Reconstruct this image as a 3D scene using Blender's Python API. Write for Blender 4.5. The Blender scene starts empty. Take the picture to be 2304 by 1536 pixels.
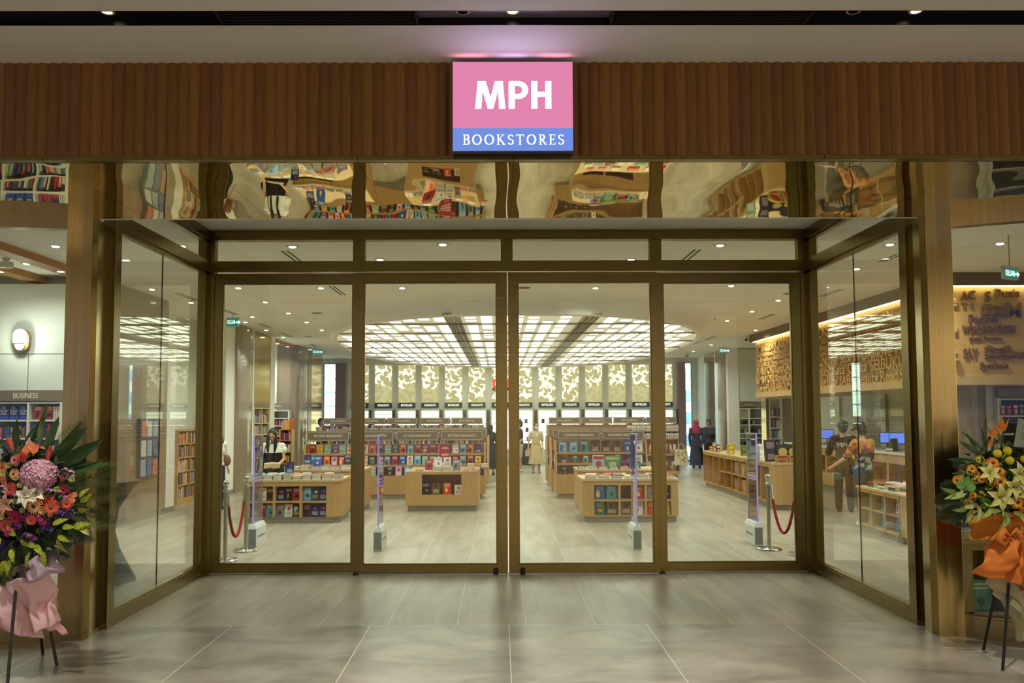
import bpy, math, random
from mathutils import Matrix, Vector, noise
random.seed(7)
S = bpy.context.scene
COL = S.collection
R = math.radians
PI = math.pi
# ---------------------------------------------------------------- camera, world, exposure
CAM_H = 1.82
cd = bpy.data.cameras.new('camera'); cam = bpy.data.objects.new('camera', cd); COL.objects.link(cam)
cd.sensor_width = 36; cd.lens = 1800 / 2304 * 36; cd.shift_x = .0089; cd.shift_y = .0275
cd.clip_start = .05; cd.clip_end = 200
CR = Matrix.Rotation(R(-.3), 3, 'Z') @ Matrix.Rotation(R(93.2), 3, 'X') @ Matrix.Rotation(R(-.2), 3, 'Z')
cam.matrix_world = Matrix.Translation((0, 0, CAM_H)) @ CR.to_4x4()
S.camera = cam
S.view_settings.view_transform = 'Standard'; S.view_settings.look = 'None'
S.view_settings.exposure = 0.80; S.view_settings.gamma = 1; S.view_settings.use_curve_mapping = False
W = bpy.data.worlds.new('World'); S.world = W; W.use_nodes = True
wn = W.node_tree.nodes; wl = W.node_tree.links
bg = wn['Background']
tc = wn.new('ShaderNodeTexCoord'); nz = wn.new('ShaderNodeTexNoise'); nz.inputs['Scale'].default_value = 1.6
cr = wn.new('ShaderNodeValToRGB')
cr.color_ramp.elements[0].position = .36; cr.color_ramp.elements[0].color = (.10, .11, .19, 1); e_ = cr.color_ramp.elements.new(.5); e_.color = (.42, .34, .24, 1)
cr.color_ramp.elements[2].position = .64; cr.color_ramp.elements[2].color = (1.05, .88, .60, 1)
wl.new(tc.outputs['Generated'], nz.inputs['Vector']); wl.new(nz.outputs['Fac'], cr.inputs[0])
wl.new(cr.outputs[0], bg.inputs['Color']); bg.inputs['Strength'].default_value = 1.5
try:
    S.cycles.max_bounces = 10; S.cycles.diffuse_bounces = 6; S.cycles.glossy_bounces = 5
    S.cycles.transparent_max_bounces = 16; S.cycles.transmission_bounces = 4
    S.cycles.sample_clamp_indirect = 6; S.cycles.caustics_reflective = False; S.cycles.caustics_refractive = False
    S.cycles.use_denoising = True
except Exception:
    pass
DOWN_W = 114.0        # power of one shop downlight
OVAL_E = 3.2         # brightness of the oval luminous ceiling

# pixel of the 2304x1536 photograph -> point of a plane of the place
def ray(px, py):
    v = Vector((((px - 1152) / 2304 + cd.shift_x) * 36 / cd.lens, (-(py - 768) / 2304 + cd.shift_y) * 36 / cd.lens, -1))
    return CR @ v
def fl(px, py, z=0.0):
    d = ray(px, py); t = (z - CAM_H) / d.z; return Vector((d.x * t, d.y * t, z))
def at(px, py, Y):
    d = ray(px, py); t = Y / d.y; return Vector((d.x * t, Y, CAM_H + d.z * t))
def xat(px, Y, py=950): return at(px, py, Y).x
def zat(py, Y, px=1152): return at(px, py, Y).z
def ax(px, py, X):
    d = ray(px, py); t = X / d.x; return Vector((X, d.y * t, CAM_H + d.z * t))

# ---------------------------------------------------------------- mesh builder
class M:
    def __init__(s): s.v = []; s.f = []; s.m = []; s.sm = []
    def add(s, vs, fs, mi=0, T=None, smooth=False):
        b = len(s.v)
        for p in vs:
            p = Vector(p); s.v.append(T @ p if T else p)
        for f in fs: s.f.append([b + i for i in f]); s.m.append(mi); s.sm.append(smooth)
        return s
    def box(s, x0, x1, y0, y1, z0, z1, mi=0, T=None):
        if x1 < x0: x0, x1 = x1, x0
        if y1 < y0: y0, y1 = y1, y0
        if z1 < z0: z0, z1 = z1, z0
        vs = [(x0, y0, z0), (x1, y0, z0), (x1, y1, z0), (x0, y1, z0), (x0, y0, z1), (x1, y0, z1), (x1, y1, z1), (x0, y1, z1)]
        return s.add(vs, [(0, 3, 2, 1), (4, 5, 6, 7), (0, 1, 5, 4), (1, 2, 6, 5), (2, 3, 7, 6), (3, 0, 4, 7)], mi, T)
    def prism(s, poly, z0, z1, mi=0, T=None, smooth=False):
        n = len(poly)
        a = sum(poly[i][0] * poly[(i + 1) % n][1] - poly[(i + 1) % n][0] * poly[i][1] for i in range(n))
        if a < 0: poly = poly[::-1]
        vs = [(x, y, z0) for x, y in poly] + [(x, y, z1) for x, y in poly]
        s.add(vs, [tuple(range(n))[::-1], tuple(range(n, 2 * n))], mi, T)
        s.add(vs, [(i, (i + 1) % n, n + (i + 1) % n, n + i) for i in range(n)], mi, T, smooth)
        return s
    def lathe(s, prof, n=20, mi=0, T=None, smooth=True):
        vs = []; fs = []
        for r, z in prof:
            for k in range(n): vs.append((r * math.cos(2 * PI * k / n), r * math.sin(2 * PI * k / n), z))
        for j in range(len(prof) - 1):
            for k in range(n): fs.append((j * n + k, j * n + (k + 1) % n, (j + 1) * n + (k + 1) % n, (j + 1) * n + k))
        s.add(vs, fs, mi, T, smooth)
        s.add(vs[:n], [tuple(range(n))[::-1]], mi, T); s.add(vs[-n:], [tuple(range(n))], mi, T)
        return s
    def tube(s, pts, rad, n=8, mi=0, T=None, smooth=True):
        pts = [Vector(p) for p in pts]; vs = []; fs = []
        rad = rad if isinstance(rad, (list, tuple)) else [rad] * len(pts)
        up = Vector((0, 0, 1)) if abs((pts[-1] - pts[0]).normalized().z) < .9 else Vector((0, 1, 0))
        for i, p in enumerate(pts):
            d = (pts[min(i + 1, len(pts) - 1)] - pts[max(i - 1, 0)]).normalized()
            a = d.cross(up).normalized(); b = a.cross(d).normalized()
            for k in range(n):
                t = 2 * PI * k / n; vs.append(p + a * (rad[i] * math.cos(t)) + b * (rad[i] * math.sin(t)))
        for j in range(len(pts) - 1):
            for k in range(n): fs.append((j * n + k, (j + 1) * n + k, (j + 1) * n + (k + 1) % n, j * n + (k + 1) % n))
        s.add(vs, fs, mi, T, smooth)
        s.add(vs[:n], [tuple(range(n))], mi, T); s.add(vs[-n:], [tuple(range(n))[::-1]], mi, T)
        return s
    def ball(s, c, r, mi=0, n=10, T=None):
        r = r if isinstance(r, (tuple, list)) else (r, r, r)
        vs = []; fs = []; k = n // 2 + 1
        for j in range(1, k):
            a = PI * j / k
            for i in range(n):
                t = 2 * PI * i / n
                vs.append((c[0] + r[0] * math.sin(a) * math.cos(t), c[1] + r[1] * math.sin(a) * math.sin(t), c[2] + r[2] * math.cos(a)))
        top = len(vs); vs.append((c[0], c[1], c[2] + r[2])); vs.append((c[0], c[1], c[2] - r[2]))
        for i in range(n): fs.append((top, i, (i + 1) % n)); fs.append((top + 1, (k - 2) * n + (i + 1) % n, (k - 2) * n + i))
        for j in range(k - 2):
            for i in range(n): fs.append((j * n + i, (j + 1) * n + i, (j + 1) * n + (i + 1) % n, j * n + (i + 1) % n))
        return s.add(vs, fs, mi, T, True)
    def data(s, name, mats):
        me = bpy.data.meshes.new(name); me.from_pydata([tuple(p) for p in s.v], [], s.f)
        for m_ in (mats if isinstance(mats, (list, tuple)) else [mats]): me.materials.append(m_)
        me.polygons.foreach_set('material_index', s.m); me.polygons.foreach_set('use_smooth', s.sm)
        me.update(); return me
    def build(s, name, mats, parent=None, bevel=0, loc=None, rot=None):
        o = bpy.data.objects.new(name, s.data(name, mats)); COL.objects.link(o)
        if parent: o.parent = parent
        if loc: o.location = loc
        if rot: o.rotation_euler = rot
        if bevel:
            b = o.modifiers.new('bevel', 'BEVEL'); b.width = bevel; b.segments = 2; b.limit_method = 'ANGLE'
        return o
def tag(o, label=None, cat=None, group=None, kind=None):
    if label: o['label'] = label
    if cat: o['category'] = cat
    if group: o['group'] = group
    if kind: o['kind'] = kind
    return o
def empty(name, label, cat, loc=(0, 0, 0), rz=0, group=None):
    o = bpy.data.objects.new(name, None); COL.objects.link(o); o.location = loc; o.rotation_euler = (0, 0, rz)
    o.empty_display_size = .1
    return tag(o, label, cat, group)
def struct(o): o['kind'] = 'structure'; return o
def copy_tree(o, parent=None):
    c = o.copy(); COL.objects.link(c)
    if parent: c.parent = parent
    for ch in list(o.children): copy_tree(ch, c)
    return c
NUMW = ['zero', 'one', 'two', 'three', 'four', 'five', 'six', 'seven', 'eight', 'nine', 'ten', 'eleven', 'twelve', 'thirteen', 'fourteen', 'fifteen', 'sixteen', 'seventeen', 'eighteen', 'nineteen', 'twenty', 'twenty-one', 'twenty-two']
def num(v):
    h = int(v * 2 + .5); return NUMW[h // 2] + (' and a half' if h % 2 else '')
ORD = ['first', 'second', 'third', 'fourth', 'fifth', 'sixth', 'seventh', 'eighth', 'ninth', 'tenth', 'eleventh', 'twelfth', 'thirteenth',
       'fourteenth', 'fifteenth', 'sixteenth', 'seventeenth', 'eighteenth', 'nineteenth', 'twentieth'] + ['%dth' % k for k in range(21, 60)]

# ---------------------------------------------------------------- materials
def lin(c):
    return tuple((x / 12.92 if x <= .04045 else ((x + .055) / 1.055) ** 2.4) for x in [v / 255 for v in c]) + (1,)
MATS = {}
def mat(name, rgb=(200, 200, 200), rough=.5, metal=0, emit=0, alpha=None, spec=.5, noise_amt=0, nscale=20, stretch=(1, 1, 1), bump=0, coat=0, sss=0, trans=0):
    if name in MATS: return MATS[name]
    m = bpy.data.materials.new(name); m.use_nodes = True; MATS[name] = m
    nt = m.node_tree; b = nt.nodes['Principled BSDF']; c = lin(rgb)
    b.inputs['Base Color'].default_value = c; b.inputs['Roughness'].default_value = rough; b.inputs['Metallic'].default_value = metal
    b.inputs['Specular IOR Level'].default_value = spec
    if coat: b.inputs['Coat Weight'].default_value = coat
    if emit: b.inputs['Emission Color'].default_value = c; b.inputs['Emission Strength'].default_value = emit
    if noise_amt or bump:
        t = nt.nodes.new('ShaderNodeTexCoord'); mp = nt.nodes.new('ShaderNodeMapping'); mp.inputs['Scale'].default_value = stretch
        n = nt.nodes.new('ShaderNodeTexNoise'); n.inputs['Scale'].default_value = nscale; n.inputs['Detail'].default_value = 5
        nt.links.new(t.outputs['Object'], mp.inputs[0]); nt.links.new(mp.outputs[0], n.inputs['Vector'])
        if noise_amt:
            r_ = nt.nodes.new('ShaderNodeValToRGB')
            r_.color_ramp.elements[0].position = .3; r_.color_ramp.elements[1].position = .7
            r_.color_ramp.elements[0].color = tuple(x * (1 - noise_amt) for x in c[:3]) + (1,)
            r_.color_ramp.elements[1].color = tuple(min(1, x * (1 + noise_amt)) for x in c[:3]) + (1,)
            nt.links.new(n.outputs['Fac'], r_.inputs[0]); nt.links.new(r_.outputs[0], b.inputs['Base Color'])
        if bump:
            bp = nt.nodes.new('ShaderNodeBump'); bp.inputs['Strength'].default_value = 1; bp.inputs['Distance'].default_value = bump
            nt.links.new(n.outputs['Fac'], bp.inputs['Height']); nt.links.new(bp.outputs[0], b.inputs['Normal'])
    if trans: b.inputs['Transmission Weight'].default_value = trans
    return m
def glass(name, tint=(236, 243, 234), k=1.0, ior=1.5):
    m = bpy.data.materials.new(name); m.use_nodes = True; nt = m.node_tree; nt.nodes.clear()
    o = nt.nodes.new('ShaderNodeOutputMaterial'); mx = nt.nodes.new('ShaderNodeMixShader'); tr = nt.nodes.new('ShaderNodeBsdfTransparent')
    gl = nt.nodes.new('ShaderNodeBsdfGlossy'); lw = nt.nodes.new('ShaderNodeLayerWeight'); pw = nt.nodes.new('ShaderNodeMath'); mu = nt.nodes.new('ShaderNodeMath'); mu.operation = 'MULTIPLY_ADD'
    tr.inputs[0].default_value = lin(tint); gl.inputs['Roughness'].default_value = 0.0; gl.inputs[0].default_value = (1, 1, 1, 1)
    lw.inputs[0].default_value = .5; pw.operation = 'POWER'; pw.inputs[1].default_value = 4.2; mu.inputs[1].default_value = .9 * k; mu.inputs[2].default_value = .035 * k; mu.use_clamp = True
    nt.links.new(lw.outputs['Facing'], pw.inputs[0]); nt.links.new(pw.outputs[0], mu.inputs[0]); nt.links.new(mu.outputs[0], mx.inputs[0]); nt.links.new(tr.outputs[0], mx.inputs[1])
    nt.links.new(gl.outputs[0], mx.inputs[2]); nt.links.new(mx.outputs[0], o.inputs[0]); return m
def emis(name, rgb, s):
    if name in MATS: return MATS[name]
    m = bpy.data.materials.new(name); m.use_nodes = True; nt = m.node_tree; nt.nodes.clear(); MATS[name] = m
    o = nt.nodes.new('ShaderNodeOutputMaterial'); e = nt.nodes.new('ShaderNodeEmission'); e.inputs[0].default_value = lin(rgb); e.inputs[1].default_value = s
    nt.links.new(e.outputs[0], o.inputs[0]); return m
def tile_mat(name, c1, c2, grout, w, h, ox, oy, mortar, offset, rough, nscale, stretch, rot=0):
    m = bpy.data.materials.new(name); m.use_nodes = True; nt = m.node_tree; b = nt.nodes['Principled BSDF']
    t = nt.nodes.new('ShaderNodeTexCoord'); mp = nt.nodes.new('ShaderNodeMapping'); br = nt.nodes.new('ShaderNodeTexBrick')
    mp.inputs['Location'].default_value = (ox, oy, 0); mp.inputs['Rotation'].default_value = (0, 0, rot)
    br.offset = offset; br.inputs['Scale'].default_value = 1; br.inputs['Brick Width'].default_value = w; br.inputs['Row Height'].default_value = h
    br.inputs['Mortar Size'].default_value = mortar; br.inputs['Mortar Smooth'].default_value = .2; br.inputs['Bias'].default_value = 0
    br.inputs['Color1'].default_value = (0, 0, 0, 1); br.inputs['Color2'].default_value = (1, 1, 1, 1); br.inputs['Mortar'].default_value = (.5, .5, .5, 1)
    nt.links.new(t.outputs['Object'], mp.inputs[0]); nt.links.new(mp.outputs[0], br.inputs['Vector'])
    mp2 = nt.nodes.new('ShaderNodeMapping'); mp2.inputs['Scale'].default_value = stretch
    n = nt.nodes.new('ShaderNodeTexNoise'); n.inputs['Scale'].default_value = nscale; n.inputs['Detail'].default_value = 8; n.inputs['Roughness'].default_value = .6
    n.inputs['Distortion'].default_value = .6
    nt.links.new(t.outputs['Object'], mp2.inputs[0]); nt.links.new(mp2.outputs[0], n.inputs['Vector'])
    ad = nt.nodes.new('ShaderNodeMath'); ad.operation = 'MULTIPLY_ADD'; ad.inputs[1].default_value = .12
    nt.links.new(br.outputs['Color'], ad.inputs[0]); nt.links.new(n.outputs['Fac'], ad.inputs[2])
    r_ = nt.nodes.new('ShaderNodeValToRGB'); r_.color_ramp.elements[0].position = .38; r_.color_ramp.elements[1].position = .9
    r_.color_ramp.elements[0].color = lin(c1); r_.color_ramp.elements[1].color = lin(c2)
    nt.links.new(ad.outputs[0], r_.inputs[0])
    mx = nt.nodes.new('ShaderNodeMix'); mx.data_type = 'RGBA'
    nt.links.new(br.outputs['Fac'], mx.inputs[0]); nt.links.new(r_.outputs[0], mx.inputs[6]); mx.inputs[7].default_value = lin(grout)
    nt.links.new(mx.outputs[2], b.inputs['Base Color']); b.inputs['Roughness'].default_value = rough
    return m
def brass_mat(name, rgb, rough, bump=.0006, vert=True):
    m = mat(name, rgb, rough, 1, noise_amt=.06, nscale=30, stretch=(1, 1, .04) if vert else (.04, .04, 1), bump=bump); return m
BRASS = brass_mat('brushed_brass', (134, 117, 72), .26)
BRASS_H = brass_mat('brushed_brass_rail', (134, 117, 72), .26, vert=False)
BRONZE = brass_mat('brushed_bronze', (166, 144, 94), .2)
MIRROR = mat('gold_mirror', (214, 198, 150), .015, 1)
nt = MIRROR.node_tree
_t = nt.nodes.new('ShaderNodeTexCoord'); _m = nt.nodes.new('ShaderNodeMapping'); _m.inputs['Scale'].default_value = (1.7, .8, 1)
_n = nt.nodes.new('ShaderNodeTexNoise'); _n.inputs['Scale'].default_value = 1.7; _n.inputs['Detail'].default_value = 0.0
_b = nt.nodes.new('ShaderNodeBump'); _b.inputs['Distance'].default_value = .0055; _b.inputs['Strength'].default_value = 1
nt.links.new(_t.outputs['Object'], _m.inputs[0]); nt.links.new(_m.outputs[0], _n.inputs['Vector']); nt.links.new(_n.outputs['Fac'], _b.inputs['Height'])
nt.links.new(_b.outputs[0], nt.nodes['Principled BSDF'].inputs['Normal'])
GLASS = glass('clear_glass')
ACRYL = glass('clear_acrylic', (225, 226, 240), 1.2)
OAK = mat('oak_veneer', (188, 148, 92), .45, noise_amt=.12, nscale=9, stretch=(9, 9, .5))
OAKL = mat('light_oak_top', (205, 176, 130), .4, noise_amt=.08, nscale=9, stretch=(.6, 9, 9))
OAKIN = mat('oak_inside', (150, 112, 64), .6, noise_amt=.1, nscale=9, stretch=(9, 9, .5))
KICK = mat('steel_kick_plate', (150, 142, 125), .4, .4)
BROWN = mat('taupe_laminate', (128, 110, 90), .35)
TAUPE = mat('taupe_gloss_panel', (140, 122, 102), .16, coat=.4)
WHITE = mat('white_paint', (232, 232, 224), .5)
WHITEL = mat('white_lacquer', (226, 226, 214), .3)
GREYW = mat('pale_grey_wall', (220, 224, 218), .45)
CEIL = mat('ceiling_paint', (248, 246, 238), .85)
BLACK = mat('black_matte', (14, 13, 12), .5)
BLACKG = mat('black_gloss', (22, 20, 22), .25)
CREAM = mat('cream_letter', (236, 226, 200), .5)
STEEL = mat('polished_steel', (205, 205, 205), .16, 1)
STEELB = mat('brushed_steel', (180, 176, 165), .3, 1)
RED = mat('red_velvet', (150, 14, 12), .8)
LEDW = emis('led_white', (255, 250, 230), 6)
LETTERW = emis('sign_letters_white', (205, 196, 255), 4.2)
LETTERS = emis('sign_letters_small', (238, 240, 255), 1.1)

def text_mesh(s, size, mats, depth=.002, xs=1.0, off=0.0, spacing=1.0):
    c = bpy.data.curves.new('t', 'FONT'); c.body = s; c.size = size; c.align_x = 'CENTER'; c.align_y = 'CENTER'; c.extrude = depth; c.offset = off
    c.space_character = spacing; c.resolution_u = 3
    o = bpy.data.objects.new('t', c); COL.objects.link(o)
    me = bpy.data.meshes.new_from_object(o.evaluated_get(bpy.context.evaluated_depsgraph_get()))
    bpy.data.objects.remove(o); bpy.data.curves.remove(c)
    T = Matrix.Rotation(R(90), 4, 'X') @ Matrix.Diagonal((xs, 1, 1, 1)); me.transform(T)
    me.materials.clear(); me.materials.append(mats); return me
TXT = {}
def text(s, size, m, parent, loc, rz=0, depth=.002, xs=1.0, off=0.0, name='lettering', spacing=1.0):
    k = (s, size, m.name, depth, xs, off, spacing)
    if k not in TXT: TXT[k] = text_mesh(s, size, m, depth, xs, off, spacing)
    o = bpy.data.objects.new(name, TXT[k]); COL.objects.link(o); o.parent = parent; o.location = loc; o.rotation_euler = (0, 0, rz); return o

# ================================================================ THE SETTING
YD = 9.32; YF = 5.15; ZS = 3.48; XL = -3.36; XR = 3.59; XC = .11
ZC = 3.98                       # shop ceiling
ZM = zat(142, YF)               # mall ceiling
x0t = fl(1169, 1290).x
FLOOR_SHOP = tile_mat('shop_floor_tiles', (142, 130, 111), (186, 177, 161), (208, 201, 188), 1.2, .6, -fl(1152, 1346).y, x0t, .003, .5, .34, 2.2, (2.4, .35, 1), R(-90))
FLOOR_MALL = tile_mat('mall_floor_slabs', (112, 106, 96), (186, 180, 168), (222, 218, 208), 2.4, 1.197, -7.05, .08, .0035, 0, .3, 1.5, (1, 1.6, 1), R(-90))
struct(M().box(-13, 13, -7, 7.05, -.1, 0).build('floor', FLOOR_MALL))
struct(M().box(-13, 13, 7.05, 32, -.1, 0).build('floor_shop', FLOOR_SHOP))
# ceilings
struct(M().box(-13, 13, 6.72, 32, ZC, ZC + .1).build('ceiling', CEIL))
YS0 = fl(1152, 24, ZM).y; YS1 = fl(1152, 56.5, ZM).y
m = M().box(-13, 13, -7, YS0, ZM, ZM + .3).box(-13, 13, YS1, 6.8, ZM, ZM + .3).box(-13, 13, YS0 - .3, YS1 + .3, ZM + .3, ZM + .4)
struct(m.build('ceiling_mall', CEIL))
# the black slot in the mall ceiling
ZR = ZM + .045
m = M().box(-13, 13, YS0, YS1, ZR, ZR + .02).box(-13, 13, YS0, YS0 + .004, ZM - .001, ZR).box(-13, 13, YS1 - .004, YS1, ZM - .001, ZR)
m.box(xat(931, YS0, 35), xat(1384, YS0, 35), YS0 + .006, YS1 - .006, ZR - .002, ZR, 1)
struct(m.build('trim_1', [BLACKG, mat('slot_plate', (120, 108, 120), .5)]))
for k, (pa, pb) in enumerate(((482, 931), (1384, 1832))):
    xa, xb = at(pa, 40, YS0).x, at(pb, 40, YS0).x
    g = empty('linear_diffuser', 'black slatted air diffuser in the ceiling slot towards the %s flower stand' % ('pink' if k == 0 else 'orange'), 'air vent', (0, 0, 0))
    f = M()
    for j in range(5):
        y = YS0 + .012 + j * (YS1 - YS0 - .03) / 4; f.box(xa, xb, y, y + .006, ZM + .004, ZR)
    f.box(xa - .01, xa, YS0 + .005, YS1 - .005, ZM, ZR).box(xb, xb + .01, YS0 + .005, YS1 - .005, ZM, ZR)
    f.build('fins', mat('vent_fin', (40, 34, 26), .5), g)
def mall_light(px, py, lit, label):
    p = fl(px, py, ZR)
    g = empty('recessed_downlight', label, 'ceiling light', (p.x, (YS0 + YS1) / 2, ZR), group='downlights in the black ceiling slot')
    M().lathe([(.030, -.004), (.042, -.006), (.043, 0)], 24, T=None).build('ring', mat('downlight_ring', (200, 196, 190), .4), g)
    M().lathe([(.0, -.0065), (.03, -.0065)], 24).build('lens', emis('slot_lens', (230, 222, 180), 1.1) if lit else mat('blank_disc', (190, 150, 165), .5), g)
    if lit:
        l = bpy.data.lights.new('spot', 'SPOT'); l.energy = 190; l.spot_size = R(76); l.spot_blend = .6; l.color = (1, .93, .78); l.shadow_soft_size = .03
        o = bpy.data.objects.new('lamp', l); COL.objects.link(o); o.parent = g; o.location = (0, 0, -.03)
mall_light(251, 35, True, 'round spotlight in the black ceiling slot above the pink flower stand')
mall_light(1153, 33, True, 'round spotlight in the ceiling slot right above the lit shop sign')
mall_light(2055, 29, True, 'round spotlight in the black ceiling slot above the orange flower stand')
mall_light(1042, 33, False, 'blank round cover plate in the ceiling slot beside the sign spotlight')
mall_light(1915, 30, False, 'dim round cover in the ceiling slot between slatted diffuser and orange-side spotlight')
# fluted timber fascia
zb, zt = zat(351, YF), ZM
m = M(); x = -6.5; n_ = 0
while x < 6.6:
    w = .071; vs = []; fs = []
    for j in range(7):
        a = j / 6; vs += [(x + w * a, YF - .016 * math.sin(PI * a), zb), (x + w * a, YF - .016 * math.sin(PI * a), zt)]
    fs = [(2 * j, 2 * j + 2, 2 * j + 3, 2 * j + 1) for j in range(6)]
    m.add(vs, fs, n_ % 3, smooth=True); x += w; n_ = random.randint(0, 2)
m.box(-6.5, 6.6, YF, YF + .1, zb, zt)
WD = [mat('walnut_slat_%s' % a, c, .5, noise_amt=.16, nscale=14, stretch=(9, 9, .35)) for a, c in zip('abc', ((126, 82, 26), (136, 90, 30), (118, 76, 24)))]
struct(m.build('wall_front', WD))
# brass lip of the fascia and mirror soffit in one metre panels
zl = ZS
m = M(); seams = [xat(p, YF, 358) for p in (99, 453, 805, 1155, 1503, 1854, 2205)]
ed = [seams[0] - 3] + seams + [seams[-1] + 3]
for a, b in zip(ed, ed[1:]): m.box(a + .0015, b - .0015, YF - .012, YF + .05, zl, zb)
struct(m.build('trim_2', BRASS_H, bevel=.001))
m = M()
for a, b in zip(ed, ed[1:]):
    t1, t2 = random.uniform(-.004, .004), random.uniform(-.004, .004)
    nx, ny = 12, 8
    vs = [(a + .001 + (b - a - .002) * i / nx, YF + .04 + (1.55) * j / ny, ZS + t1 * (i / nx - .5) * 2 * 0 + .0) for j in range(ny + 1) for i in range(nx + 1)]
    fs = [(j * (nx + 1) + i, (j + 1) * (nx + 1) + i, (j + 1) * (nx + 1) + i + 1, j * (nx + 1) + i + 1) for j in range(ny) for i in range(nx)]
    m.add(vs, fs, 0, smooth=True)
m.box(-6.6, 6.8, YF + .04, 6.74, ZS + .004, ZS + .03, 1)
m.box(-6.6, 6.8, 6.70, 6.735, ZS - .001, ZC + .05, 2)
struct(m.build('ceiling_soffit', [MIRROR, BLACK, CEIL]))
# piers
def pier(poly, name, mats): return struct(M().prism(poly, 0, ZS).build(name, mats, bevel=.003))
pL = [(-3.586, 6.596), (-3.46, 6.608), (-3.385, 6.618), (-3.375, 6.70), (-3.40, 6.86), (-3.60, 6.86)]
pR = [(3.781, 6.581), (3.667, 6.609), (3.590, 6.624), (3.572, 6.70), (3.60, 6.86), (3.80, 6.86)]
pier(pL, 'trim_3', BRONZE); pier(pR, 'trim_4', BRONZE)
# outer shopfront left and right of the entrance
def shopfront(pts, idx, lab):
    (xa, ya), (xb, yb) = pts; zt_ = zat(513, 6.6); L = math.hypot(xb - xa, yb - ya); a = math.atan2(yb - ya, xb - xa)
    T = Matrix.Translation((xa, ya, 0)) @ Matrix.Rotation(a, 4, 'Z')
    sgn = 1 if math.cos(a) > 0 else -1
    fr = M().box(0, L, 0, sgn * .09, 0, .155, T=T).box(0, L, 0, sgn * .1, zt_, ZS, T=T).box(0, L, sgn * .012, sgn * .08, .155, .175, 0, T=T)
    w = struct(fr.build('window_%d' % idx, BRONZE))
    M().box(0, L, sgn * .04, sgn * .052, .175, zt_, T=T).build('glass_pane', GLASS, w)
e = fl(0, 1449.5); d = Vector((e.x - pL[0][0], e.y - pL[0][1])).normalized()
shopfront(((pL[0][0], pL[0][1]), (pL[0][0] + d.x * 4.5, pL[0][1] + d.y * 4.5)), 1, 'left')
e = fl(2304, 1446); d = Vector((e.x - pR[0][0], e.y - pR[0][1])).normalized()
shopfront(((pR[0][0], pR[0][1]), (pR[0][0] + d.x * 4.5, pR[0][1] + d.y * 4.5)), 2, 'right')
# entrance bay: side walls of glass
ZT0, ZT1 = zat(612, YD), zat(588, YD); ZF0, ZF1 = zat(541, YD), ZC
for k, (X, s) in enumerate(((XL, -1), (XR, 1))):
    fr = M()
    fr.box(X, X + s * .11, 6.97, 7.09, 0, ZC)                      # front post
    fr.box(X + s * .02, X + s * .12, YD - .11, YD + .05, 0, ZC)     # rear post
    fr.box(X + s * .0, X + s * .10, 7.09, YD - .02, 0, .12).box(X + s * .012, X + s * .09, 7.09, YD - .02, .12, .137)
    fr.box(X + s * .0, X + s * .10, 7.09, YD - .02, ZT0, ZT1).box(X + s * .02, X + s * .08, 7.09, YD - .02, ZT0 - .035, ZT0)
    fr.box(X + s * .0, X + s * .10, 7.09, YD - .02, ZF0, ZC).box(X + s * .02, X + s * .08, 7.09, YD - .02, ZF0 - .03, ZF0)
    fr.box(X + s * .02, X + s * .05, YD - .15, YD - .11, .12, ZT0).box(X + s * .02, X + s * .05, YD - .15, YD - .11, ZT1, ZF0)
    w = struct(fr.build('window_%d' % (3 + k), BRASS, bevel=.002))
    ym = ax((370 if k == 0 else 1919), 950, X).y
    M().box(X + s * .045, X + s * .055, 7.09, ym - .002, .135, ZT0 - .03).build('glass_pane', GLASS, w)
    M().box(X + s * .045, X + s * .055, ym + .002, YD - .11, .135, ZT0 - .03).build('glass_pane', GLASS, w)
    M().box(X + s * .045, X + s * .055, 7.09, YD - .11, ZT1, ZF0 - .02).build('glass_pane', GLASS, w)
    M().box(X + s * .044, X + s * .056, ym - .002, ym + .002, .135, ZT0 - .03).build('seal', BLACK, w)
    # narrow sidelight between post and pier, with floor rail and short guide post
    xs = X + s * .10
    fr = M().box(xs - s * .06, xs - s * .03, 6.72, 6.97, 0, .03).box(xs, xs + s * .05, 6.90, 6.98, 0, zat(946, 6.95))
    fr.box(xs - s * .03, xs + s * .085, 6.86, 6.985, zat(946, 6.95), zat(946, 6.95) + .02)
    w = struct(fr.build('window_%d' % (5 + k), BRONZE, bevel=.002))
    M().box(xs - s * .05, xs - s * .04, 6.72, 6.97, .03, ZS).build('glass_pane', GLASS, w)
# front frame of the entrance
Xp = lambda p: xat(p, YD)
fr = M().box(XL, XR, YD - .06, YD + .06, ZF0, ZC).box(XL, XR, YD - .06, YD + .06, ZT0, ZT1)
for a, b in ((465, 481), (793, 820), (1128, 1155), (1465, 1492), (1801, 1823)): fr.box(Xp(a), Xp(b), YD - .045, YD + .05, ZT1, ZF0)
fr.box(Xp(465), Xp(480), YD - .05, YD + .06, 0, ZT0).box(Xp(1806), Xp(1823), YD - .05, YD + .06, 0, ZT0)
struct(fr.build('trim_5', BRASS_H, bevel=.002))
w = struct(M().box(Xp(793), Xp(820), YD, YD + .01, ZT0 - .01, ZT0 - .005).build('window_7', BRASS))
for a, b in ((481, 793), (820, 1128), (1155, 1465), (1492, 1801)):
    M().box(Xp(a), Xp(b), YD, YD + .01, ZT1, ZF0).build('glass_pane', GLASS, w)
ZDT, ZDR, ZB0, ZB1 = zat(615, YD), zat(637, YD), .015, zat(1266, YD)
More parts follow.
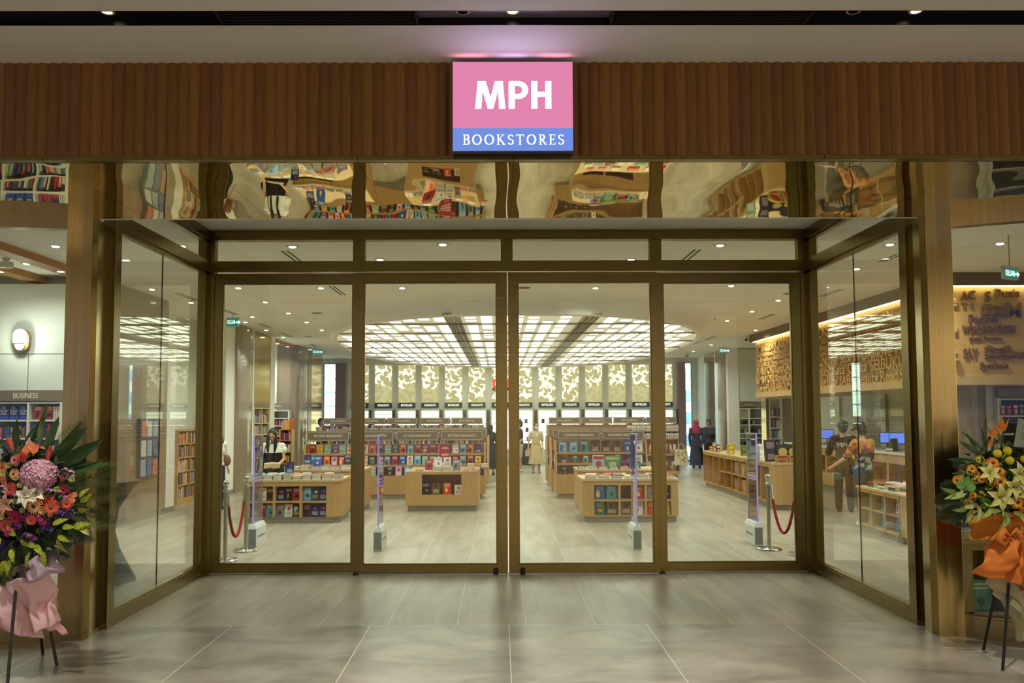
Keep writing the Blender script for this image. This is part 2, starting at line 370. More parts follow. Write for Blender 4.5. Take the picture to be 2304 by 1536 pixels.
for k, (a, a2, b2, b) in enumerate(((480, 498, 793, 805.5), (807, 820, 1118, 1141.5), (1144, 1166, 1465, 1479), (1481, 1495, 1785, 1806))):
    dy = 0 if k in (0, 3) else -.055
    A, A2, B2, B = Xp(a), Xp(a2), Xp(b2), Xp(b)
    f = M().box(A, A2, YD - .03 + dy, YD + .03 + dy, ZB0, ZDT).box(B2, B, YD - .03 + dy, YD + .03 + dy, ZB0, ZDT)
    f.box(A2, B2, YD - .03 + dy, YD + .03 + dy, ZB0, ZB1).box(A2, B2, YD - .03 + dy, YD + .03 + dy, ZDR, ZDT)
    t = .012
    f.box(A2, A2 + t, YD - .018 + dy, YD + .018 + dy, ZB1, ZDR).box(B2 - t, B2, YD - .018 + dy, YD + .018 + dy, ZB1, ZDR)
    f.box(A2 + t, B2 - t, YD - .018 + dy, YD + .018 + dy, ZB1, ZB1 + t).box(A2 + t, B2 - t, YD - .018 + dy, YD + .018 + dy, ZDR - t, ZDR)
    o = struct(f.build('door_%d' % (k + 1), BRASS_H, bevel=.0015))
    M().box(A2 + t, B2 - t, YD - .005 + dy, YD + .005 + dy, ZB1 + t, ZDR - t).build('glass_pane', GLASS, o)
    if k in (1, 2):
        xk = Xp(1115 if k == 1 else 1174)
        M().lathe([(.031, 0), (.031, .006), (.024, .01)], 20, T=Matrix.Translation((xk, YD - .03 + dy, zat(1279, YD))) @ Matrix.Rotation(R(90), 4, 'X')).build('lock', BLACK, o)
m = M().box(XL, XR, YD - .03, YD + .04, 0, .008)
for p in (805, 1115, 1174, 1483): m.box(Xp(p) - .03, Xp(p) + .03, YD - .10, YD - .05, 0, .02, 1)
struct(m.build('trim_6', [STEELB, BLACK]))

# shop walls -------------------------------------------------------------
YL = 12.45                       # facing wall of the first alcove (BUSINESS)
XW = -6.24                       # line of the left wall faces
yb_ = lambda px: ax(px, 1000, XW).y
YB = 30.8
m = M().box(-12, -6.5, YL, YL + .12, 0, ZC).box(-12.1, -12, 6, YL, 0, ZC)
m.box(-6.95, -6.87, YL + .1, 22.2, 0, ZC)                       # back of the second alcove
m.box(-8.8, -8.7, 22.2, 24.8, 0, ZC).box(-8.8, XW - .02, 24.75, 24.9, 0, ZC)
m.box(-8.8, -6.87, 22.1, 22.2, 0, ZC).box(-7.2, -7.1, 24.9, YB, 0, ZC)
struct(m.build('wall_left', GREYW))
# panels standing along the left wall
seg = [(YL - .02, 13.0, WHITE), (13.0, 15.1, TAUPE), (15.1, 15.5, WHITE), (18.3, yb_(526), WHITE),
       (yb_(563), yb_(570), WHITE), (yb_(607), yb_(617), WHITE), (24.9, 25.2, WHITE), (yb_(690), yb_(700), BRASS), (yb_(700), 28.3, mat('gold_gloss', (196, 172, 118), .12, 1))]
n_t = 7
for a, b, mm in seg:
    struct(M().box(XW - .6, XW, a, b, 0 if mm != TAUPE else .1, ZC).build('trim_%d' % n_t, mm, bevel=.004)); n_t += 1
for a, b in ((yb_(526), yb_(563)), (yb_(667) - .1, yb_(690))):      # rounded taupe pilasters
    pl = [(XW - .6, a), (XW + .04, a), (XW + .06, a + .06)] + [(XW + .06 + .05 * math.sin(PI * t / 8), a + .06 + (b - a - .12) * t / 8) for t in range(1, 8)] + [(XW + .06, b - .06), (XW, b), (XW - .6, b)]
    struct(M().prism(pl, 0, ZC, smooth=True).build('trim_%d' % n_t, TAUPE)); n_t += 1
m = M().box(XW, XW + .015, YL, 15.5, 0, .1).box(XW, XW + .015, 18.3, yb_(526), 0, .1)
struct(m.build('baseboard_left', KICK))
# right side: facing walls and side walls
XRW = 7.62
m = M().box(XRW, 12, 26.7, 26.85, 0, ZC).box(XRW, XRW + .1, 26.85, YB, 0, ZC).box(9.7, 9.8, 13.3, 26.7, 0, ZC)
m.box(7.9, 12, 13.2, 13.3, 0, 2.6).box(12, 12.1, 6, 13.2, 0, ZC)
struct(m.build('wall_right', GREYW))
yr_ = lambda px: ax(px, 1000, XRW - .1).y
for a, b, mm in ((yr_(1634), yr_(1650) + .6, WHITE), (yr_(1612), yr_(1608), WHITE), (yr_(1608) , yr_(1585), MATS['gold_gloss']), (yr_(1585), yr_(1574), WHITE)):
    a, b = min(a, b), max(a, b)
    struct(M().box(XRW - .06, XRW + .3, a, b, 0, ZC).build('trim_%d' % n_t, mm)); n_t += 1
a, b = sorted((yr_(1634), yr_(1612)))
struct(M().prism([(XRW + .3, a), (XRW - .05, a), (XRW - .12, a + .1), (XRW - .16, (a + b) / 2), (XRW - .12, b - .1), (XRW - .05, b), (XRW + .3, b)], 0, ZC, smooth=True).build('trim_%d' % n_t, TAUPE)); n_t += 1
struct(M().box(XRW - .02, XRW + .75, 26.6, 26.72, 0, ZC).build('trim_%d' % n_t, WHITE)); n_t += 1
# back wall with two tall windows
Bx = lambda p: xat(p, YB)
zw = zat(816, YB)
m = M()
for a, b in ((-640, 727), (757, 1540), (1558, 2900)): m.box(Bx(a), Bx(b), YB, YB + .15, 0, ZC)
m.box(Bx(727), Bx(757), YB, YB + .15, zw, ZC).box(Bx(1540), Bx(1558), YB, YB + .15, zw, ZC)
struct(m.build('wall_back', GREYW))
for k, (a, b) in enumerate(((727, 757), (1540, 1558))):
    w = struct(M().box(Bx(a), Bx(a) + .03, YB + .02, YB + .1, 0, zw).box(Bx(b) - .03, Bx(b), YB + .02, YB + .1, 0, zw).box(Bx(a), Bx(b), YB + .02, YB + .1, 0, .06).box(Bx(a), Bx(b), YB + .02, YB + .1, zw - .04, zw).build('window_%d' % (8 + k), mat('window_alu', (150, 165, 190), .4, .6)))
    M().box(Bx(a) + .03, Bx(b) - .03, YB + .05, YB + .06, .06, zw - .04).build('glass_pane', GLASS, w)
for a, b in ((757, 780), (1524, 1540)):
    struct(M().box(Bx(a), Bx(b), YB - .3, YB, 0, zw).build('trim_%d' % n_t, mat('brown_panel', (128, 100, 84), .4))); n_t += 1
# daylight and buildings outside
DAY = emis('bright_daylight_sky', (206, 226, 255), 3.2)
struct(M().box(-16, 16, YB + 9, YB + 9.1, -3, 12).build('sky_backdrop', DAY))
for k, (xa, xb, lab) in enumerate(((-11.5, -6.9, 'pale scaffolded building seen through the tall window beside the fiction shelves'), (7.6, 11.8, 'white banded office building seen through the tall window behind the red headscarf'))):
    m = M().box(xa, xb, YB + 6, YB + 8, -2, 11)
    o = m.build('office_building', mat('sunlit_facade', (238, 240, 240), .6)); tag(o, lab, 'building')
    g = M()
    for j in range(10):
        if k == 0: g.box(xa, xb, YB + 5.96, YB + 6.02, -1.5 + j * .62, -1.46 + j * .62)
        else: g.box(xa, xb, YB + 5.96, YB + 6.02, -1.6 + j * 1.0, -1.1 + j * 1.0)
    g.build('window_band', mat('facade_glass', (96, 130, 190), .3), o)
for y_, x_ in ((YB + 1.2, -8.5), (YB + 1.2, 9.5)):  # added unseen area lamps, standing in for daylight on the building fronts
    l = bpy.data.lights.new('daylight_fill', 'AREA'); l.energy = 3000; l.size = 4; l.color = (.84, .91, 1)
    o = bpy.data.objects.new('daylight_fill', l); COL.objects.link(o); o.location = (x_, y_, 5.5); o.rotation_euler = (R(-55), 0, 0)
    o.rotation_euler = (R(55), 0, 0)

# ================================================================ LIT SHOP SIGN
def serif_text(s, h, m, parent, loc, gap=.30):
    # small roman capitals drawn with thick and thin strokes and slab feet
    mm = M(); cx = 0; D = .004
    def bar(x0, z0, x1, z1, w):
        d = Vector((x1 - x0, z1 - z0)); n = Vector((-d.y, d.x)).normalized() * w / 2
        p = [(x0 + n.x, z0 + n.y), (x1 + n.x, z1 + n.y), (x1 - n.x, z1 - n.y), (x0 - n.x, z0 - n.y)]
        mm.prism([(cx + a, b) for a, b in p], 0, D, T=Matrix.Rotation(R(90), 4, 'X'))
    def arc(x, z, rx, rz, a0, a1, tmin=.05, tmax=.15, n=16):
        for i in range(n):
            a, b = R(a0 + (a1 - a0) * i / n), R(a0 + (a1 - a0) * (i + 1) / n)
            w = tmin + (tmax - tmin) * abs(math.cos((a + b) / 2))
            bar(x + rx * math.cos(a), z + rz * math.sin(a), x + rx * math.cos(b) , z + rz * math.sin(b), w)
    k, t = .125, .045
    for ch in s:
        if ch == 'O': arc(.46, .5, .40, .48, 0, 360); w = .92
        elif ch == 'B': bar(.15, 0, .15, 1, k); arc(.30, .76, .24, .22, -90, 90, t); arc(.32, .27, .27, .25, -90, 90, t); bar(0, .98, .32, .98, t); bar(0, .02, .32, .02, t); bar(.1, .53, .32, .53, t); w = .62
        elif ch == 'K': bar(.15, 0, .15, 1, k); bar(.2, .45, .62, .97, t); bar(.3, .55, .72, .02, k); bar(0, .98, .3, .98, t); bar(0, .02, .3, .02, t); bar(.48, .98, .75, .98, t); bar(.56, .02, .86, .02, t); w = .80
        elif ch == 'S': arc(.29, .75, .21, .22, 20, 270, t, .13); arc(.29, .26, .23, .24, 90, -160, t, .13); w = .54
        elif ch == 'T': bar(.39, 0, .39, 1, k); bar(0, .97, .78, .97, t * 1.3); bar(.02, .80, .02, 1, t); bar(.76, .80, .76, 1, t); bar(.24, .02, .54, .02, t); w = .76
        elif ch == 'R': bar(.15, 0, .15, 1, k); arc(.28, .74, .25, .24, -90, 90, t); bar(.3, .5, .66, .02, k); bar(0, .98, .3, .98, t); bar(0, .02, .3, .02, t); bar(.1, .50, .3, .50, t); bar(.56, .02, .78, .02, t); w = .72
        elif ch == 'E': bar(.15, 0, .15, 1, k); bar(0, .975, .58, .975, t); bar(0, .025, .6, .025, t); bar(.1, .52, .45, .52, t); bar(.57, .8, .57, 1, t); bar(.59, 0, .59, .22, t); bar(.45, .42, .45, .62, t); w = .60
        cx += w + gap - .06
    W_ = cx - gap
    o = mm.build('lettering', m, parent); o.scale = (h, 1, h); o.location = (loc[0] - W_ * h / 2, loc[1], loc[2] - h / 2); return o
def humanist_MPH(h, m, parent, loc):
    mm = M(); T = Matrix.Rotation(R(90), 4, 'X')
    polys = [[(0, 0), (.22, 0), (.26, .66), (.46, 0), (.62, 0), (.83, .66), (.855, 0), (1.07, 0), (.99, 1), (.72, 1), (.55, .40), (.37, 1), (.09, 1)]]
    def tri(p, x): mm.prism([(a + x, b) for a, b in p], 0, .005, T=T)
    # M as strips so that it stays clean
    tri([(0, 0), (.21, 0), (.26, .68), (.37, 1), (.09, 1)], 0); tri([(.26, .68), (.45, 0), (.545, .39), (.37, 1)], 0)
    tri([(.45, 0), (.63, 0), (.545, .39)], 0); tri([(.63, 0), (.82, .68), (.71, 1), (.545, .39)], 0); tri([(.855, 0), (1.07, 0), (.98, 1), (.71, 1), (.82, .68)], 0)
    x = 1.20; tri([(0, 0), (.21, 0), (.21, 1), (0, 1)], x)
    n = 14; c, r0, r1 = (.33, .68), (.155, .155), (.36, .32)
    for i in range(n):
        a, b = R(-90 + 180 * i / n), R(-90 + 180 * (i + 1) / n)
        tri([(c[0] + r0[0] * math.cos(a), c[1] + r0[1] * math.sin(a)), (c[0] + r1[0] * math.cos(a), c[1] + r1[1] * math.sin(a)), (c[0] + r1[0] * math.cos(b), c[1] + r1[1] * math.sin(b)), (c[0] + r0[0] * math.cos(b), c[1] + r0[1] * math.sin(b))], x)
    tri([(.21, .36), (.33, .36), (.33, .525), (.21, .525)], x); tri([(.21, .835), (.33, .835), (.33, 1), (.21, 1)], x)
    x = 2.01; tri([(0, 0), (.21, 0), (.21, 1), (0, 1)], x); tri([(.5, 0), (.71, 0), (.71, 1), (.5, 1)], x); tri([(.21, .44), (.5, .44), (.5, .61), (.21, .61)], x)
    o = mm.build('lettering', m, parent); o.scale = (h, 1, h); o.location = (loc[0] - 2.72 * h / 2, loc[1], loc[2] - h / 2); return o
YG = YF - .10
xa, xb, za, zb_, zm = xat(1018, YG, 240), xat(1289.5, YG, 240), zat(340, YG), zat(139.5, YG), zat(289, YG)
sg = empty('shop_sign', 'glowing pink and blue square shop sign with white lettering on the fluted wood fascia', 'sign', ((xa + xb) / 2, YG, (za + zb_) / 2))
cx, cz = (xa + xb) / 2, (za + zb_) / 2; hw, hh = (xb - xa) / 2, (zb_ - za) / 2
M().box(-hw, hw, 0, .082, -hh, hh).build('housing', mat('sign_housing', (26, 22, 60), .4), sg, bevel=.003)
M().box(-hw + .002, hw - .002, -.006, 0, zm - cz, hh - .002).build('upper_panel', emis('sign_pink', (222, 130, 172), .60), sg)
M().box(-hw + .002, hw - .002, -.006, 0, -hh + .002, zm - cz).build('lower_panel', emis('sign_blue', (112, 142, 218), .60), sg)
hM = zat(183, YG) - zat(247, YG)
humanist_MPH(hM * .96, LETTERW, sg, (xat(1155, YG, 240) - cx, -.0075, zat(215, YG) - cz))
serif_text('BOOKSTORES', zat(303.5, YG) - zat(326, YG), LETTERS, sg, (xat(1154, YG, 240) - cx, -.0075, zat(315, YG) - cz), gap=.34)
# added lamps at the sign's top edge, for its coloured glow on the ceiling
for xo, c, en in ((-.27, (1, .3, .5), .12), (0, (.7, .45, 1.0), .1), (.27, (1, .3, .5), .12)):
    l = bpy.data.lights.new('sign_glow', 'AREA'); l.shape = 'RECTANGLE'; l.size = .2; l.size_y = .03; l.energy = en; l.color = c
    o = bpy.data.objects.new('added_glow_lamp', l); COL.objects.link(o); o.parent = sg; o.location = (xo, -.012, hh - .03); o.rotation_euler = (R(128), 0, 0)

# ================================================================ SHOP CEILING
yo = fl(1152, 659, ZC).y; ZO = zat(708, yo); yo2 = fl(1165, 827, ZO).y
OC = (.42, (yo + yo2) / 2); OA, OB = 4.62, (yo2 - yo) / 2; OE = 2.45
def oval(k=1.0, n=96, da=0.0):
    pts = []
    for i in range(n):
        t = 2 * PI * i / n; c, s = math.cos(t), math.sin(t)
        pts.append((OC[0] + (OA * k + da) * math.copysign(abs(c) ** (2 / OE), c), OC[1] + (OB * k + da) * math.copysign(abs(s) ** (2 / OE), s)))
    return pts
ov = empty('luminous_oval_ceiling', 'large dropped oval ceiling light with a lit grid of small white panes', 'ceiling light', (0, 0, 0))
m = M(); n = 96
rings = [(oval(1, n, .30), ZC), (oval(1, n, .15), ZC - .02), (oval(1, n, .05), ZC - .08), (oval(1, n, 0), ZC - .18), (oval(1, n, 0), ZO + .03), (oval(1, n, -.02), ZO), (oval(1, n, -.14), ZO), (oval(1, n, -.14), ZO + .06)]
vs = [(x, y, z) for pts, z in rings for x, y in pts]
fs = [(j * n + i, j * n + (i + 1) % n, (j + 1) * n + (i + 1) % n, (j + 1) * n + i) for j in range(len(rings) - 1) for i in range(n)]
m.add(vs, fs, 0, smooth=True); m.build('drop_ring', CEIL, ov)
M().prism(oval(1, n, -.13), ZO + .045, ZO + .06).build('backing_panel', mat('oval_panel', (214, 204, 186), .6, emit=.42), ov)
bars = [fl(1152, y, ZO).y for y in (731.6, 752.4, 770, 784, 795.6, 805, 813.6, 821)]
m = M()
inside = lambda x, y, mg=0: abs((x - OC[0]) / (OA - mg)) ** OE + abs((y - OC[1]) / (OB - mg)) ** OE < 1
def half_x(y, mg=.14):
    q = 1 - abs((y - OC[1]) / (OB - mg)) ** OE
    return (OA - mg) * q ** (1 / OE) if q > 0 else 0
for y in bars:
    h = half_x(y); m.box(OC[0] - h, OC[0] + h, y - .03, y + .03, ZO + .01, ZO + .05)
m.build('cross_bars', mat('oval_bar', (150, 140, 118), .5), ov)
sx = [fl(1043, 770, ZO).x - .0, fl(1285, 770, ZO).x]
sx = [-.86, 1.72]
yy = [yo + .1] + bars + [yo2 - .1]; m = M(); xx0 = OC[0] - 14.5 * .3
for c in range(30):
    xa_ = xx0 + c * .3 - .0; 
    if any(abs(xa_ + .1 - s_) < .24 for s_ in sx): continue
    for a, b in zip(yy, yy[1:]):
        nn = max(1, round((b - a - .12) / .235)); st = (b - a - .12) / nn
        on = [random.random() < .74 for _ in range(nn)]
        for j in range(nn):
            if not on[j]: continue
            ya = a + .06 + j * st; 
            if all(inside(px_, py_, .2) for px_ in (xa_, xa_ + .2) for py_ in (ya, ya + st)):
                m.box(xa_, xa_ + .2, ya + .015, ya + st - .015, ZO + .040, ZO + .05)
m.build('lit_panes', emis('oval_lit', (255, 251, 238), OVAL_E), ov)
for s_ in sx:
    f = M(); f.box(s_ - .15, s_ + .15, yo + .14, yo2 - .2, ZO + .035, ZO + .05)
    for d_ in (-.15, -.06, .05, .14): f.box(s_ + d_, s_ + d_ + .012, yo + .14, yo2 - .2, ZO + .015, ZO + .036, 0)
    for d_ in (-.10, -.02, .08): f.box(s_ + d_, s_ + d_ + .03, yo + 1.6, yo2 - .3, ZO + .033, ZO + .0345, 1)
    f.build('air_slot', [mat('slot_metal', (172, 160, 132), .4, .3), BLACK], ov)

# downlights
RING = mat('lamp_trim', (196, 190, 172), .4); LENS = emis('lamp_lens', (255, 246, 220), 5); DARKL = mat('lamp_dark', (120, 112, 96), .5)
m1 = M().lathe([(.0, -.024), (.03, -.020), (.045, -.012), (.05, -.002)], 18).data('lens', [LENS]); 
r1 = M().lathe([(.052, -.006), (.078, -.005), (.082, 0)], 22).data('ring', [RING])
sp_ = bpy.data.lights.new('shop_spot', 'SPOT'); sp_.energy = DOWN_W; sp_.spot_size = R(150); sp_.spot_blend = 1; sp_.color = (1, .975, .985); sp_.shadow_soft_size = .05
DL = [(536, 647), (722, 647), (597, 679), (649, 704), (568, 712), (750, 718), (552, 724), (599, 742), (690, 724), (724, 742), (637, 758), (658, 554), (905, 647), (1645, 642),
      (1751, 675), (1692, 700), (1636, 721), (125, 553), (2250, 547), (2113, 601), (342, 650), (430, 680), (409, 553), (2002, 549), (1927, 604), (1982, 670), (1904, 694),
      (996, 549), (855, 583), (1420, 583), (60, 592), (1620, 551), (1340, 647), (1600, 775), (700, 786), (1560, 790), (1700, 742)]
rowtxt = {}
for i, (px, py) in enumerate(DL):
    p = fl(px, py, ZC)
    if inside(p.x, p.y, -.35): continue
    near = 'outside the glass doors'
    if p.y < YD: near = 'above the glass entrance'
    side = 'the cashiers' if p.x > 0 else 'the alcoves'
    lab = 'ceiling downlight %s metres in, %s towards %s' % (num(max(0, p.y - YD)), num(abs(p.x)), side)
    g = empty('ceiling_downlight', lab, 'ceiling light', p, group='downlights scattered over the white shop ceiling')
    for nme, d in (('lens', m1), ('ring', r1)):
        o = bpy.data.objects.new(nme, d); COL.objects.link(o); o.parent = g
    if p.x < -5.3 and p.y > YL: continue
    o = bpy.data.objects.new('lamp', sp_); COL.objects.link(o); o.parent = g; o.location = (0, 0, -.03)
# round ceiling speakers
spk = M().lathe([(.0, -.006), (.10, -.008), (.115, 0)], 24).data('ceiling_speaker', [DARKL])
for px, py, lab in ((713, 704, 'round grey ceiling speaker between the downlights left of the oval light'), (1776, 660, 'round ceiling speaker near the glass side wall of the cashier side'), (1179, 647, 'round ceiling speaker just inside the centre doors'),
                    (1601, 717, 'round ceiling speaker beside the tip of the oval light'), (694, 757, 'round ceiling speaker near the far left end of the oval light')):
    o = bpy.data.objects.new('ceiling_speaker', spk); COL.objects.link(o); o.location = fl(px, py, ZC); tag(o, lab, 'speaker')
# linear slot diffusers
for i, (xa, ya, xb, yb, lab) in enumerate(((641, 563, 676, 592, 'behind the glass transom towards the business books'), (1572, 560, 1536, 588, 'behind the glass transom towards the cashiers'), (741, 642, 776, 663, 'just before the oval light'),
        (499, 695, 533, 708, 'over the taupe pilaster'), (581, 727, 610, 737, 'over the oak wall shelf'), (633, 748, 657, 758, 'over the white alcove'), (697, 773, 716, 779, 'near the far exit sign'),
        (1706, 718, 1745, 706, 'before the carved letter wall'), (1587, 764, 1610, 756, 'between oval light and far exit sign'), (1554, 775, 1575, 768, 'behind the tip of the oval light'), (1516, 790, 1531, 785, 'close to the far window'),
        (1980, 589, 2024, 571, 'above the woman at the cashier-side book table'), (1844, 667, 1899, 649, 'over the customers at the cashier'), (394, 658, 447, 676, 'over the first taupe wall'))):
    p, q = fl(xa, ya, ZC), fl(xb, yb, ZC); x = (p.x + q.x) / 2; y0_, y1_ = sorted((p.y, q.y))
    f = M().box(x - .07, x + .07, y0_, y1_, ZC - .003, ZC, 0).box(x - .05, x - .022, y0_ + .02, y1_ - .02, ZC - .006, ZC - .003, 1).box(x + .022, x + .05, y0_ + .02, y1_ - .02, ZC - .006, ZC - .003, 1)
    o = f.build('slot_diffuser', [CEIL, BLACK]); tag(o, 'pair of dark ceiling air slots ' + lab, 'air vent', 'linear air slots in the shop ceiling')
# exit signs
GREEN = emis('exit_green', (24, 108, 96), .8); EXW = emis('exit_white', (214, 240, 246), 1.1)
def exit_sign(px, py, Y, w, h, rz, lab, word=True):
    p = at(px, py, Y)
    g = empty('exit_sign', lab, 'sign', p, rz)
    M().box(-w / 2, w / 2, -.018, .018, -h / 2, h / 2).build('housing', mat('exit_housing', (190, 206, 206), .3), g)
    M().tube([(0, 0, h / 2), (0, 0, ZC - p.z)], .008, 6).build('hanger', STEELB, g)
    for s in (1, -1):
        M().box(-w / 2 + .012, w / 2 - .012, -.0195 * s, -.0185 * s, -h / 2 + .015, h / 2 - .03).build('face', GREEN if word else mat('exit_back', (180, 192, 190), .4), g)
    if word:
        text('KELUAR', h * .62, EXW, g, (-w * .09, -.0205, -.01), xs=w / h * .29, off=.001)
        a = M().prism([(0, -.1), (.35, -.1), (.35, -.3), (.75, 0), (.35, .3), (.35, .1), (0, .1)], 0, .002, T=Matrix.Rotation(R(90), 4, 'X')).build('arrow', EXW, g); a.scale = (h * .8, 1, h * .8); a.location = (w * .25, -.0195, -.01)
pk = fl(2275, 590, ZC)
exit_sign(2272, 614, 9.6, .30, .16, R(28), 'green exit sign reading KELUAR with arrow, above the carved letters beside the orange bouquet')
exit_sign(524, 724, 17.0, .28, .2, R(-10), 'small green exit sign hanging over the taupe pilaster past the first glass door')
exit_sign(713, 791, 25.5, .30, .19, 0, 'tiny green exit sign hanging near the far tall window beside the fiction shelves')
exit_sign(1628, 788, 24.5, .30, .19, R(10), 'tiny green exit sign hanging before the far taupe column on the cashier side')
p0, p1 = xat(1090, 11.5), xat(1188, 11.5)
g = empty('hanging_ceiling_box', 'pale blank rectangular box hanging from the ceiling behind the centre transom', 'ceiling box', ((p0 + p1) / 2, 11.5, 0))
M().box((p0 - p1) / 2, (p1 - p0) / 2, -.04, .04, zat(576, 11.5), zat(551, 11.5)).build('housing', mat('pale_box', (176, 186, 178), .4), g)
M().box(-.18, .18, -.045, -.04, zat(574, 11.5), zat(567, 11.5)).build('grille', mat('box_grille', (90, 92, 84), .5), g)
for q in (-.2, .18): M().box(q, q + .02, -.01, .01, zat(551, 11.5), ZC).build('hanger', STEELB, g)
# surveillance cameras
for px, py, lab in ((14, 588, 'white surveillance camera on the ceiling between the two oak beams'), (1680, 764, 'white dome camera on the ceiling before the carved letter wall'), (1546, 802, 'white dome camera on the ceiling near the far window')):
    p = fl(px, py - 8, ZC); g = empty('security_camera', lab, 'camera', p)
    M().lathe([(.05, 0), (.05, -.02), (.03, -.05)], 14).build('mount', WHITEL, g)
    M().tube([(.06, .05, -.09), (-.05, -.09, -.11)], .045, 14).build('body', WHITEL, g)
    M().ball((-.055, -.1, -.112), .033, n=12).build('lens', BLACKG, g)
# oak beams in the first alcove ceiling
for k, (xo) in enumerate((at(0, 563, 10.0).x, at(0, 612, 11.4).x)):
    b = M().box(xo - .11, xo + .11, 7.4 if k == 0 else 9.5, fl(150, 612, ZC).y if k == 0 else 12.4, ZC - .10, ZC)
    g = b.build('ceiling_beam', mat('beam_oak', (176, 124, 62), .5, noise_amt=.1, nscale=8, stretch=(9, .5, 9))); tag(g, 'long oak ceiling beam %s' % ('nearer the entrance glass, with two small spotlights' if k == 0 else 'further from the entrance glass, beside the surveillance camera'), 'beam')
    for yy_ in (9.6, 11.4):
        M().lathe([(.0, -.004), (.035, -.004), (.05, 0)], 16, T=Matrix.Translation((xo, yy_, ZC - .10))).build('spotlight', LENS, g)
g = M().box(-6.44, -6.3, 22.6, 24.6, ZC - .1, ZC).build('ceiling_beam', MATS['beam_oak']); tag(g, 'short oak ceiling beam in the far alcove beside the small exit sign', 'beam')
for y_ in (23.0, 24.1):
    M().lathe([(.0, -.004), (.035, -.004), (.05, 0)], 16, T=Matrix.Translation((-6.37, y_, ZC - .10))).build('spotlight', LENS, g)
    o = bpy.data.objects.new('lamp', sp_); COL.objects.link(o); o.parent = g; o.location = (-6.9, y_ - .2, ZC - .12)
struct(M().box(-12, -6.4, YL - .03, YL, ZC - .14, ZC).build('trim_90', mat('soffit_band', (170, 165, 148), .6)))

# ================================================================ BACK WALL DISPLAY BAYS
PANEL = emis('panel_yellow', (219, 197, 143), .62); PAGE = emis('panel_page', (255, 251, 234), .92); PAGE2 = emis('panel_page_faint', (228, 212, 162), .64)
SHELFLIT = emis('shelf_backlight', (255, 253, 230), 1.35)
SIGNB = mat('black_sign_board', (40, 38, 36), .4); SIGNL = emis('sign_light_letters', (236, 236, 226), .9)
def clip(poly, x0, x1, z0, z1):
    for ax_, lim, sg_ in ((0, x0, 1), (0, x1, -1), (1, z0, 1), (1, z1, -1)):
        out = []
        for i in range(len(poly)):
            a, b = poly[i], poly[(i + 1) % len(poly)]; da, db = (a[ax_] - lim) * sg_, (b[ax_] - lim) * sg_
            if da >= 0: out.append(a)
            if da * db < 0:
                t = da / (da - db); out.append((a[0] + (b[0] - a[0]) * t, a[1] + (b[1] - a[1]) * t))
        poly = out
        if len(poly) < 3: return []
    return poly
bays = [810 + 52.65 * k for k in range(14)]
names = ['BESTSELLERS' if k % 2 == 0 else 'HIGHLIGHTS' for k in range(14)]
names[0] = 'BESTSELLERS'
names = ['BESTSELLERS', 'HIGHLIGHTS'] * 7
zs0, zs1, zp0, zp1 = zat(916, YB), zat(905.5, YB), zat(904.5, YB), zat(821, YB)
zsh = zat(924, YB)
for k, px in enumerate(bays):
    cx = xat(px, YB); w = .325
    g = empty('display_bay', '%s bay with glowing page panel, %s from the fiction-side window' % (names[k].lower(), ORD[k]), 'display shelf', (cx, YB, 0), group='lit display bays along the back wall')
    M().box(-w, w, -.05, 0, zp0, zp1).build('light_panel', PANEL, g)
    pg = M(); pf = M()
    for q in range(20):
        x, z = -w + 2 * w * ((q * .618 + k * .37 + random.uniform(-.06, .06)) % 1), zp0 + (zp1 - zp0) * (q + random.uniform(0, .9)) / 20; a = random.uniform(0, PI); L = random.uniform(.20, .34); wd = L * random.uniform(.28, .62); bend = random.choice((-1, 1)) * random.uniform(.05, .13)
        faint = z < zp0 + (zp1 - zp0) * (.45 if k in (1, 2, 3, 10, 11, 12, 13) else .08)
        poly = []
        for t in range(7): poly.append((-L / 2 + L * t / 6, wd / 2 * (1 if t not in (0, 6) else .8) + bend * math.sin(PI * t / 6) * 1.2))
        for t in range(7): poly.append((L / 2 - L * t / 6, -wd / 2 * .8 + bend * math.sin(PI * t / 6)))
        poly = [(x + u * math.cos(a) - v * math.sin(a), z + u * math.sin(a) + v * math.cos(a)) for u, v in poly]
        poly = clip(poly, -w, w, zp0, zp1)
        if len(poly) >= 3: (pf if faint else pg).add([(u, -.051 - .0004 * q, v) for u, v in poly], [tuple(range(len(poly)))])
    if pg.v: pg.build('page_print', PAGE, g)
    if pf.v: pf.build('page_print', PAGE2, g)
    sb = M().box(-w, w, -.08, 0, zs0, zs1).build('header_sign', SIGNB, g)
    text(names[k], .105, SIGNL, sb, (0, -.082, (zs0 + zs1) / 2), xs=.74, off=.004)
    M().box(-w, w, -.03, -.01, .5, zsh).build('backlight', SHELFLIT, g)
    for j in range(6):
        z = zsh - .12 - j * .34
        M().box(-w, w, -.24, -.03, z - .012, z).build('shelf', mat('dark_shelf', (70, 64, 52), .5), g)
    M().box(-w, w, -.3, 0, 0, .5).build('base', GREYW, g)
    f = M().box(w + .05, w + .09, -.30, 0, 0, zat(921, YB)).box(w + .14, w + .18, -.30, 0, 0, zat(921, YB))
    f.build('upright', BRASS, g)
tiny = [M().box(-.055, .055, -.05, .05, 0, .15).data('boxed_gift', [mat('gift_%d' % i, c, .5)]) for i, c in enumerate(((60, 58, 56), (52, 44, 40), (140, 40, 36), (120, 120, 112)))]
n_ = 0
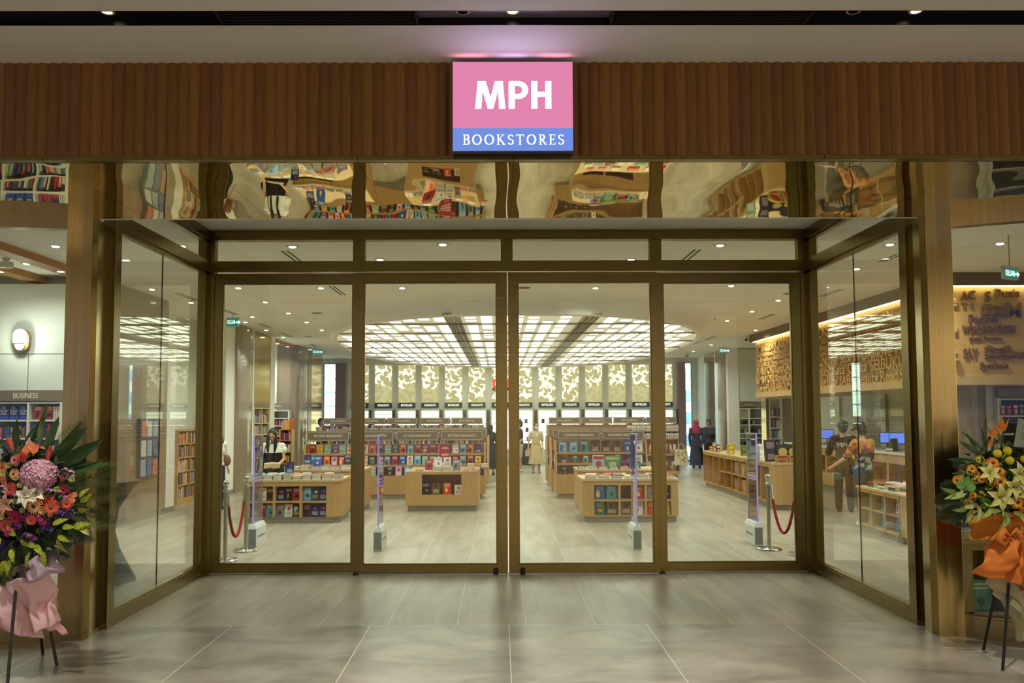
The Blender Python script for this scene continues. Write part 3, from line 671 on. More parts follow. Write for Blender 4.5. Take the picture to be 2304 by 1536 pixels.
for k, px in enumerate(bays):
    for j in range(4 if k in (6, 7) else 1):
        for q in range(2):
            cx = xat(px, YB) - .12 + .24 * q + random.uniform(-.05, .05); z = zsh - .12 - .34 * (j + (1 if k in (6, 7) or True else 0))
            o = bpy.data.objects.new('boxed_gift', random.choice(tiny)); COL.objects.link(o); o.location = (cx, YB - .17, z + .002)
            tag(o, 'tiny boxed gift, %s of two on the %s shelf of the %s bay' % (('first', 'second')[q], ORD[j], ORD[k]), 'boxed gift', 'small boxed gifts on the backlit shelves')
# small hanging logo banner before the back wall
xm, Yh = xat(1127, 27.5), 27.5
g = empty('hanging_logo_banner', 'small red hanging logo banner in front of the back wall, behind the centre door stile', 'banner', (xm, Yh, zat(866, Yh)))
M().box(-.29, .29, -.01, .01, -.10, .20).build('red_panel', mat('banner_red', (222, 62, 30), .5, emit=.5), g)
M().box(-.29, .29, -.01, .01, -.19, -.10).build('dark_panel', mat('banner_dark', (50, 50, 70), .5), g)
humanist_MPH(.15, SIGNL, g, (0, -.012, .055)); text('BOOKSTORES', .065, SIGNL, g, (0, -.012, -.145))
M().tube([(0, 0, .2), (0, 0, ZC - g.location.z)], .006, 5).build('wire', STEELB, g)
g = empty('hanging_logo_banner', 'small red hanging logo banner on the wall behind the cashier customers', 'banner', (9.5, 24.2, 1.82 - (886 - 932) / 1800 * 24.2), R(-90))
M().box(-.29, .29, -.01, .01, -.10, .20).build('red_panel', MATS['banner_red'], g); M().box(-.29, .29, -.01, .01, -.19, -.10).build('dark_panel', MATS['banner_dark'], g)
humanist_MPH(.15, SIGNL, g, (0, -.012, .055)); text('BOOKSTORES', .065, SIGNL, g, (0, -.012, -.145))

# ================================================================ CARVED LETTER BULKHEAD
BX0, BY0, BY1, BZ = 7.05, 12.3, 21.8, 2.39
CARV = mat('carved_beech', (206, 158, 84), .55, noise_amt=.06, nscale=6, stretch=(9, 9, .6)); CARVD = mat('recess_shade', (150, 108, 52), .6)
bk = empty('carved_letter_bulkhead', 'long hanging beech bulkhead covered with carved words and pictures over the cashier', 'wall feature', (0, 0, 0))
M().box(BX0, BX0 + 1.6, BY0, BY1, BZ, ZC - .2).box(BX0 + 1.6, 12, BY0, BY0 + .5, BZ, ZC - .2).build('panel', CARV, bk)
M().box(BX0 - .12, BX0 + 1.6, BY0 - .12, BY1 + .2, ZC - .2, ZC).box(BX0 + 1.6, 12, BY0 - .12, BY0 + .5, ZC - .2, ZC).build('top_band', mat('bulkhead_band', (112, 82, 44), .5), bk)
M().box(BX0 - .07, BX0 - .03, BY0 - .05, BY1 + .1, ZC - .215, ZC - .2).box(BX0 - .07, 12, BY0 - .07, BY0 - .03, ZC - .215, ZC - .2).build('light_strip', emis('strip_led', (255, 240, 200), 7), bk)
M().box(BX0 - .04, BX0 + 1.6, BY0 - .04, BY1 + .04, BZ - .14, BZ).box(BX0 + 1.6, 12, BY0 - .04, BY0 + .5, BZ - .14, BZ).build('bottom_band', mat('bulkhead_lip', (196, 160, 104), .5), bk)
def relief(parts, depth, mats, T, name):
    mm = M()
    for s, x, z, h, xs in parts:
        me = text_mesh(s, h * 1.35, mats, depth, xs, h * .012)
        mm.add([(v.co.x + x, v.co.y, v.co.z + z) for v in me.vertices], [tuple(p.vertices) for p in me.polygons], 0, T); bpy.data.meshes.remove(me)
    return mm.build(name, mats, bk)
CLT = mat('carved_shaded', (128, 84, 36), .6)  # darker beech: shadow on the front letters put into the colour
fx = lambda p: xat(p, BY0) ; fz = lambda y: zat(y, BY0, 2230)
words = [('A', 2178, 666, 20, 1), ('C', 2195, 664, 20, 1), ('T', 2177, 690, 16, 1), ('I', 2194, 690, 16, 1), ('S', 2231, 668, 24, 1), ('Dunia', 2275, 660, 20, .9), ('Packed', 2219, 718, 20, .9), ('WOW', 2189, 742, 18, .5), ('LEARN', 2227, 742, 18, .5),
         ('BUKU', 2270, 742, 20, .6), ('penuh Perasaan', 2222, 761, 10, .85), ('SAY', 2187, 795, 22, .6), ('Symbols', 2240, 823, 16, .9), ('M', 2290, 700, 36, 1), ('READ', 2290, 800, 16, .8), ('& more', 2255, 690, 12, 1)]
relief([(s, fx(px), fz(py), (h * 1.0 / 1800 * BY0), xs) for s, px, py, h, xs in words], .014, CLT, Matrix.Translation((0, BY0 - .02, 0)), 'carved_words')
m = M()                                               # open book and leaf pictures
for c_, pz in ((fx(2250), fz(785)), (fx(2246), fz(692))):
    for s in (-1, 1):
        for q in range(4):
            m.prism([(c_, pz - .05 * q), (c_ + s * .16, pz + .06 - .05 * q), (c_ + s * .21, pz + .01 - .05 * q), (c_ + s * .16, pz - .02 - .05 * q)], 0, .03 if q % 2 else .045, T=Matrix.Translation((0, BY0, 0)) @ Matrix.Rotation(R(90), 4, 'X'))
m.build('carved_picture', CLT, bk)
pool = ['BEAT', 'Kata', 'SEL', 'Novel', 'PUISI', 'Read', 'BUKU', 'Story', 'ILMU', 'Beauty', 'ABC', 'Love', 'DREAM', 'Cerita', 'WORD', 'Page', 'Hikayat', 'SENI', 'Open', 'LIFE', '&', '?', 'Q', 'R']
parts = []; y = BY0 + .1; random.seed(5)
M().box(BX0 - .006, BX0 - .001, BY0 + .12, BY1 - .08, BZ + .05, ZC - .30).build('shade_panel', CARVD, bk)  # thin dark sheet, paints the shade between the raised side letters
z = ZC - .33
while z > BZ + .16:
    h = random.choice((.11, .15, .21)); x = .1
    while x < BY1 - BY0 - .3:
        s = random.choice(pool); wd = len(s) * h * .80; parts.append((s, x + wd / 2, z - h / 2, h * 1.05, 1.12)); x += wd + .03
    z -= h + .018
T = Matrix.Translation((BX0 - .015, BY1, 0)) @ Matrix.Rotation(R(-90), 4, 'Z')
relief(parts, .030, CARV, T, 'carved_words')

# ================================================================ BOOKS
COV = [('navy', (34, 44, 92), (220, 220, 225), (200, 60, 50)), ('crimson', (160, 32, 34), (240, 225, 200), (30, 20, 20)), ('teal', (70, 140, 140), (240, 240, 230), (20, 60, 70)),
       ('cream', (224, 214, 190), (60, 50, 45), (180, 60, 50)), ('black', (28, 26, 28), (225, 215, 200), (170, 120, 40)), ('orange', (222, 104, 34), (250, 240, 220), (60, 30, 20)),
       ('yellow', (226, 188, 48), (40, 40, 40), (190, 50, 30)), ('sky blue', (120, 170, 206), (250, 250, 250), (30, 70, 130)), ('forest green', (48, 92, 58), (232, 226, 190), (200, 150, 60)),
       ('pink', (222, 150, 168), (250, 245, 240), (120, 40, 80)), ('white', (232, 230, 222), (60, 90, 130), (210, 70, 60)), ('purple', (92, 62, 128), (236, 226, 240), (230, 170, 60)),
       ('brown', (108, 74, 48), (230, 210, 170), (40, 26, 20)), ('grey', (128, 130, 132), (240, 240, 240), (40, 44, 60)), ('scarlet', (206, 48, 36), (250, 240, 230), (250, 200, 60)),
       ('mint', (160, 204, 178), (40, 70, 60), (230, 110, 90)), ('royal blue', (36, 84, 170), (245, 245, 250), (240, 190, 50)), ('maroon', (92, 28, 38), (226, 196, 150), (20, 14, 16)),
       ('charcoal', (52, 54, 58), (232, 200, 80), (190, 190, 190)), ('peach', (236, 186, 148), (90, 40, 40), (220, 90, 80))]
def cover_mat(i):
    nm, a, b, c = COV[i]; m = bpy.data.materials.new('cover_' + nm.replace(' ', '_')); m.use_nodes = True; nt = m.node_tree; p = nt.nodes['Principled BSDF']
    p.inputs['Roughness'].default_value = .3
    t = nt.nodes.new('ShaderNodeTexCoord'); sp = nt.nodes.new('ShaderNodeSeparateXYZ'); nt.links.new(t.outputs['Generated'], sp.inputs[0])
    def mth(op, x, y=None, z=None):
        n = nt.nodes.new('ShaderNodeMath'); n.operation = op
        for j, q in enumerate((x, y, z)):
            if q is None: continue
            if isinstance(q, (int, float)): n.inputs[j].default_value = q
            else: nt.links.new(q, n.inputs[j])
        return n.outputs[0]
    X, Z = sp.outputs[0], sp.outputs[2]
    rnd = random.Random(i * 13 + 5)
    ns = nt.nodes.new('ShaderNodeTexNoise'); ns.inputs['Scale'].default_value = 26; nt.links.new(t.outputs['Generated'], ns.inputs['Vector'])
    oi = nt.nodes.new('ShaderNodeObjectInfo'); rv = mth('MULTIPLY', oi.outputs['Random'], 37.0)
    ns.noise_dimensions = '4D'; nt.links.new(rv, ns.inputs['W'])
    z1, z0 = (.90, .66) if i % 3 else (.42, .16)
    band = mth('MULTIPLY', mth('GREATER_THAN', Z, z0), mth('LESS_THAN', Z, z1))
    lines = mth('GREATER_THAN', mth('SINE', mth('MULTIPLY', Z, rnd.choice((52, 66, 80)))), .0)
    mar = mth('LESS_THAN', mth('ABSOLUTE', mth('SUBTRACT', X, .5)), .36)
    title = mth('MULTIPLY', mth('MULTIPLY', band, lines), mth('MULTIPLY', mar, mth('GREATER_THAN', ns.outputs[0], .45)))
    cz_ = .36 if i % 3 else .68
    fr = mth('FRACT', mth('MULTIPLY', oi.outputs['Random'], 91.7)); fr2 = mth('FRACT', mth('MULTIPLY', oi.outputs['Random'], 53.3))
    dx = mth('MULTIPLY', mth('SUBTRACT', X, mth('MULTIPLY_ADD', fr, .3, .35)), mth('MULTIPLY_ADD', fr2, 1.6, .6)); dz = mth('MULTIPLY', mth('SUBTRACT', Z, cz_), mth('MULTIPLY_ADD', fr, 1.8, .8))
    n2 = nt.nodes.new('ShaderNodeTexNoise'); n2.inputs['Scale'].default_value = 4 + i % 4; nt.links.new(t.outputs['Generated'], n2.inputs['Vector']); n2.noise_dimensions = '4D'; nt.links.new(rv, n2.inputs['W']); n2.inputs['Detail'].default_value = 4
    rr = mth('ADD', mth('SQRT', mth('ADD', mth('MULTIPLY', dx, dx), mth('MULTIPLY', dz, dz))), mth('MULTIPLY', n2.outputs[0], 1.1 if i % 2 else .5))
    blob = mth('LESS_THAN', rr, .82 if i % 2 else .50)
    m1 = nt.nodes.new('ShaderNodeMix'); m1.data_type = 'RGBA'; m1.inputs[6].default_value = lin(a); m1.inputs[7].default_value = lin(c); nt.links.new(blob, m1.inputs[0])
    m2 = nt.nodes.new('ShaderNodeMix'); m2.data_type = 'RGBA'; nt.links.new(m1.outputs[2], m2.inputs[6]); m2.inputs[7].default_value = lin(b); nt.links.new(title, m2.inputs[0])
    nt.links.new(m2.outputs[2], p.inputs['Base Color']); return m
CM = [cover_mat(i) for i in range(len(COV))]
PAGES = mat('book_pages', (226, 216, 192), .8, noise_amt=.05, nscale=60, stretch=(1, 1, 1))
def book_data(i, w=.135, h=.21, t=.026):
    m = M().box(-w / 2, w / 2, 0, .0015, 0, h, 0).box(-w / 2, w / 2, t - .0015, t, 0, h, 0).box(-w / 2, -w / 2 + .0015, .0015, t - .0015, 0, h, 0).box(-w / 2 + .0015, w / 2 - .003, .0015, t - .0015, .003, h - .003, 1)
    return m.data('book', [CM[i], PAGES])
BK = [book_data(i) for i in range(len(COV))]
BW, BH, BT = .135, .21, .026
STUFF = M(); NB = [0]; BMAX = 298
def book(i, loc, rx=0, rz=0, sc=(1, 1, 1), label='', group='', must=False):
    if NB[0] >= BMAX and not must:
        T = Matrix.Translation(loc) @ Matrix.Rotation(rz, 4, 'Z') @ Matrix.Rotation(rx, 4, 'X') @ Matrix.Diagonal((sc[0], sc[1], sc[2], 1))
        STUFF.box(-BW / 2, BW / 2, 0, BT, 0, BH, i, T); return None
    NB[0] += 1
    o = bpy.data.objects.new('book', BK[i]); COL.objects.link(o); o.location = loc; o.rotation_euler = (rx, 0, rz); o.scale = sc
    return tag(o, '%s %s' % (COV[i][0], label), 'book', group)
def spine_mass(x0, x1, y, z, facing, hmax=.24, depth=.17, density=.94):
    # small distant spines that nobody could count, part of the single mass of books
    x = x0
    while x < x1 - .02:
        t = random.uniform(.014, .038); h = random.uniform(.72, 1) * hmax
        if random.random() < density:
            if facing == 'y': STUFF.box(x, x + t * .93, y, y + depth, z, z + h, random.randrange(20))
            elif facing == '+x': STUFF.box(y - depth, y, x, x + t * .93, z, z + h, random.randrange(20))
            else: STUFF.box(y, y + depth, x, x + t * .93, z, z + h, random.randrange(20))
        x += t
def face_row(x0, x1, y, z, n, lab, group, tilt=-12, sc=1.0, pal=None, gap=1.0, thick=1.0):
    st = (x1 - x0) / n
    for k in range(n):
        i = random.choice(pal) if pal else random.randrange(20)
        s_ = sc * random.uniform(.93, 1.04)
        sx_ = min(s_, (st - .006) / BW * gap)
        book(i, (x0 + st * (k + .5), y, z), R(tilt), 0, (sx_, thick, s_), 'book facing out, %s %s' % (ORD[k], lab), group)
def stack(x, y, z, n, lab, group, rz=0, s=1.0, must=False):
    zz = z
    if 'rear stack' in lab:
        for k in range(n): STUFF.box(x - .07, x + .07, y, y + .21, zz + .001, zz + BT - .001, random.choice((3, 10, 19))); zz += BT
        return zz
    for k in range(n):
        t = random.uniform(.85, 1.2); zz += BT * t
        book(random.choice((3, 10, 0, 1, 7, 4, 13, 2, 19)), (x + random.uniform(-.003, .003), y + random.uniform(-.004, .004), zz), R(-90), rz + R(random.uniform(-1.2, 1.2)), (s * 1.06, t * .97, s), 'book, %s in %s' % ('lowest' if k == 0 else 'topmost' if k == n - 1 else ORD[k], lab), group, must)
    return zz

# ================================================================ OAK TABLES WITH CUBBIES
def cubby_table(name, label, cat, x0, x1, yf, dep, ztop, chL, chR, cols, zr, kick=.10, face='-y'):
    """body with open cubbies in the front; cols are (x0,x1) openings, zr the (z0,z1) rows"""
    g = empty(name, label, cat, (0, 0, 0))
    cd_ = .30; poly = [(x0 - chL, yf + chL * 1.3), (x0, yf), (x1, yf), (x1 + chR, yf + chR * 1.3), (x1 + chR, yf + dep), (x0 - chL, yf + dep)]
    inner = lambda p: [(a + (.03 if a < (x0 + x1) / 2 else -.03), b + (.03 if b < yf + dep / 2 else -.03)) for a, b in p]
    M().prism(inner(poly), 0, kick).build('plinth', KICK, g)
    ot = [(a + (-.015 if a < (x0 + x1) / 2 else .015), b + (-.015 if b < yf + dep / 2 else .015)) for a, b in poly]
    M().prism(ot, ztop - .035, ztop).build('table_top', OAKL, g, bevel=.004)
    b = M(); zc = ztop - .035
    b.prism([(x0 - chL, yf + cd_), (x1 + chR, yf + cd_), (x1 + chR, yf + dep), (x0 - chL, yf + dep)], kick, zc, 0)
    c0, c1 = cols[0][0], cols[-1][1]
    b.prism([(x0 - chL, yf + chL * 1.3), (x0, yf), (c0, yf), (c0, yf + cd_), (x0 - chL, yf + cd_)], kick, zc, 0)
    b.prism([(c1, yf), (x1, yf), (x1 + chR, yf + chR * 1.3), (x1 + chR, yf + cd_), (c1, yf + cd_)], kick, zc, 0)
    for a, c in zip(cols, cols[1:]): b.box(a[1], c[0], yf, yf + cd_, kick, zc)
    for a in cols:
        b.box(a[0], a[1], yf, yf + cd_, kick, zr[0][0]).box(a[0], a[1], yf, yf + cd_, zr[-1][1], zc)
        for r0, r1 in zip(zr, zr[1:]): b.box(a[0], a[1], yf, yf + cd_, r0[1], r1[0])
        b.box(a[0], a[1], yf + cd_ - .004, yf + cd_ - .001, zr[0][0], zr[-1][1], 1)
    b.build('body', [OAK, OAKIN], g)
    return g
# --- low table nearest the fiction side
YA = fl(640, 1177).y; XA = lambda p: xat(p, YA, 1100); ZA = lambda y: zat(y, YA, 650)
ztA = ZA(1079.5); colsA = [(XA(562), XA(614)), (XA(620), XA(674)), (XA(680), XA(734))]; rowsA = [(ZA(1164), ZA(1131.5)), (ZA(1126.5), ZA(1094))]
cubby_table('book_table', 'low oak book table with six cubbies in front of the long-haired woman', 'table', XA(556), XA(750), YA, .95, ztA, .11, .11, colsA, rowsA)
grp = 'books facing out in the cubbies of the table before the woman'
pal = [[3, 7], [12, 4], [13, 2, 17], [4, 0], [6, 17, 18], [13, 4, 3]]
for r_i in (1, 0):
    for c_i, (a, b) in enumerate(colsA):
        for k in range(3):
            st = (b - a) / 3; i = random.choice([0, 4, 17, 12, 13, 2, 18, 3, 7, 1])
            book(i, (a + st * (k + .5), YA + .06, rowsA[r_i][0] + .002), R(-9), 0, (.96, 1, 1.02), 'book, %s in the %s %s cubby under the woman\'s table' % (ORD[k], ORD[c_i], 'upper' if r_i else 'lower'), grp)
nst = 10; st = (XA(766) - XA(546)) / nst
for k in range(nst):
    stack(XA(546) + st * (k + .5), YA + .02 + (.12 if k in (0, nst - 1) else 0), ztA, 3 + (k % 3 == 1), 'the %s front stack on the woman\'s table' % ORD[k], 'stacked paperbacks along the front of the woman\'s table')
book(0, (XA(645.5), YA + .16, ztA + .09), R(-16), 0, (1.0, 1, 1.0), 'book standing upright on the front stacks before the woman', 'upright books on the woman\'s table')
for k in range(6):
    stack(XA(590) + .2 * k, YA + .5, ztA, 3, 'the %s rear stack on the woman\'s table' % ORD[k], 'stacked paperbacks at the rear of the woman\'s table')
# --- next low table behind it
YA2 = fl(780, 1152.5).y; X2 = lambda p: xat(p, YA2, 1100); Z2 = lambda y: zat(y, YA2, 780)
cubby_table('book_table', 'plain oak book table between the woman\'s table and the fiction shelves', 'table', X2(650), X2(806), YA2, .9, Z2(1056), .0, .1, [(X2(660), X2(700)), (X2(706), X2(746))], [(.16, .4), (.44, .62)])
for k in range(7):
    x = X2(662) + k * .19
    zt_ = stack(x, YA2 + .03, Z2(1056), 2 + k % 2, 'the %s stack on the plain table' % ORD[k], 'stacks on the plain table before the fiction shelves')
    if k in (1, 2, 5): book([0, 16, 4][(1, 2, 5).index(k)], (x, YA2 + .2, zt_), R(-20), 0, (1.05, 1, .9), 'book leaning above the %s stack of the plain table' % ORD[k], 'upright books on the plain table')
# --- centre table with a niche
YT = fl(1000, 1150).y; XT = lambda p: xat(p, YT, 1100); ZT_ = lambda y: zat(y, YT, 1000)
ztB = ZT_(1061); x0, x1 = XT(912), XT(1076); n0, n1, nz0, nz1 = XT(949), XT(1038), ZT_(1113), ZT_(1067)
g = empty('book_table', 'oak block table with one wide niche, on the aisle before the fiction shelves', 'table', (0, 0, 0))
M().box(XT(917), XT(1072), YT + .06, YT + 1.3, 0, ZT_(1137)).build('plinth', KICK, g)
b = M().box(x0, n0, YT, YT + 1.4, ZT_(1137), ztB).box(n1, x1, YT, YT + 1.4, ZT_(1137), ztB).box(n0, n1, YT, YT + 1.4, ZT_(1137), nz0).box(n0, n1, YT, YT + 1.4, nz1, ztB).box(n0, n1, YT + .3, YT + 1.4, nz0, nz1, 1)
b.build('body', [OAK, OAKIN], g)
for k, (px, i, lab, s_) in enumerate(((957, 4, 'with a pale portrait band', 1.05), (980, 12, 'with a gilt motif', 1.05), (1005, 14, 'with a dark lower half', 1.08), (1031, 3, 'with small writing', .85))):
    book(i, (XT(px), YT + .08, nz0 + .001), R(-8), 0, (1.08, 1, s_), 'book %s, in the niche of the block table' % lab, 'books in the niche of the block table')
for k in range(8):
    x = XT(921) + k * (XT(1068) - XT(921)) / 7
    hgt = (2, 2, 2, 4, 4, 3, 2, 2)[k]
    zt_ = stack(x, YT + .04, ztB, 1 if k in (2, 5) else hgt - 1, 'the %s front stack on the block table' % ORD[k], 'stacks along the front of the block table')
    if k in (2, 3, 4, 5):
        book([1, 10, 3, 13][k - 2], (x, YT + .16, zt_), R(-14), 0, (1.05, 1, .92), 'book propped on the %s stack of the block table' % ORD[k], 'propped books on the block table')
for k in range(5):
    stack(XT(960) + .27 * k, YT + .75, ztB, 4, 'the %s rear stack on the block table' % ORD[k], 'rear stacks on the block table')
g = empty('price_poster', 'red framed price poster standing on the block table before the fiction shelves', 'poster', (XT(997), YT + .5, ztB))
M().box(-.10, .10, 0, .012, .18, .48).build('red_card', mat('poster_red', (176, 40, 52), .35), g)
M().box(-.105, -.095, -.004, .014, 0, .485).box(.095, .105, -.004, .014, 0, .485).box(-.105, .105, -.004, .014, .475, .485).box(-.105, .105, -.004, .014, .17, .18).build('frame', ACRYL, g)
M().box(-.1, .1, -.04, .04, 0, .006).build('foot', ACRYL, g)
m = M()
for z, w in ((.43, .05), (.41, .07), (.31, .075), (.29, .075), (.27, .07), (.22, .04)): m.box(-w, w, -.0012, 0, z, z + .009)
m.build('print', mat('print_white', (240, 226, 220), .5), g)

# ================================================================ GONDOLAS
def sign_board(g, x0, x1, y, z0, z1, txt, size, xs=.9):
    sb = M().box(x0, x1, y, y + .025, z0, z1).build('sign_board', BROWN, g)
    t, i = .007, .02; f = M()
    f.box(x0 + i, x1 - i, y - .003, y, z0 + i, z0 + i + t).box(x0 + i, x1 - i, y - .003, y, z1 - i - t, z1 - i).box(x0 + i, x0 + i + t, y - .003, y, z0 + i, z1 - i).box(x1 - i - t, x1 - i, y - .003, y, z0 + i, z1 - i)
    f.build('border', CREAM, sb); text(txt, size, CREAM, sb, ((x0 + x1) / 2, y - .002, (z0 + z1) / 2), xs=xs, off=.0012)
def gondola(label, x0, x1, yf, nmod, txt, rows, ztop, zs0, zs1, dep=.62, size=.072, cat='bookshelf', txs=.9):
    g = empty('bookshelf_gondola', label, cat, (0, 0, 0))
    M().box(x0 + .03, x1 - .03, yf + .03, yf + dep - .03, 0, .1).build('plinth', KICK, g)
    b = M(); b.box(x0, x1, yf + .01, yf + dep, .1, rows[0][0] - .02); b.box(x0, x1, yf + .30, yf + .33, rows[0][0] - .02, ztop)
    for k, (z, dy) in enumerate(rows):
        b.box(x0, x1, yf + dy, yf + .30, z - .02, z).box(x0, x1, yf + dy - .012, yf + dy, z - .03, z + .02)
    for k in range(nmod + 1):
        x = x0 + (x1 - x0) * k / nmod
        if 0 < k < nmod: b.box(x - .008, x + .008, yf + .2, yf + .3, rows[0][0], ztop)
    b.build('body', OAK, g)
    for x in (x0 - .03, x1): M().prism([(yf, .1), (yf + dep, .1), (yf + dep, ztop), (yf + .2, ztop), (yf, rows[0][0] + .1)], 0, .03, T=Matrix.Translation((x, 0, 0)) @ Matrix(((0, 0, 1, 0), (1, 0, 0, 0), (0, 1, 0, 0), (0, 0, 0, 1)))).build('end_panel', OAK, g)
    for k in range(nmod):
        a = x0 + (x1 - x0) * k / nmod + .02; c = x0 + (x1 - x0) * (k + 1) / nmod - .02
        sign_board(g, a, c, yf + .14, zs0, zs1, txt, size, txs)
        for q in (a + .1, c - .115): M().box(q, q + .015, yf + .165, yf + .315, max(ztop, zs0 + .0), zs0 + .05).box(q, q + .015, yf + .30, yf + .315, ztop - .001, zs0 + .05).build('bracket', BRONZE, g)
    return g
YL1 = fl(870, 1123).y; G = lambda y, px=870: zat(y, YL1, px)
xe = xat(1089, YL1, 1100); xs_ = xat(683, YL1, 1100)
rows = [(G(1072), .03), (G(1048), .11), (G(1022), .19)]
gondola('long oak fiction shelf stand with four taupe signs, behind the block table', xs_, xe, YL1, 4, 'FICTION HIGHLIGHTS', rows, G(999), G(992.5), G(969), txs=.85)
mod = (xe - xs_) / 4
for r_i, (z, dy) in reversed(list(enumerate(rows))):
    lab = 'on the %s shelf of the fiction stand' % ('lowest', 'middle', 'top')[r_i]
    n_ = 23 if r_i else 20
    face_row(xs_ + .05, xe - .05, YL1 + dy + .01, z + .002, n_, lab, 'books facing out on the %s shelf of the fiction stand' % ('lowest', 'middle', 'top')[r_i])
for k, (yy_, lab) in enumerate(((fl(1091, 1099).y, 'oak shelf stand directly behind the fiction stand, mostly its aisle end'), (fl(1095, 1085).y, 'oak shelf stand second behind the fiction stand'))):
    rr = [(.5, .03), (.75, .11), (1.0, .19)]
    gondola(lab, xs_, xe + .03, yy_, 4, 'FICTION HIGHLIGHTS', rr, 1.25, G(992.5), G(969), txs=.85)
    for z, dy in rr: spine_mass(xs_ + .1, xe - .1, yy_ + dy + .02, z, 'y')
YG4 = 22.9
gz0, gz1 = zat(953.5, YG4), zat(939, YG4)
for k, (xa, xb, nm, lab) in enumerate(((xat(722, YG4), xat(1086, YG4), 5, 'tall oak gift stand with taupe signs behind the fiction stands'), (xat(1234, YG4), xat(1527, YG4), 4, 'tall oak gift stand with taupe signs behind the children\'s stands'))):
    rr = [(.42, .03), (.80, .06), (1.10, .12), (1.34, .14)] if k == 0 else [(.18, .03), (.66, .06), (1.12, .08), (1.34, .12)]
    g = gondola(lab, xa, xb, YG4, nm, 'GIFTS & LIFESTYLE', rr, 1.52, gz0, gz1, size=.06, cat='gift shelf')
    if k == 0:
        for z, dy in rr: spine_mass(xa + .1, xb - .1, YG4 + dy + .02, z, 'y', hmax=.18)
    else:
        WB = mat('mug_box_white', (226, 222, 212), .4); DKC = mat('print_dark', (70, 60, 70), .5)
        mb = M().box(-.055, .055, 0, .10, 0, .14, 0); mb.lathe([(.034, 0), (.034, .002)], 14, 1, T=Matrix.Translation((0, -.001, .065)) @ Matrix.Rotation(R(90), 4, 'X')); mb.lathe([(.02, 0), (.02, .003)], 14, 0, T=Matrix.Translation((0, -.001, .065)) @ Matrix.Rotation(R(90), 4, 'X'))
        mbd = mb.data('mug_box', [WB, DKC])
        for j, z in ((0, 1.34), (1, 1.12)):
            for q in range(11):
                o = bpy.data.objects.new('mug_box', mbd); COL.objects.link(o); o.location = (xat(1536, YG4) - .16 - q * .135, YG4 + .1, z + .002)
                tag(o, 'white mug box with round print, %s from the tote bag on the %s gift shelf' % (ORD[q], ('top', 'second')[j]), 'box', 'white mug boxes on the gift stand')
        bas = M().lathe([(.09, 0), (.12, .13), (.115, .135)], 16, 0).data('basket', [mat('wicker', (170, 128, 74), .7, noise_amt=.2, nscale=60)])
        rol = M().tube([(0, 0, 0), (.02, 0, .26)], .028, 10).data('paper_roll', [mat('paper_roll', (226, 216, 190), .7)])
        for j, z in ((0, .66), (1, .18)):
            for q in range(5):
                x = xat(1536, YG4) - .24 - q * .31
                o = bpy.data.objects.new('wicker_basket', bas); COL.objects.link(o); o.location = (x, YG4 + .16, z + .002); tag(o, 'round wicker basket, %s from the tote bag on the %s gift shelf' % (ORD[q], ('third', 'lowest')[j]), 'basket', 'wicker baskets on the gift stand')
                for u in range(4):
                    p = bpy.data.objects.new('paper_roll', rol); COL.objects.link(p); p.location = (x - .07 + .045 * u, YG4 + .15 + .03 * (u % 2), z + .02); p.rotation_euler = (R(random.uniform(-10, 8)), R(random.uniform(-14, 18)), 0)
                    tag(p, 'cream paper roll, %s in the %s basket of the %s gift shelf' % (ORD[u], ORD[q], ('third', 'lowest')[j]), 'paper roll', 'paper rolls in the baskets')
# children's stands
xc0, xc1 = xat(1254, YL1, 1100), xat(1456.5, YL1, 1100)
rowc = [(G(1070), .03), (G(1045), .10), (G(1021), .18)]
gondola('oak children\'s shelf stand with two taupe signs, behind the boxed kits table', xc0, xc1, YL1, 2, 'CHILDREN\'S HIGHLIGHTS', rowc, G(993), G(991), G(970), txs=.8)
face_row(xc0 + .02, xc1 - .02, YL1 + .19, rowc[2][0] + .002, 8, 'on the top shelf of the children\'s stand', 'picture books on the top children\'s shelf', sc=1.30, pal=[6, 2, 16, 7, 8, 10, 12, 14], gap=1.0)
face_row(xc0 + .05, xc1 - .02, YL1 + .11, rowc[1][0] + .002, 8, 'on the middle shelf of the children\'s stand', 'picture books on the middle children\'s shelf', sc=.86, pal=[4, 0, 13, 10, 8, 12])
face_row(xc0 + .05, xc0 + .75, YL1 + .04, rowc[0][0] + .002, 3, 'on the lowest shelf of the children\'s stand', 'picture books on the lowest children\'s shelf', sc=.84, pal=[4, 10, 18])
for k, py in enumerate((1105, 1091)):
    yy_ = fl(1240, py).y; rr = [(.5, .03), (.75, .11), (1.0, .19)]
    gondola('oak shelf stand %s behind the children\'s stand, showing its aisle end' % ORD[k], xc0 + .0, xc1, yy_, 2, 'CHILDREN\'S HIGHLIGHTS', rr, 1.25, G(991), G(970), txs=.8)
    for z, dy in rr: spine_mass(xc0 + .1, xc1 - .1, yy_ + dy + .02, z, 'y')
for k, (i, z) in enumerate(((5, .95), (10, .74), (14, .52))):
    b = book(i, (xc0 - .085, YL1 + .1 + .02, z), 0, R(-90), (1.3, .4, .92), 'activity book hung on the children\'s aisle end, %s from top' % ORD[k], 'activity books on the aisle end', must=True)
    b.location = (xc0 - .045, YL1 + .24, z)
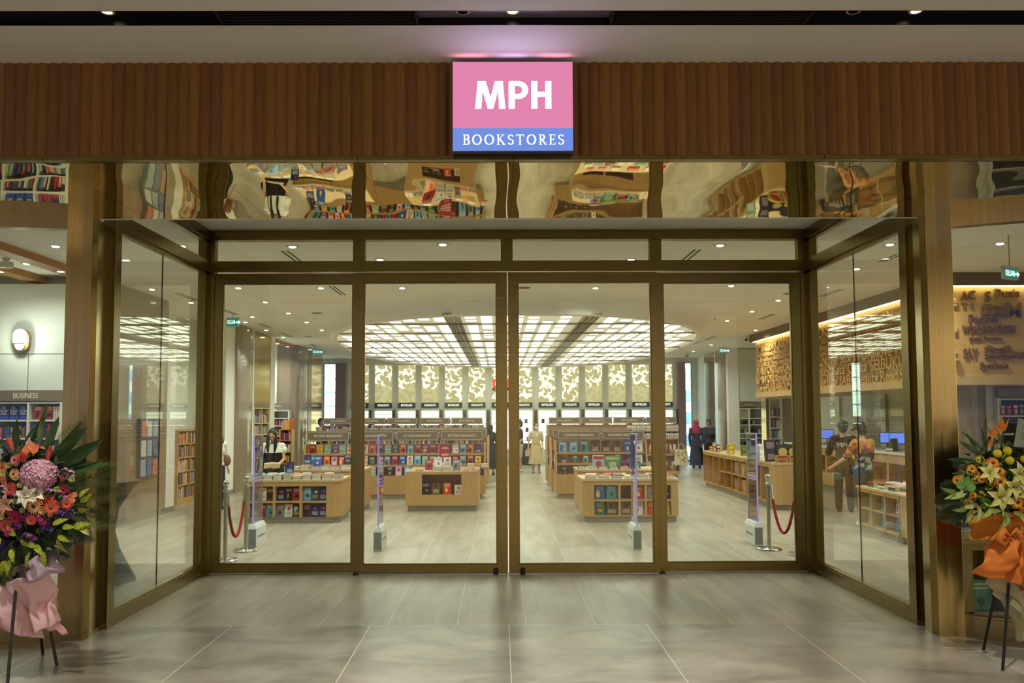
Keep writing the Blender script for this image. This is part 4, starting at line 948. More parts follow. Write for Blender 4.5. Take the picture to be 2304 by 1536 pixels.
# --- boxed kits table and children's cubby table
YD2 = fl(1311, 1148).y; XD = lambda p: xat(p, YD2, 1100)
zD = zat(1056, YD2, 1400)
cubby_table('book_table', 'oak table carrying boxed kits between the children\'s shelf stand and cubby table', 'table', XD(1311), XD(1490), YD2, .9, zD, .08, .0, [(XD(1320), XD(1370)), (XD(1376), XD(1430))], [(.16, .4), (.44, .6)])
def kit(name, px0, px1, py0, py1, Y, dep, c1, c2, lab, cat='toy box', tilt=0, grp_=None):
    a, b = xat(px0, Y), xat(px1, Y); z0, z1 = zat(py1, Y, px0), zat(py0, Y, px0)
    g = empty(name, lab, cat, ((a + b) / 2, Y, z0), group=grp_); w = (b - a) / 2; h = z1 - z0
    k1, k2 = mat('kit_%d_%d_%d' % c1, c1, .35), mat('kit_%d_%d_%d' % c2, c2, .35)
    M().box(-w, w, 0, dep, 0, h).build('carton', k1, g)
    m = M().box(-w * .9, w * .9, -.002, 0, h * .72, h * .92)
    m.prism([(w * .55 * math.cos(t * PI / 8), h * .36 + h * .24 * math.sin(t * PI / 8)) for t in range(16)], 0, .002, T=Matrix.Rotation(R(90), 4, 'X')); m.build('print', k2, g)
    return g
for a in ((1333, 1359, 1024, 1055, (176, 190, 206), (196, 60, 50), 'pale blue dinosaur kit box with a green egg print on the kits table'), (1361, 1394, 1026, 1055, (92, 150, 60), (206, 196, 140), 'green wooden kit box with cream picture on the kits table'),
          (1396, 1415, 1037, 1055, (40, 36, 84), (180, 60, 110), 'dark violet small kit box on the kits table beside the green kit box'), (1418, 1440, 1030, 1055, (50, 130, 160), (230, 180, 60), 'blue kit box behind the clear security gate on the kits table')):
    kit('toy_kit_box', a[0], a[1], a[2], a[3], YD2 + .3, .09, a[4], a[5], a[6])
for k in range(6): stack(XD(1302) + .2 * k + .08, YD2 + .05, zD, 2, 'the %s front stack on the kits table' % ORD[k], 'flat picture books on the kits table', s=1.1)
YC = fl(1420, 1175).y; XC_ = lambda p: xat(p, YC, 1100); ZC_ = lambda y: zat(y, YC, 1420); ztC = ZC_(1077)
colsC = [(XC_(1337), XC_(1391)), (XC_(1396.5), XC_(1450)), (XC_(1455.5), XC_(1510))]; rowsC = [(ZC_(1159), ZC_(1127.5)), (ZC_(1123), ZC_(1091))]
cubby_table('book_table', 'low oak cubby table with flat picture books, between the two centre security gates', 'table', XC_(1321), XC_(1524), YC, .95, ztC, .07, .02, colsC, rowsC)
for r_i in (1, 0):
    for c_i, (a, b) in enumerate(colsC):
        nb = 2 if (r_i, c_i) != (1, 1) else 1
        for k in range(nb):
            i = [[(8, 12), (12, 10), (14, 6)], [(16, 2), (14, 4), (13, 4)]][r_i][c_i][k]
            x = a + (b - a) / 2 * (k + .5) if nb == 2 else b - .1
            book(i, (x, YC + .06, rowsC[r_i][0] + .002), R(-8), 0, (1.3, 1.2, 1.03), 'picture book, %s in the %s %s cubby of the children\'s table' % (ORD[k], ORD[c_i], 'upper' if r_i else 'lower'), 'picture books in the cubbies of the children\'s table')
for k in range(7):
    stack(XC_(1332) + k * .22, YC + .02, ztC, 2 + (k in (0, 2, 5)), 'the %s front stack on the children\'s cubby table' % ORD[k], 'flat picture books along the front of the children\'s table', s=1.15)
for k in range(6):
    stack(XC_(1345) + k * .25, YC + .5, ztC, 2, 'the %s rear stack on the children\'s cubby table' % ORD[k], 'flat picture books at the rear of the children\'s table', s=1.15)

# ================================================================ DISPLAY COUNTER ON THE CASHIER SIDE
XK = 5.22; yk = lambda p: ax(p, 1060, XK).y
dv = [yk(p) for p in (1583, 1591, 1603, 1616, 1629, 1644.5, 1661, 1678, 1696.5, 1711, 1730)]     # far to near
ztK = .885
g = empty('display_counter', 'long oak counter with upright cubbies and a rounded end, carrying games', 'counter', (0, 0, 0))
yn = 15.15; x1 = 6.05
rnd_ = [(XK + .15 - .15 * math.sin(t * PI / 12), yn + .15 - .15 * math.cos(t * PI / 12)) for t in range(7)]
out = lambda e: [(XK - e, dv[0] + e), (XK - e, yn + .15)] + [(a - e * .7, b - e * .7) for a, b in rnd_[::-1]][1:] + [(x1, yn - e), (x1 + e, dv[0] + e)]
M().prism([(XK + .04, dv[0] - .04), (XK + .04, yn + .2), (XK + .2, yn + .05), (x1, yn + .05), (x1, dv[0] - .04)], 0, .1).build('plinth', KICK, g)
M().prism(out(.015), ztK - .04, ztK, smooth=False).build('table_top', OAKL, g)
b = M(); b.box(XK + .34, x1, dv[10], dv[0], .1, ztK - .04)
b.prism([(XK, dv[10]), (XK, yn + .15)] + rnd_[::-1][1:] + [(x1, yn), (x1, dv[10])], .1, ztK - .04)
for y in dv[:-1]: b.box(XK, XK + .34, y - .012, y + .012, .1, ztK - .04)
b.box(XK, XK + .34, dv[10], dv[0], .1, .13).box(XK, XK + .34, dv[10], dv[0], ztK - .10, ztK - .04)
for a, c in ((4, 5), (3, 4), (5, 7)): b.box(XK, XK + .33, dv[c], dv[a], .46, .485)
b.build('body', OAK, g)
for a, c, z, lab in ((5, 7, .487, 'upper middle'), (5, 7, .132, 'lower middle')):
    y = dv[c] + .03; q = 0
    while y < dv[a] - .08:
        t = random.uniform(.9, 1.6); i = random.choice((5, 14, 18, 13, 3, 12, 4))
        o = book(i, (XK + .05, y, z), 0, R(-90), (1.0, t * 1.0, 1.25), 'tall book leaning in the %s cubby of the long counter, %s' % (lab, ORD[q]), 'tall books in the long counter', must=True)
        o.location = (XK + .13, y + BT * t + .004, z); o.rotation_euler = (0, 0, R(180)); 
        y += BT * t + .018; q += 1
for a, z, i, lab in ((1, .132, 6, 'yellow low'), (4, .132, 16, 'blue low'), (3, .132, 12, 'brown low'), (3, .487, 13, 'grey high'), (4, .487, 11, 'violet high'), (8, .132, 3, 'pale low')):
    y = (dv[a] + dv[a + 1]) / 2
    o = book(i, (XK + .1, y, z), R(-6), R(-90), (min(1.2, (dv[a] - dv[a + 1] - .06) / BW), 1.6, 1.1), 'cover in the cubby of the long counter, %s one' % lab, 'single books in the long counter cubbies', must=True)
def card_box(name, px0, px1, y0, y1, zb_, h, c1, c2, lab, cat='game box'):
    Xc = XK + .12
    a, b = ax(px0, 1000, Xc).y, ax(px1, 1000, Xc).y
def on_counter(name, x, y, w, d, h, c1, c2, lab, cat, rz=0, tilt=0, round_=False):
    g = empty(name, lab, cat, (x, y, ztK + .001 + (d / 2 * abs(math.sin(R(tilt))))), rz)
    g.rotation_euler = (R(tilt), 0, rz)
    k1, k2 = mat('pk_%d_%d_%d' % c1, c1, .35), mat('pk_%d_%d_%d' % c2, c2, .35)
    M().box(-w / 2, w / 2, -d / 2, d / 2, 0, h).build('carton', k1, g)
    m = M()
    if round_: m.prism([(w * .36 * math.cos(t * PI / 8), h * .55 + w * .36 * math.sin(t * PI / 8)) for t in range(16)], d / 2, d / 2 + .002, T=Matrix.Rotation(R(90), 4, 'X')).box(-w * .5, w * .5, -d / 2 - .0015, -d / 2, h * .04, h * .2)
    else: m.box(-w * .38, w * .38, -d / 2 - .002, -d / 2, h * .6, h * .9).box(-w * .3, w * .3, -d / 2 - .002, -d / 2, h * .1, h * .35)
    m.build('print', k2, g); return g
ce = lambda p: at(p, 1040, yn + .25).x
on_counter('game_box', ce(1741), yn + .42, .22, .05, .42, (60, 50, 62), (150, 130, 140), 'tall dark board game box standing nearest the clear security gate', 'game box', R(12), -6)
on_counter('game_box', ce(1756) + .08, yn + .34, .24, .07, .33, (40, 34, 44), (206, 176, 90), 'black round-face game box behind the first red-labelled tin', 'game box', 0, -8, True)
on_counter('game_box', ce(1783) + .05, yn + .34, .24, .07, .33, (44, 36, 48), (206, 176, 90), 'black round-face game box behind the second red-labelled tin', 'game box', 0, -8, True)
for k, p in enumerate((1746, 1774, 1798)):
    on_counter('snack_tin', ce(p) + .06, yn + .12, .22, .09, .14, (176, 150, 64), (180, 24, 28), 'gold snack pack with red label, %s along the rounded counter end' % ORD[k], 'food pack')
on_counter('game_box', ce(1722), yn + .9, .2, .06, .28, (150, 180, 150), (220, 220, 200), 'pale green box standing behind the clear security gate on the long counter', 'game box', R(-20), -8)
on_counter('notebook_box', XK + .25, yn + 1.7, .17, .03, .30, (226, 222, 214), (206, 176, 160), 'white slanted notebook with pink stripe on the long counter', 'notebook', R(-35), -24)
on_counter('notebook_box', XK + .40, yn + 1.5, .17, .03, .30, (220, 200, 186), (226, 222, 214), 'pinkish slanted notebook beside the white one on the long counter', 'notebook', R(-35), -24)
for k in range(6):
    on_counter('packet', XK + .12 + .11 * (k % 3) * 1.0, yn + 2.3 + .35 * k, .14, .10, .22, (206, 176, 60) if k > 2 else (92, 110, 50), (226, 214, 150) if k % 2 else (140, 150, 60), 'yellow and green packet on the long counter, %s from the slanted notebooks' % ORD[k], 'packet')
for k, (c, lab) in enumerate((((190, 80, 50), 'orange'), ((70, 110, 180), 'blue'), ((150, 130, 60), 'olive'), ((190, 190, 186), 'silver'), ((120, 40, 40), 'dark red'))):
    on_counter('trinket_box', XK + .15 + .09 * (k % 2), dv[0] - .2 - .16 * k, .09, .08, .12 + .05 * (k % 3), c, (230, 226, 210), 'small %s trinket box at the far end of the long counter' % lab, 'trinket')
for k in range(8):
    on_counter('flat_booklet', XK + .10 + .02 * (k % 2), yn + .75 + .21 * k, .16, .2, .012 + .006 * (k % 3), (214, 206, 190), (190, 186, 176), 'flat pale booklet lying along the counter edge, %s from the rounded end' % ORD[k], 'booklet')

# ================================================================ BOOK TABLE BESIDE THE MAN IN THE CAP
XE = 5.60; yE0, yE1 = ax(2023, 1100, XE).y, ax(1930, 1100, XE).y
g = empty('book_table', 'oak cubby table beside the man in the black cap, piled with paperbacks', 'table', (0, 0, 0))
M().box(XE + .03, 6.7, yE0 - .02, yE1 - .02, 0, .1).build('plinth', KICK, g)
M().box(XE - .02, 6.75, yE0 - .22, yE1 + .03, .66, .695).build('table_top', OAKL, g, bevel=.003)
b = M().box(XE + .3, 6.72, yE0 - .18, yE1, .1, .66).box(XE, XE + .3, yE0 - .18, yE0, .1, .66)
yd_ = [yE0 + (yE1 - yE0) * q / 3 for q in range(4)]
for y in yd_: b.box(XE, XE + .3, y - .012, y + .012, .1, .66)
for z0, z1 in ((.1, .13), (.355, .375), (.61, .66)): b.box(XE, XE + .3, yE0, yE1, z0, z1)
b.build('body', OAK, g)
for r_ in range(2):
    for c_ in range(3):
        for k in range(2):
            y = yd_[c_] + .05 + k * (yd_[1] - yd_[0] - .04) / 2 + .06
            o = book(random.choice((13, 12, 10, 14, 7, 2, 3)), (XE + .12, y, .132 + .243 * r_), R(-6), R(-90), (.95, 1.4, .98), 'book, %s in the %s %s cubby beside the capped man' % (ORD[k], ORD[c_], ('lower', 'upper')[r_]), 'books in the cubbies beside the capped man', must=True)
for k in range(4):
    stack(XE + .12, yE0 - .12 + .33 * k, .695, 3, 'the %s stack on the capped man\'s table' % ORD[k], 'stacked paperbacks beside the capped man', rz=R(-90) if 0 else 0, must=True)
for q in range(3):
    for k in range(4): stack(XE + .40 + .27 * q, yE0 - .12 + .33 * k, .695, 3, 'rear stack', '')
# table in the outer window behind the orange bouquet
YW = 7.3; xw0, xw1 = xat(2166, YW, 1250), 6.4
cubby_table('book_table', 'oak table close to the outer window glass behind the orange bouquet', 'table', xw0, xw1, YW, .8, zat(1213, YW, 2200), 0, 0, [(xat(2190, YW, 1300), xat(2262, YW, 1300)), (xat(2275, YW, 1300), xat(2350, YW, 1300))], [(zat(1384, YW, 2200), zat(1238, YW, 2200))], kick=.03)
o = book(2, (xat(2216, YW, 1300), YW + .05, zat(1384, YW, 2200) + .006), R(-7), 0, (1.5, 1.4, 1.4), 'large colourful picture book in the window table niche, under the orange wrapping', 'window table books', must=True)
ztw = zat(1213, YW, 2200)
for k in range(5): stack(xat(2183, YW, 1200) + .24 * k, YW + .04, ztw, 3, 'the %s stack on the window table' % ORD[k], 'stacks on the window table', s=1.2, must=True)
book(16, (xat(2186, YW, 1200), YW + .16, ztw + .085), R(-20), 0, (1.1, 1, .7), 'small book propped on the window table behind the orange bouquet', 'window table books', must=True)

# ================================================================ CASHIER COUNTER
XQ = 7.80
g = empty('cashier_counter', 'long oak cashier counter with a white worktop under the carved bulkhead', 'counter', (0, 0, 0))
M().box(XQ + .05, 8.6, 15.1, 21.7, 0, .12).build('plinth', KICK, g)
M().box(XQ - .04, 8.7, 15.0, 21.8, 1.0, 1.05).build('worktop', mat('worktop_white', (228, 222, 204), .3), g, bevel=.004)
b = M().box(XQ + .35, 8.6, 15.05, 21.75, .12, 1.0).box(XQ, XQ + .35, 15.05, 21.75, .82, 1.0).box(XQ, XQ + .35, 15.05, 21.75, .12, .42)
for q in range(7): b.box(XQ, XQ + .35, 15.05 + q * 1.01, 15.07 + q * 1.01 + .06, .42, .82)
b.build('body', OAK, g)
SCR = emis('screen_blue', (96, 120, 226), 1.1)
def monitor(px, Y, lab, X=XQ + .45):
    y = ax(px, 985, X).y; g = empty('cash_register_screen', lab, 'monitor', (X, y, 1.05), R(-35))
    M().box(-.07, .07, -.05, .09, 0, .012).build('foot', BLACK, g); M().tube([(0, .04, .01), (0, .03, .2)], .015, 8).build('stand', BLACK, g)
    T = Matrix.Translation((0, 0, .13)) @ Matrix.Rotation(R(-14), 4, 'X')
    M().box(-.16, .16, .0, .02, 0, .24, T=T).build('screen_housing', BLACK, g); M().box(-.145, .145, -.002, 0, .015, .225, T=T).build('display', SCR, g)
monitor(1860, 0, 'lit blue cash register screen at the far end of the cashier counter')
monitor(1997, 0, 'tilted lit blue register screen behind the man in the cap')
monitor(2018, 0, 'tilted register screen nearest the brass pier on the cashier counter')
for k, (y, c, lab) in enumerate(((19.0, (190, 40, 34), 'red folded leaflet rack on the cashier counter near the far customer'), (16.3, (60, 90, 70), 'dark green leaflet stand on the cashier counter behind the man in the cap'))):
    g = empty('leaflet_stand', lab, 'leaflet stand', (XQ + .2, y, 1.051), R(-60)); M().prism([(0, 0), (.16, 0), (.12, .26)], 0, .22, T=Matrix.Rotation(R(90), 4, 'X')).build('holder', mat('leaflet_%d' % k, c, .4), g); M().box(.0, .16, -.225, -.22, .02, .06).build('strip', CREAM, g)

# ================================================================ WALL BOOKCASES
def bookcase(label, org, rz, w, ztop, ncol, shelves, frame_m, band=None, ztext='', dep=.3, zbase=.12, back=None, tsz=.07, fill='y', xs=.9, btop=None):
    """front faces local -Y; org is the front lower corner on the floor, local x runs along the width"""
    g = empty('bookcase', label, 'bookcase', org, rz)
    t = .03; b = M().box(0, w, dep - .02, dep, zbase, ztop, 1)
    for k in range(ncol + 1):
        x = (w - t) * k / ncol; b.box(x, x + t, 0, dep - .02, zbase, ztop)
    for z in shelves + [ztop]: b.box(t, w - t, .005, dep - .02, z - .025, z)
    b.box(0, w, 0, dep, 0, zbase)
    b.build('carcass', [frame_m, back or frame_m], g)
    if band:
        s_ = M().box(0, w, -.01, .05, band[0], band[1]).build('header_sign', BROWN, g)
        if ztext: text(ztext, tsz, CREAM, s_, (w * (.5 if not isinstance(band[-1], tuple) else band[-1][0]), -.012, (band[0] + band[1]) / 2), xs=xs, off=.001)
    return g
# BUSINESS wall
yb2 = YL - .32; xb0, xb1 = xat(-88, yb2), xat(138, yb2); zb = lambda y: zat(y, yb2, 60)
shs = [zb(p) for p in (985, 1028, 1071, 1114, 1157, 1195)]; shs = [zb(944)] + shs
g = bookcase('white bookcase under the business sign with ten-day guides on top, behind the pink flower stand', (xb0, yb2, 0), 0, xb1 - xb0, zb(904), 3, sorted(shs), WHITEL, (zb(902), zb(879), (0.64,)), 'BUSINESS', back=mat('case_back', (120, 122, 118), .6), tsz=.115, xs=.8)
M().box(0, xb1 - xb0, .02, .31, zb(878), ZC - .15).build('upper_panel', GREYW, g)
M().box(0, xb1 - xb0, .015, .02, zb(796), zb(796) + .008, 0).box((xb1 - xb0) * .644, (xb1 - xb0) * .644 + .008, .015, .02, zb(878), zb(796), 0).build('panel_joint', mat('joint_grey', (120, 122, 116), .6), g)
colx = [xb0 + (xb1 - xb0 - .03) * k / 3 for k in range(4)]
TEN = M().box(-.066, .066, 0, .03, 0, .215, 0).box(-.06, .06, -.001, 0, .01, .05, 1)
tend = TEN.data('book', [mat('ten_day_navy', (34, 48, 110), .3), mat('ten_day_blue', (30, 70, 190), .3)])
def ten(x, k):
    o = bpy.data.objects.new('book', tend); COL.objects.link(o); o.location = (x, yb2 + .05, zb(944) + .001)
    tag(o, 'navy ten-day business guide facing out on the top business shelf, %s from the white divider' % ORD[k], 'book', 'ten-day business guides')
    for s, z, sz in (('The', .178, .045), ('10-Day', .135, .045), ('MBA', .09, .05)): text(s, sz, mat('title_white', (230, 228, 220), .5), o, (-.012, -.003, z), depth=.0005, xs=.85)
    M().lathe([(0, 0), (.018, 0)], 12, T=Matrix.Translation((.035, -.002, .185)) @ Matrix.Rotation(R(90), 4, 'X')).build('emblem', mat('emblem_orange', (214, 110, 40), .4), o)
for k in range(3): ten(colx[2] - .075 - k * .145, k)
x = colx[2] + .05
for k in range(2): book(1, (x + .085 + k * .16, yb2 + .05, zb(944) + .001), R(-4), 0, (1.05, 1.1, .98), 'business book facing out on the top business shelf, %s past the divider' % ORD[k], 'crimson business books', must=True)
for k in range(6):
    o = book([18, 0, 4, 10, 18, 0][k], (colx[2] + .40 + .03 * k, yb2 + .20, zb(944) + .001), 0, R(-90), (1, 1, random.uniform(.93, 1)), 'spine on the top business shelf, %s after the crimson books' % ORD[k], 'spines on the top business shelf', must=True)
    o.location.y = yb2 + .05 + .068; o.location.x = colx[2] + .37 + .029 * k; o.rotation_euler = (0, 0, R(-90))
for j, z in enumerate(sorted(shs)[:-1]):
    for c in range(3):
        spine_mass(colx[c] + .04, colx[c + 1] - .005, yb2 + .04, z + .001, 'y', hmax=.21, density=.9)
# sconce
def sconce(X, Y, Z, rz, lab):
    g = empty('wall_sconce', lab, 'wall lamp', (X, Y, Z), rz)
    pill = lambda w, h: [(w * math.cos(t * PI / 8), (h - w) + w * math.sin(t * PI / 8)) for t in range(9)] + [(w * math.cos(t * PI / 8 + PI), -(h - w) + w * math.sin(t * PI / 8 + PI)) for t in range(9)]
    T = Matrix.Rotation(R(90), 4, 'X')
    M().prism(pill(.115, .17), 0, .075, T=T).build('brass_body', mat('lamp_brass', (176, 150, 96), .35, .8), g)
    M().prism([(a - .01, max(b, -.045)) for a, b in pill(.10, .17)], .075, .10, T=T).build('lit_diffuser', emis('sconce_lit', (255, 250, 235), 2.2), g)
    M().prism([(a * .8 - .01, b) for a, b in pill(.095, .155) if b < -.045], .075, .085, T=T).build('lower_reflector', mat('sconce_low', (226, 214, 180), .3), g)
    l = bpy.data.lights.new('glow', 'POINT'); l.energy = 8; l.color = (1, .95, .85); l.shadow_soft_size = .05
    o = bpy.data.objects.new('glow', l); COL.objects.link(o); o.parent = g; o.location = (0, -.18, .02)
p = at(54, 766, YL - .30); sconce(p.x, YL - .305, p.z, 0, 'pill-shaped glowing brass wall lamp above the business bookcase')
# oak bookcase in the second alcove, faces the aisle (+X)
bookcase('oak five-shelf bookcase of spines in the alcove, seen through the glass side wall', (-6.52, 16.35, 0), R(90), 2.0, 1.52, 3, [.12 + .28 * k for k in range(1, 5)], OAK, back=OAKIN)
for z in [.12 + .28 * k for k in range(5)]:
    for a in range(3): spine_mass(16.39 + a * .66, 16.97 + a * .66, -6.55, z + .001, '+x', hmax=.235)
# tall niche bookcase beside the taupe pilaster
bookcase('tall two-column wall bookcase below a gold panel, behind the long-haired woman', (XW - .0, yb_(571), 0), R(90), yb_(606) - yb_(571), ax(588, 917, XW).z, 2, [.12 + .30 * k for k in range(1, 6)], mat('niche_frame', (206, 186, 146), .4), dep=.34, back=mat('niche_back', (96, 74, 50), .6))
nb0, nb1 = yb_(571), yb_(606)
for z in [.12 + .30 * k for k in range(6)]:
    for a in range(2): spine_mass(nb0 + .04 + a * (nb1 - nb0) / 2, nb0 + (a + 1) * (nb1 - nb0) / 2 - .03, XW - .04, z + .001, '+x', hmax=.235, density=.85)
M().box(XW - .34, XW - .01, nb0, nb1, ax(588, 917, XW).z + .001, ZC - .001).build('trim_91', MATS['gold_gloss'])['kind'] = 'structure'
# alcove bookcases facing the entrance
ya = 24.7 - .3; zz_ = lambda y: zat(y, ya, 630)
bookcase('white alcove bookcase under a taupe header behind the long-haired woman', (xat(598, ya), ya, 0), 0, xat(650, ya) - xat(598, ya), zz_(923), 1, [zz_(p) for p in (1020, 1000, 980, 957, 940)], WHITEL, (zz_(920), zz_(907)), 'FICTION', back=mat('case_back2', (96, 104, 110), .6), tsz=.06)
for p in (957, 980, 1000): spine_mass(xat(618, ya), xat(648, ya), ya + .04, zz_(p) + .001, 'y', hmax=.2)
yo_ = 22.85; bookcase('low oak bookcase with orange and yellow books at the alcove mouth', (xat(629, yo_), yo_, 0), 0, xat(657, yo_) - xat(629, yo_), 1.42, 1, [.12 + .33 * k for k in range(1, 4)], OAK, back=OAKIN)
for k in range(4): spine_mass(xat(629, yo_) + .04, xat(657, yo_) - .04, yo_ + .04, .121 + .33 * k, 'y', hmax=.27)
for k, i in enumerate((9, 6, 5)): STUFF.box(xat(632 + 9 * k, yo_), xat(640 + 9 * k, yo_), yo_ + .05, yo_ + .09, 1.421, 1.65 + .04 * k, i)
# pen display on the cashier side facing wall
yp = 26.35; zp = lambda y: zat(y, yp, 1690)
g = bookcase('white pen display case with grey shelves, behind the long counter', (xat(1651, yp), yp, 0), 0, xat(1722, yp) - xat(1651, yp), zp(918), 2, [zp(p) for p in (1035, 1003, 985, 974, 955, 940)], WHITEL, (zp(916), zp(904)), 'STATIONERY', back=mat('case_back3', (128, 134, 126), .6), tsz=.06)
text('PILOT', .13, mat('pilot_blue', (50, 56, 90), .5), g, ((xat(1722, yp) - xat(1651, yp)) * .27, .27, zp(931)), xs=.9, off=.004)
pen = M().box(-.03, .03, -.03, .03, 0, .13).data('pen_pot', [mat('pen_dark', (44, 42, 44), .5)]); pen2 = M().box(-.03, .03, -.03, .03, 0, .13).data('pen_pot', [mat('pen_pale', (190, 186, 170), .5)])
for j, py in enumerate((955, 974, 1003)):
    for q in range(11):
        if random.random() < .2: continue
        o = bpy.data.objects.new('pen_pot', pen if random.random() < .7 else pen2); COL.objects.link(o); o.location = (xat(1655 + q * 6.2, yp), yp + .14, zp(py) + .001)
        tag(o, 'small pen pot, %s along the %s shelf of the pen display case' % (ORD[q], ('upper', 'middle', 'lower')[j]), 'pen pot', 'pen pots in the white display case')
M().box(-.3 + xat(1690, yp) - .35, xat(1730, yp) + .02, yp + .02, yp + .3, zp(903), ZC - .02).build('trim_92', GREYW)['kind'] = 'structure'
# white narrow case and taupe column under the far end of the bulkhead
yq = 22.0; zq = lambda y: zat(y, yq, 1745)
bookcase('narrow white bookcase between gold strips under the carved bulkhead', (xat(1731, yq), yq, 0), 0, xat(1760, yq) - xat(1731, yq), 2.24, 1, [zq(p) for p in (1040, 1010, 986, 962, 937)], WHITEL, back=GREYW)
for p in (986, 962, 937, 1010): spine_mass(xat(1734, yq), xat(1757, yq), yq + .05, zq(p) + .001, 'y', hmax=.24)
for a, b_, mm in ((1724, 1731, MATS['gold_gloss']), (1760, 1768, MATS['gold_gloss']), (1768, 1806, TAUPE)):
    struct(M().box(xat(a, yq), xat(b_, yq), yq, yq + .4, 0, 2.24).build('trim_%d' % (93 + a % 7), mm))
# wall strips behind the cashier
for k, y in enumerate((14.5, 17.2, 19.9, 22.6)):
    struct(M().box(9.62, 9.7, y, y + 1.3, 0, ZC).build('trim_%d' % (101 + k), (TAUPE, WHITE)[k % 2]))
# right alcove behind the orange bouquet
struct(M().prism([(7.35, 12.9), (7.42, 12.75), (7.6, 12.68), (7.78, 12.75), (7.85, 12.9), (7.85, 13.2), (7.35, 13.2)], 0, 2.25, smooth=True).build('trim_106', TAUPE))
struct(M().box(7.85, 8.18, 13.0, 13.2, 0, 2.25).build('trim_107', WHITE))
yr2 = 12.88; zr2 = lambda y: zat(y, yr2, 2260)
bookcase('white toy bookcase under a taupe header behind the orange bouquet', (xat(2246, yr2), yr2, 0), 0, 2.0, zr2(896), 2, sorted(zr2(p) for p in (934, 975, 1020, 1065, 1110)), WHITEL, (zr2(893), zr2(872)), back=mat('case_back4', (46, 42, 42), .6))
for k, (px, c1, c2, lab) in enumerate(((2258, (176, 120, 60), (220, 200, 160), 'tan figure box on the top toy shelf'), (2272, (170, 30, 60), (230, 120, 150), 'magenta toy box on the top toy shelf'), (2287, (196, 60, 90), (240, 230, 235), 'pink toy box with white label on the top toy shelf'), (2300, (40, 44, 60), (190, 180, 150), 'dark toy box at the edge of the top toy shelf'))):
    kit('toy_box', px - 5, px + 5, 912 - k, 933.5, yr2 + .06, .12, c1, c2, lab)
# magazine rack on the taupe wall
ym0, ym1 = ax(307, 1000, XW).y, ax(346, 1000, XW).y
g = empty('magazine_rack', 'blue-grey wall rack of magazines on the first taupe wall, seen through the side glass', 'magazine rack', (XW + .002, ym0, .72), R(90))
wm = ym1 - ym0; M().box(0, wm, -.06, 0, 0, 1.05).build('rack', mat('rack_grey', (74, 84, 104), .5), g)
for j in range(3):
    for q in range(3): M().box(wm * (q + .1) / 3, wm * (q + .92) / 3, -.075, -.061, .05 + .34 * j, .33 + .34 * j).build('magazine', mat('mag_%d' % ((j * 3 + q) % 4), ((150, 170, 186), (90, 110, 150), (190, 120, 100), (200, 200, 196))[(j * 3 + q) % 4], .4), g)

# ================================================================ ENTRANCE THINGS
def stanchion(px, py, lab):
    p = fl(px, py - 4); g = empty('rope_stanchion', lab, 'barrier post', (p.x, p.y, 0), group='polished rope stanchions')
    M().lathe([(.165, 0), (.165, .018), (.155, .026), (.05, .040), (.03, .05)], 32).build('base', STEEL, g)
    M().lathe([(.026, .045), (.026, .86)], 18).build('pole', STEELB, g)
    M().lathe([(.03, .86), (.045, .875), (.03, .89), (.022, .90), (.03, .915), (.016, .93)], 18).build('collar', STEEL, g)
    m = M(); m.ball((0, 0, .965), .042, n=18); m.build('finial', STEEL, g)
    return p
s1 = stanchion(506, 1266, 'polished rope stanchion nearest the fixed glass panel on the woman\'s side')
s2 = stanchion(553, 1243, 'polished rope stanchion beside the security gate on the woman\'s side')
s3 = stanchion(1731, 1240, 'polished rope stanchion beside the security gate on the counter side')
s4 = stanchion(1800, 1252, 'polished rope stanchion hidden behind the brass jamb on the counter side')
def rope(a, b, sag, lab):
    g = empty('velvet_rope', lab, 'rope', (0, 0, 0))
    a = Vector((a.x, a.y, .87)); b = Vector((b.x, b.y, .87)); d = (b - a).normalized(); a = a + d * .05; b = b - d * .05
    pts = [a.lerp(b, t / 16) + Vector((0, 0, -sag * (1 - (2 * t / 16 - 1) ** 2) ** .8)) for t in range(17)]
    M().tube(pts[1:-1], .019, 10).build('velvet_cord', RED, g)
    for e_, f_ in ((pts[0], pts[1]), (pts[-1], pts[-2])):
        M().tube([e_, f_], .022, 10).build('end_cap', STEEL, g)
        M().tube([e_, e_ + (e_ - f_).normalized() * .03 + Vector((0, 0, .012))], .006, 6).build('hook', STEEL, g)
rope(s1, s2, .62, 'red velvet rope sagging between the two stanchions on the woman\'s side')
rope(s3, s4, .62, 'red velvet rope sagging towards the brass jamb on the counter side')
VIO = mat('violet_edge', (164, 150, 232), .3, emit=.25); GATEW = mat('gate_white', (222, 222, 218), .4); GATEG = mat('gate_grey', (140, 142, 138), .5)
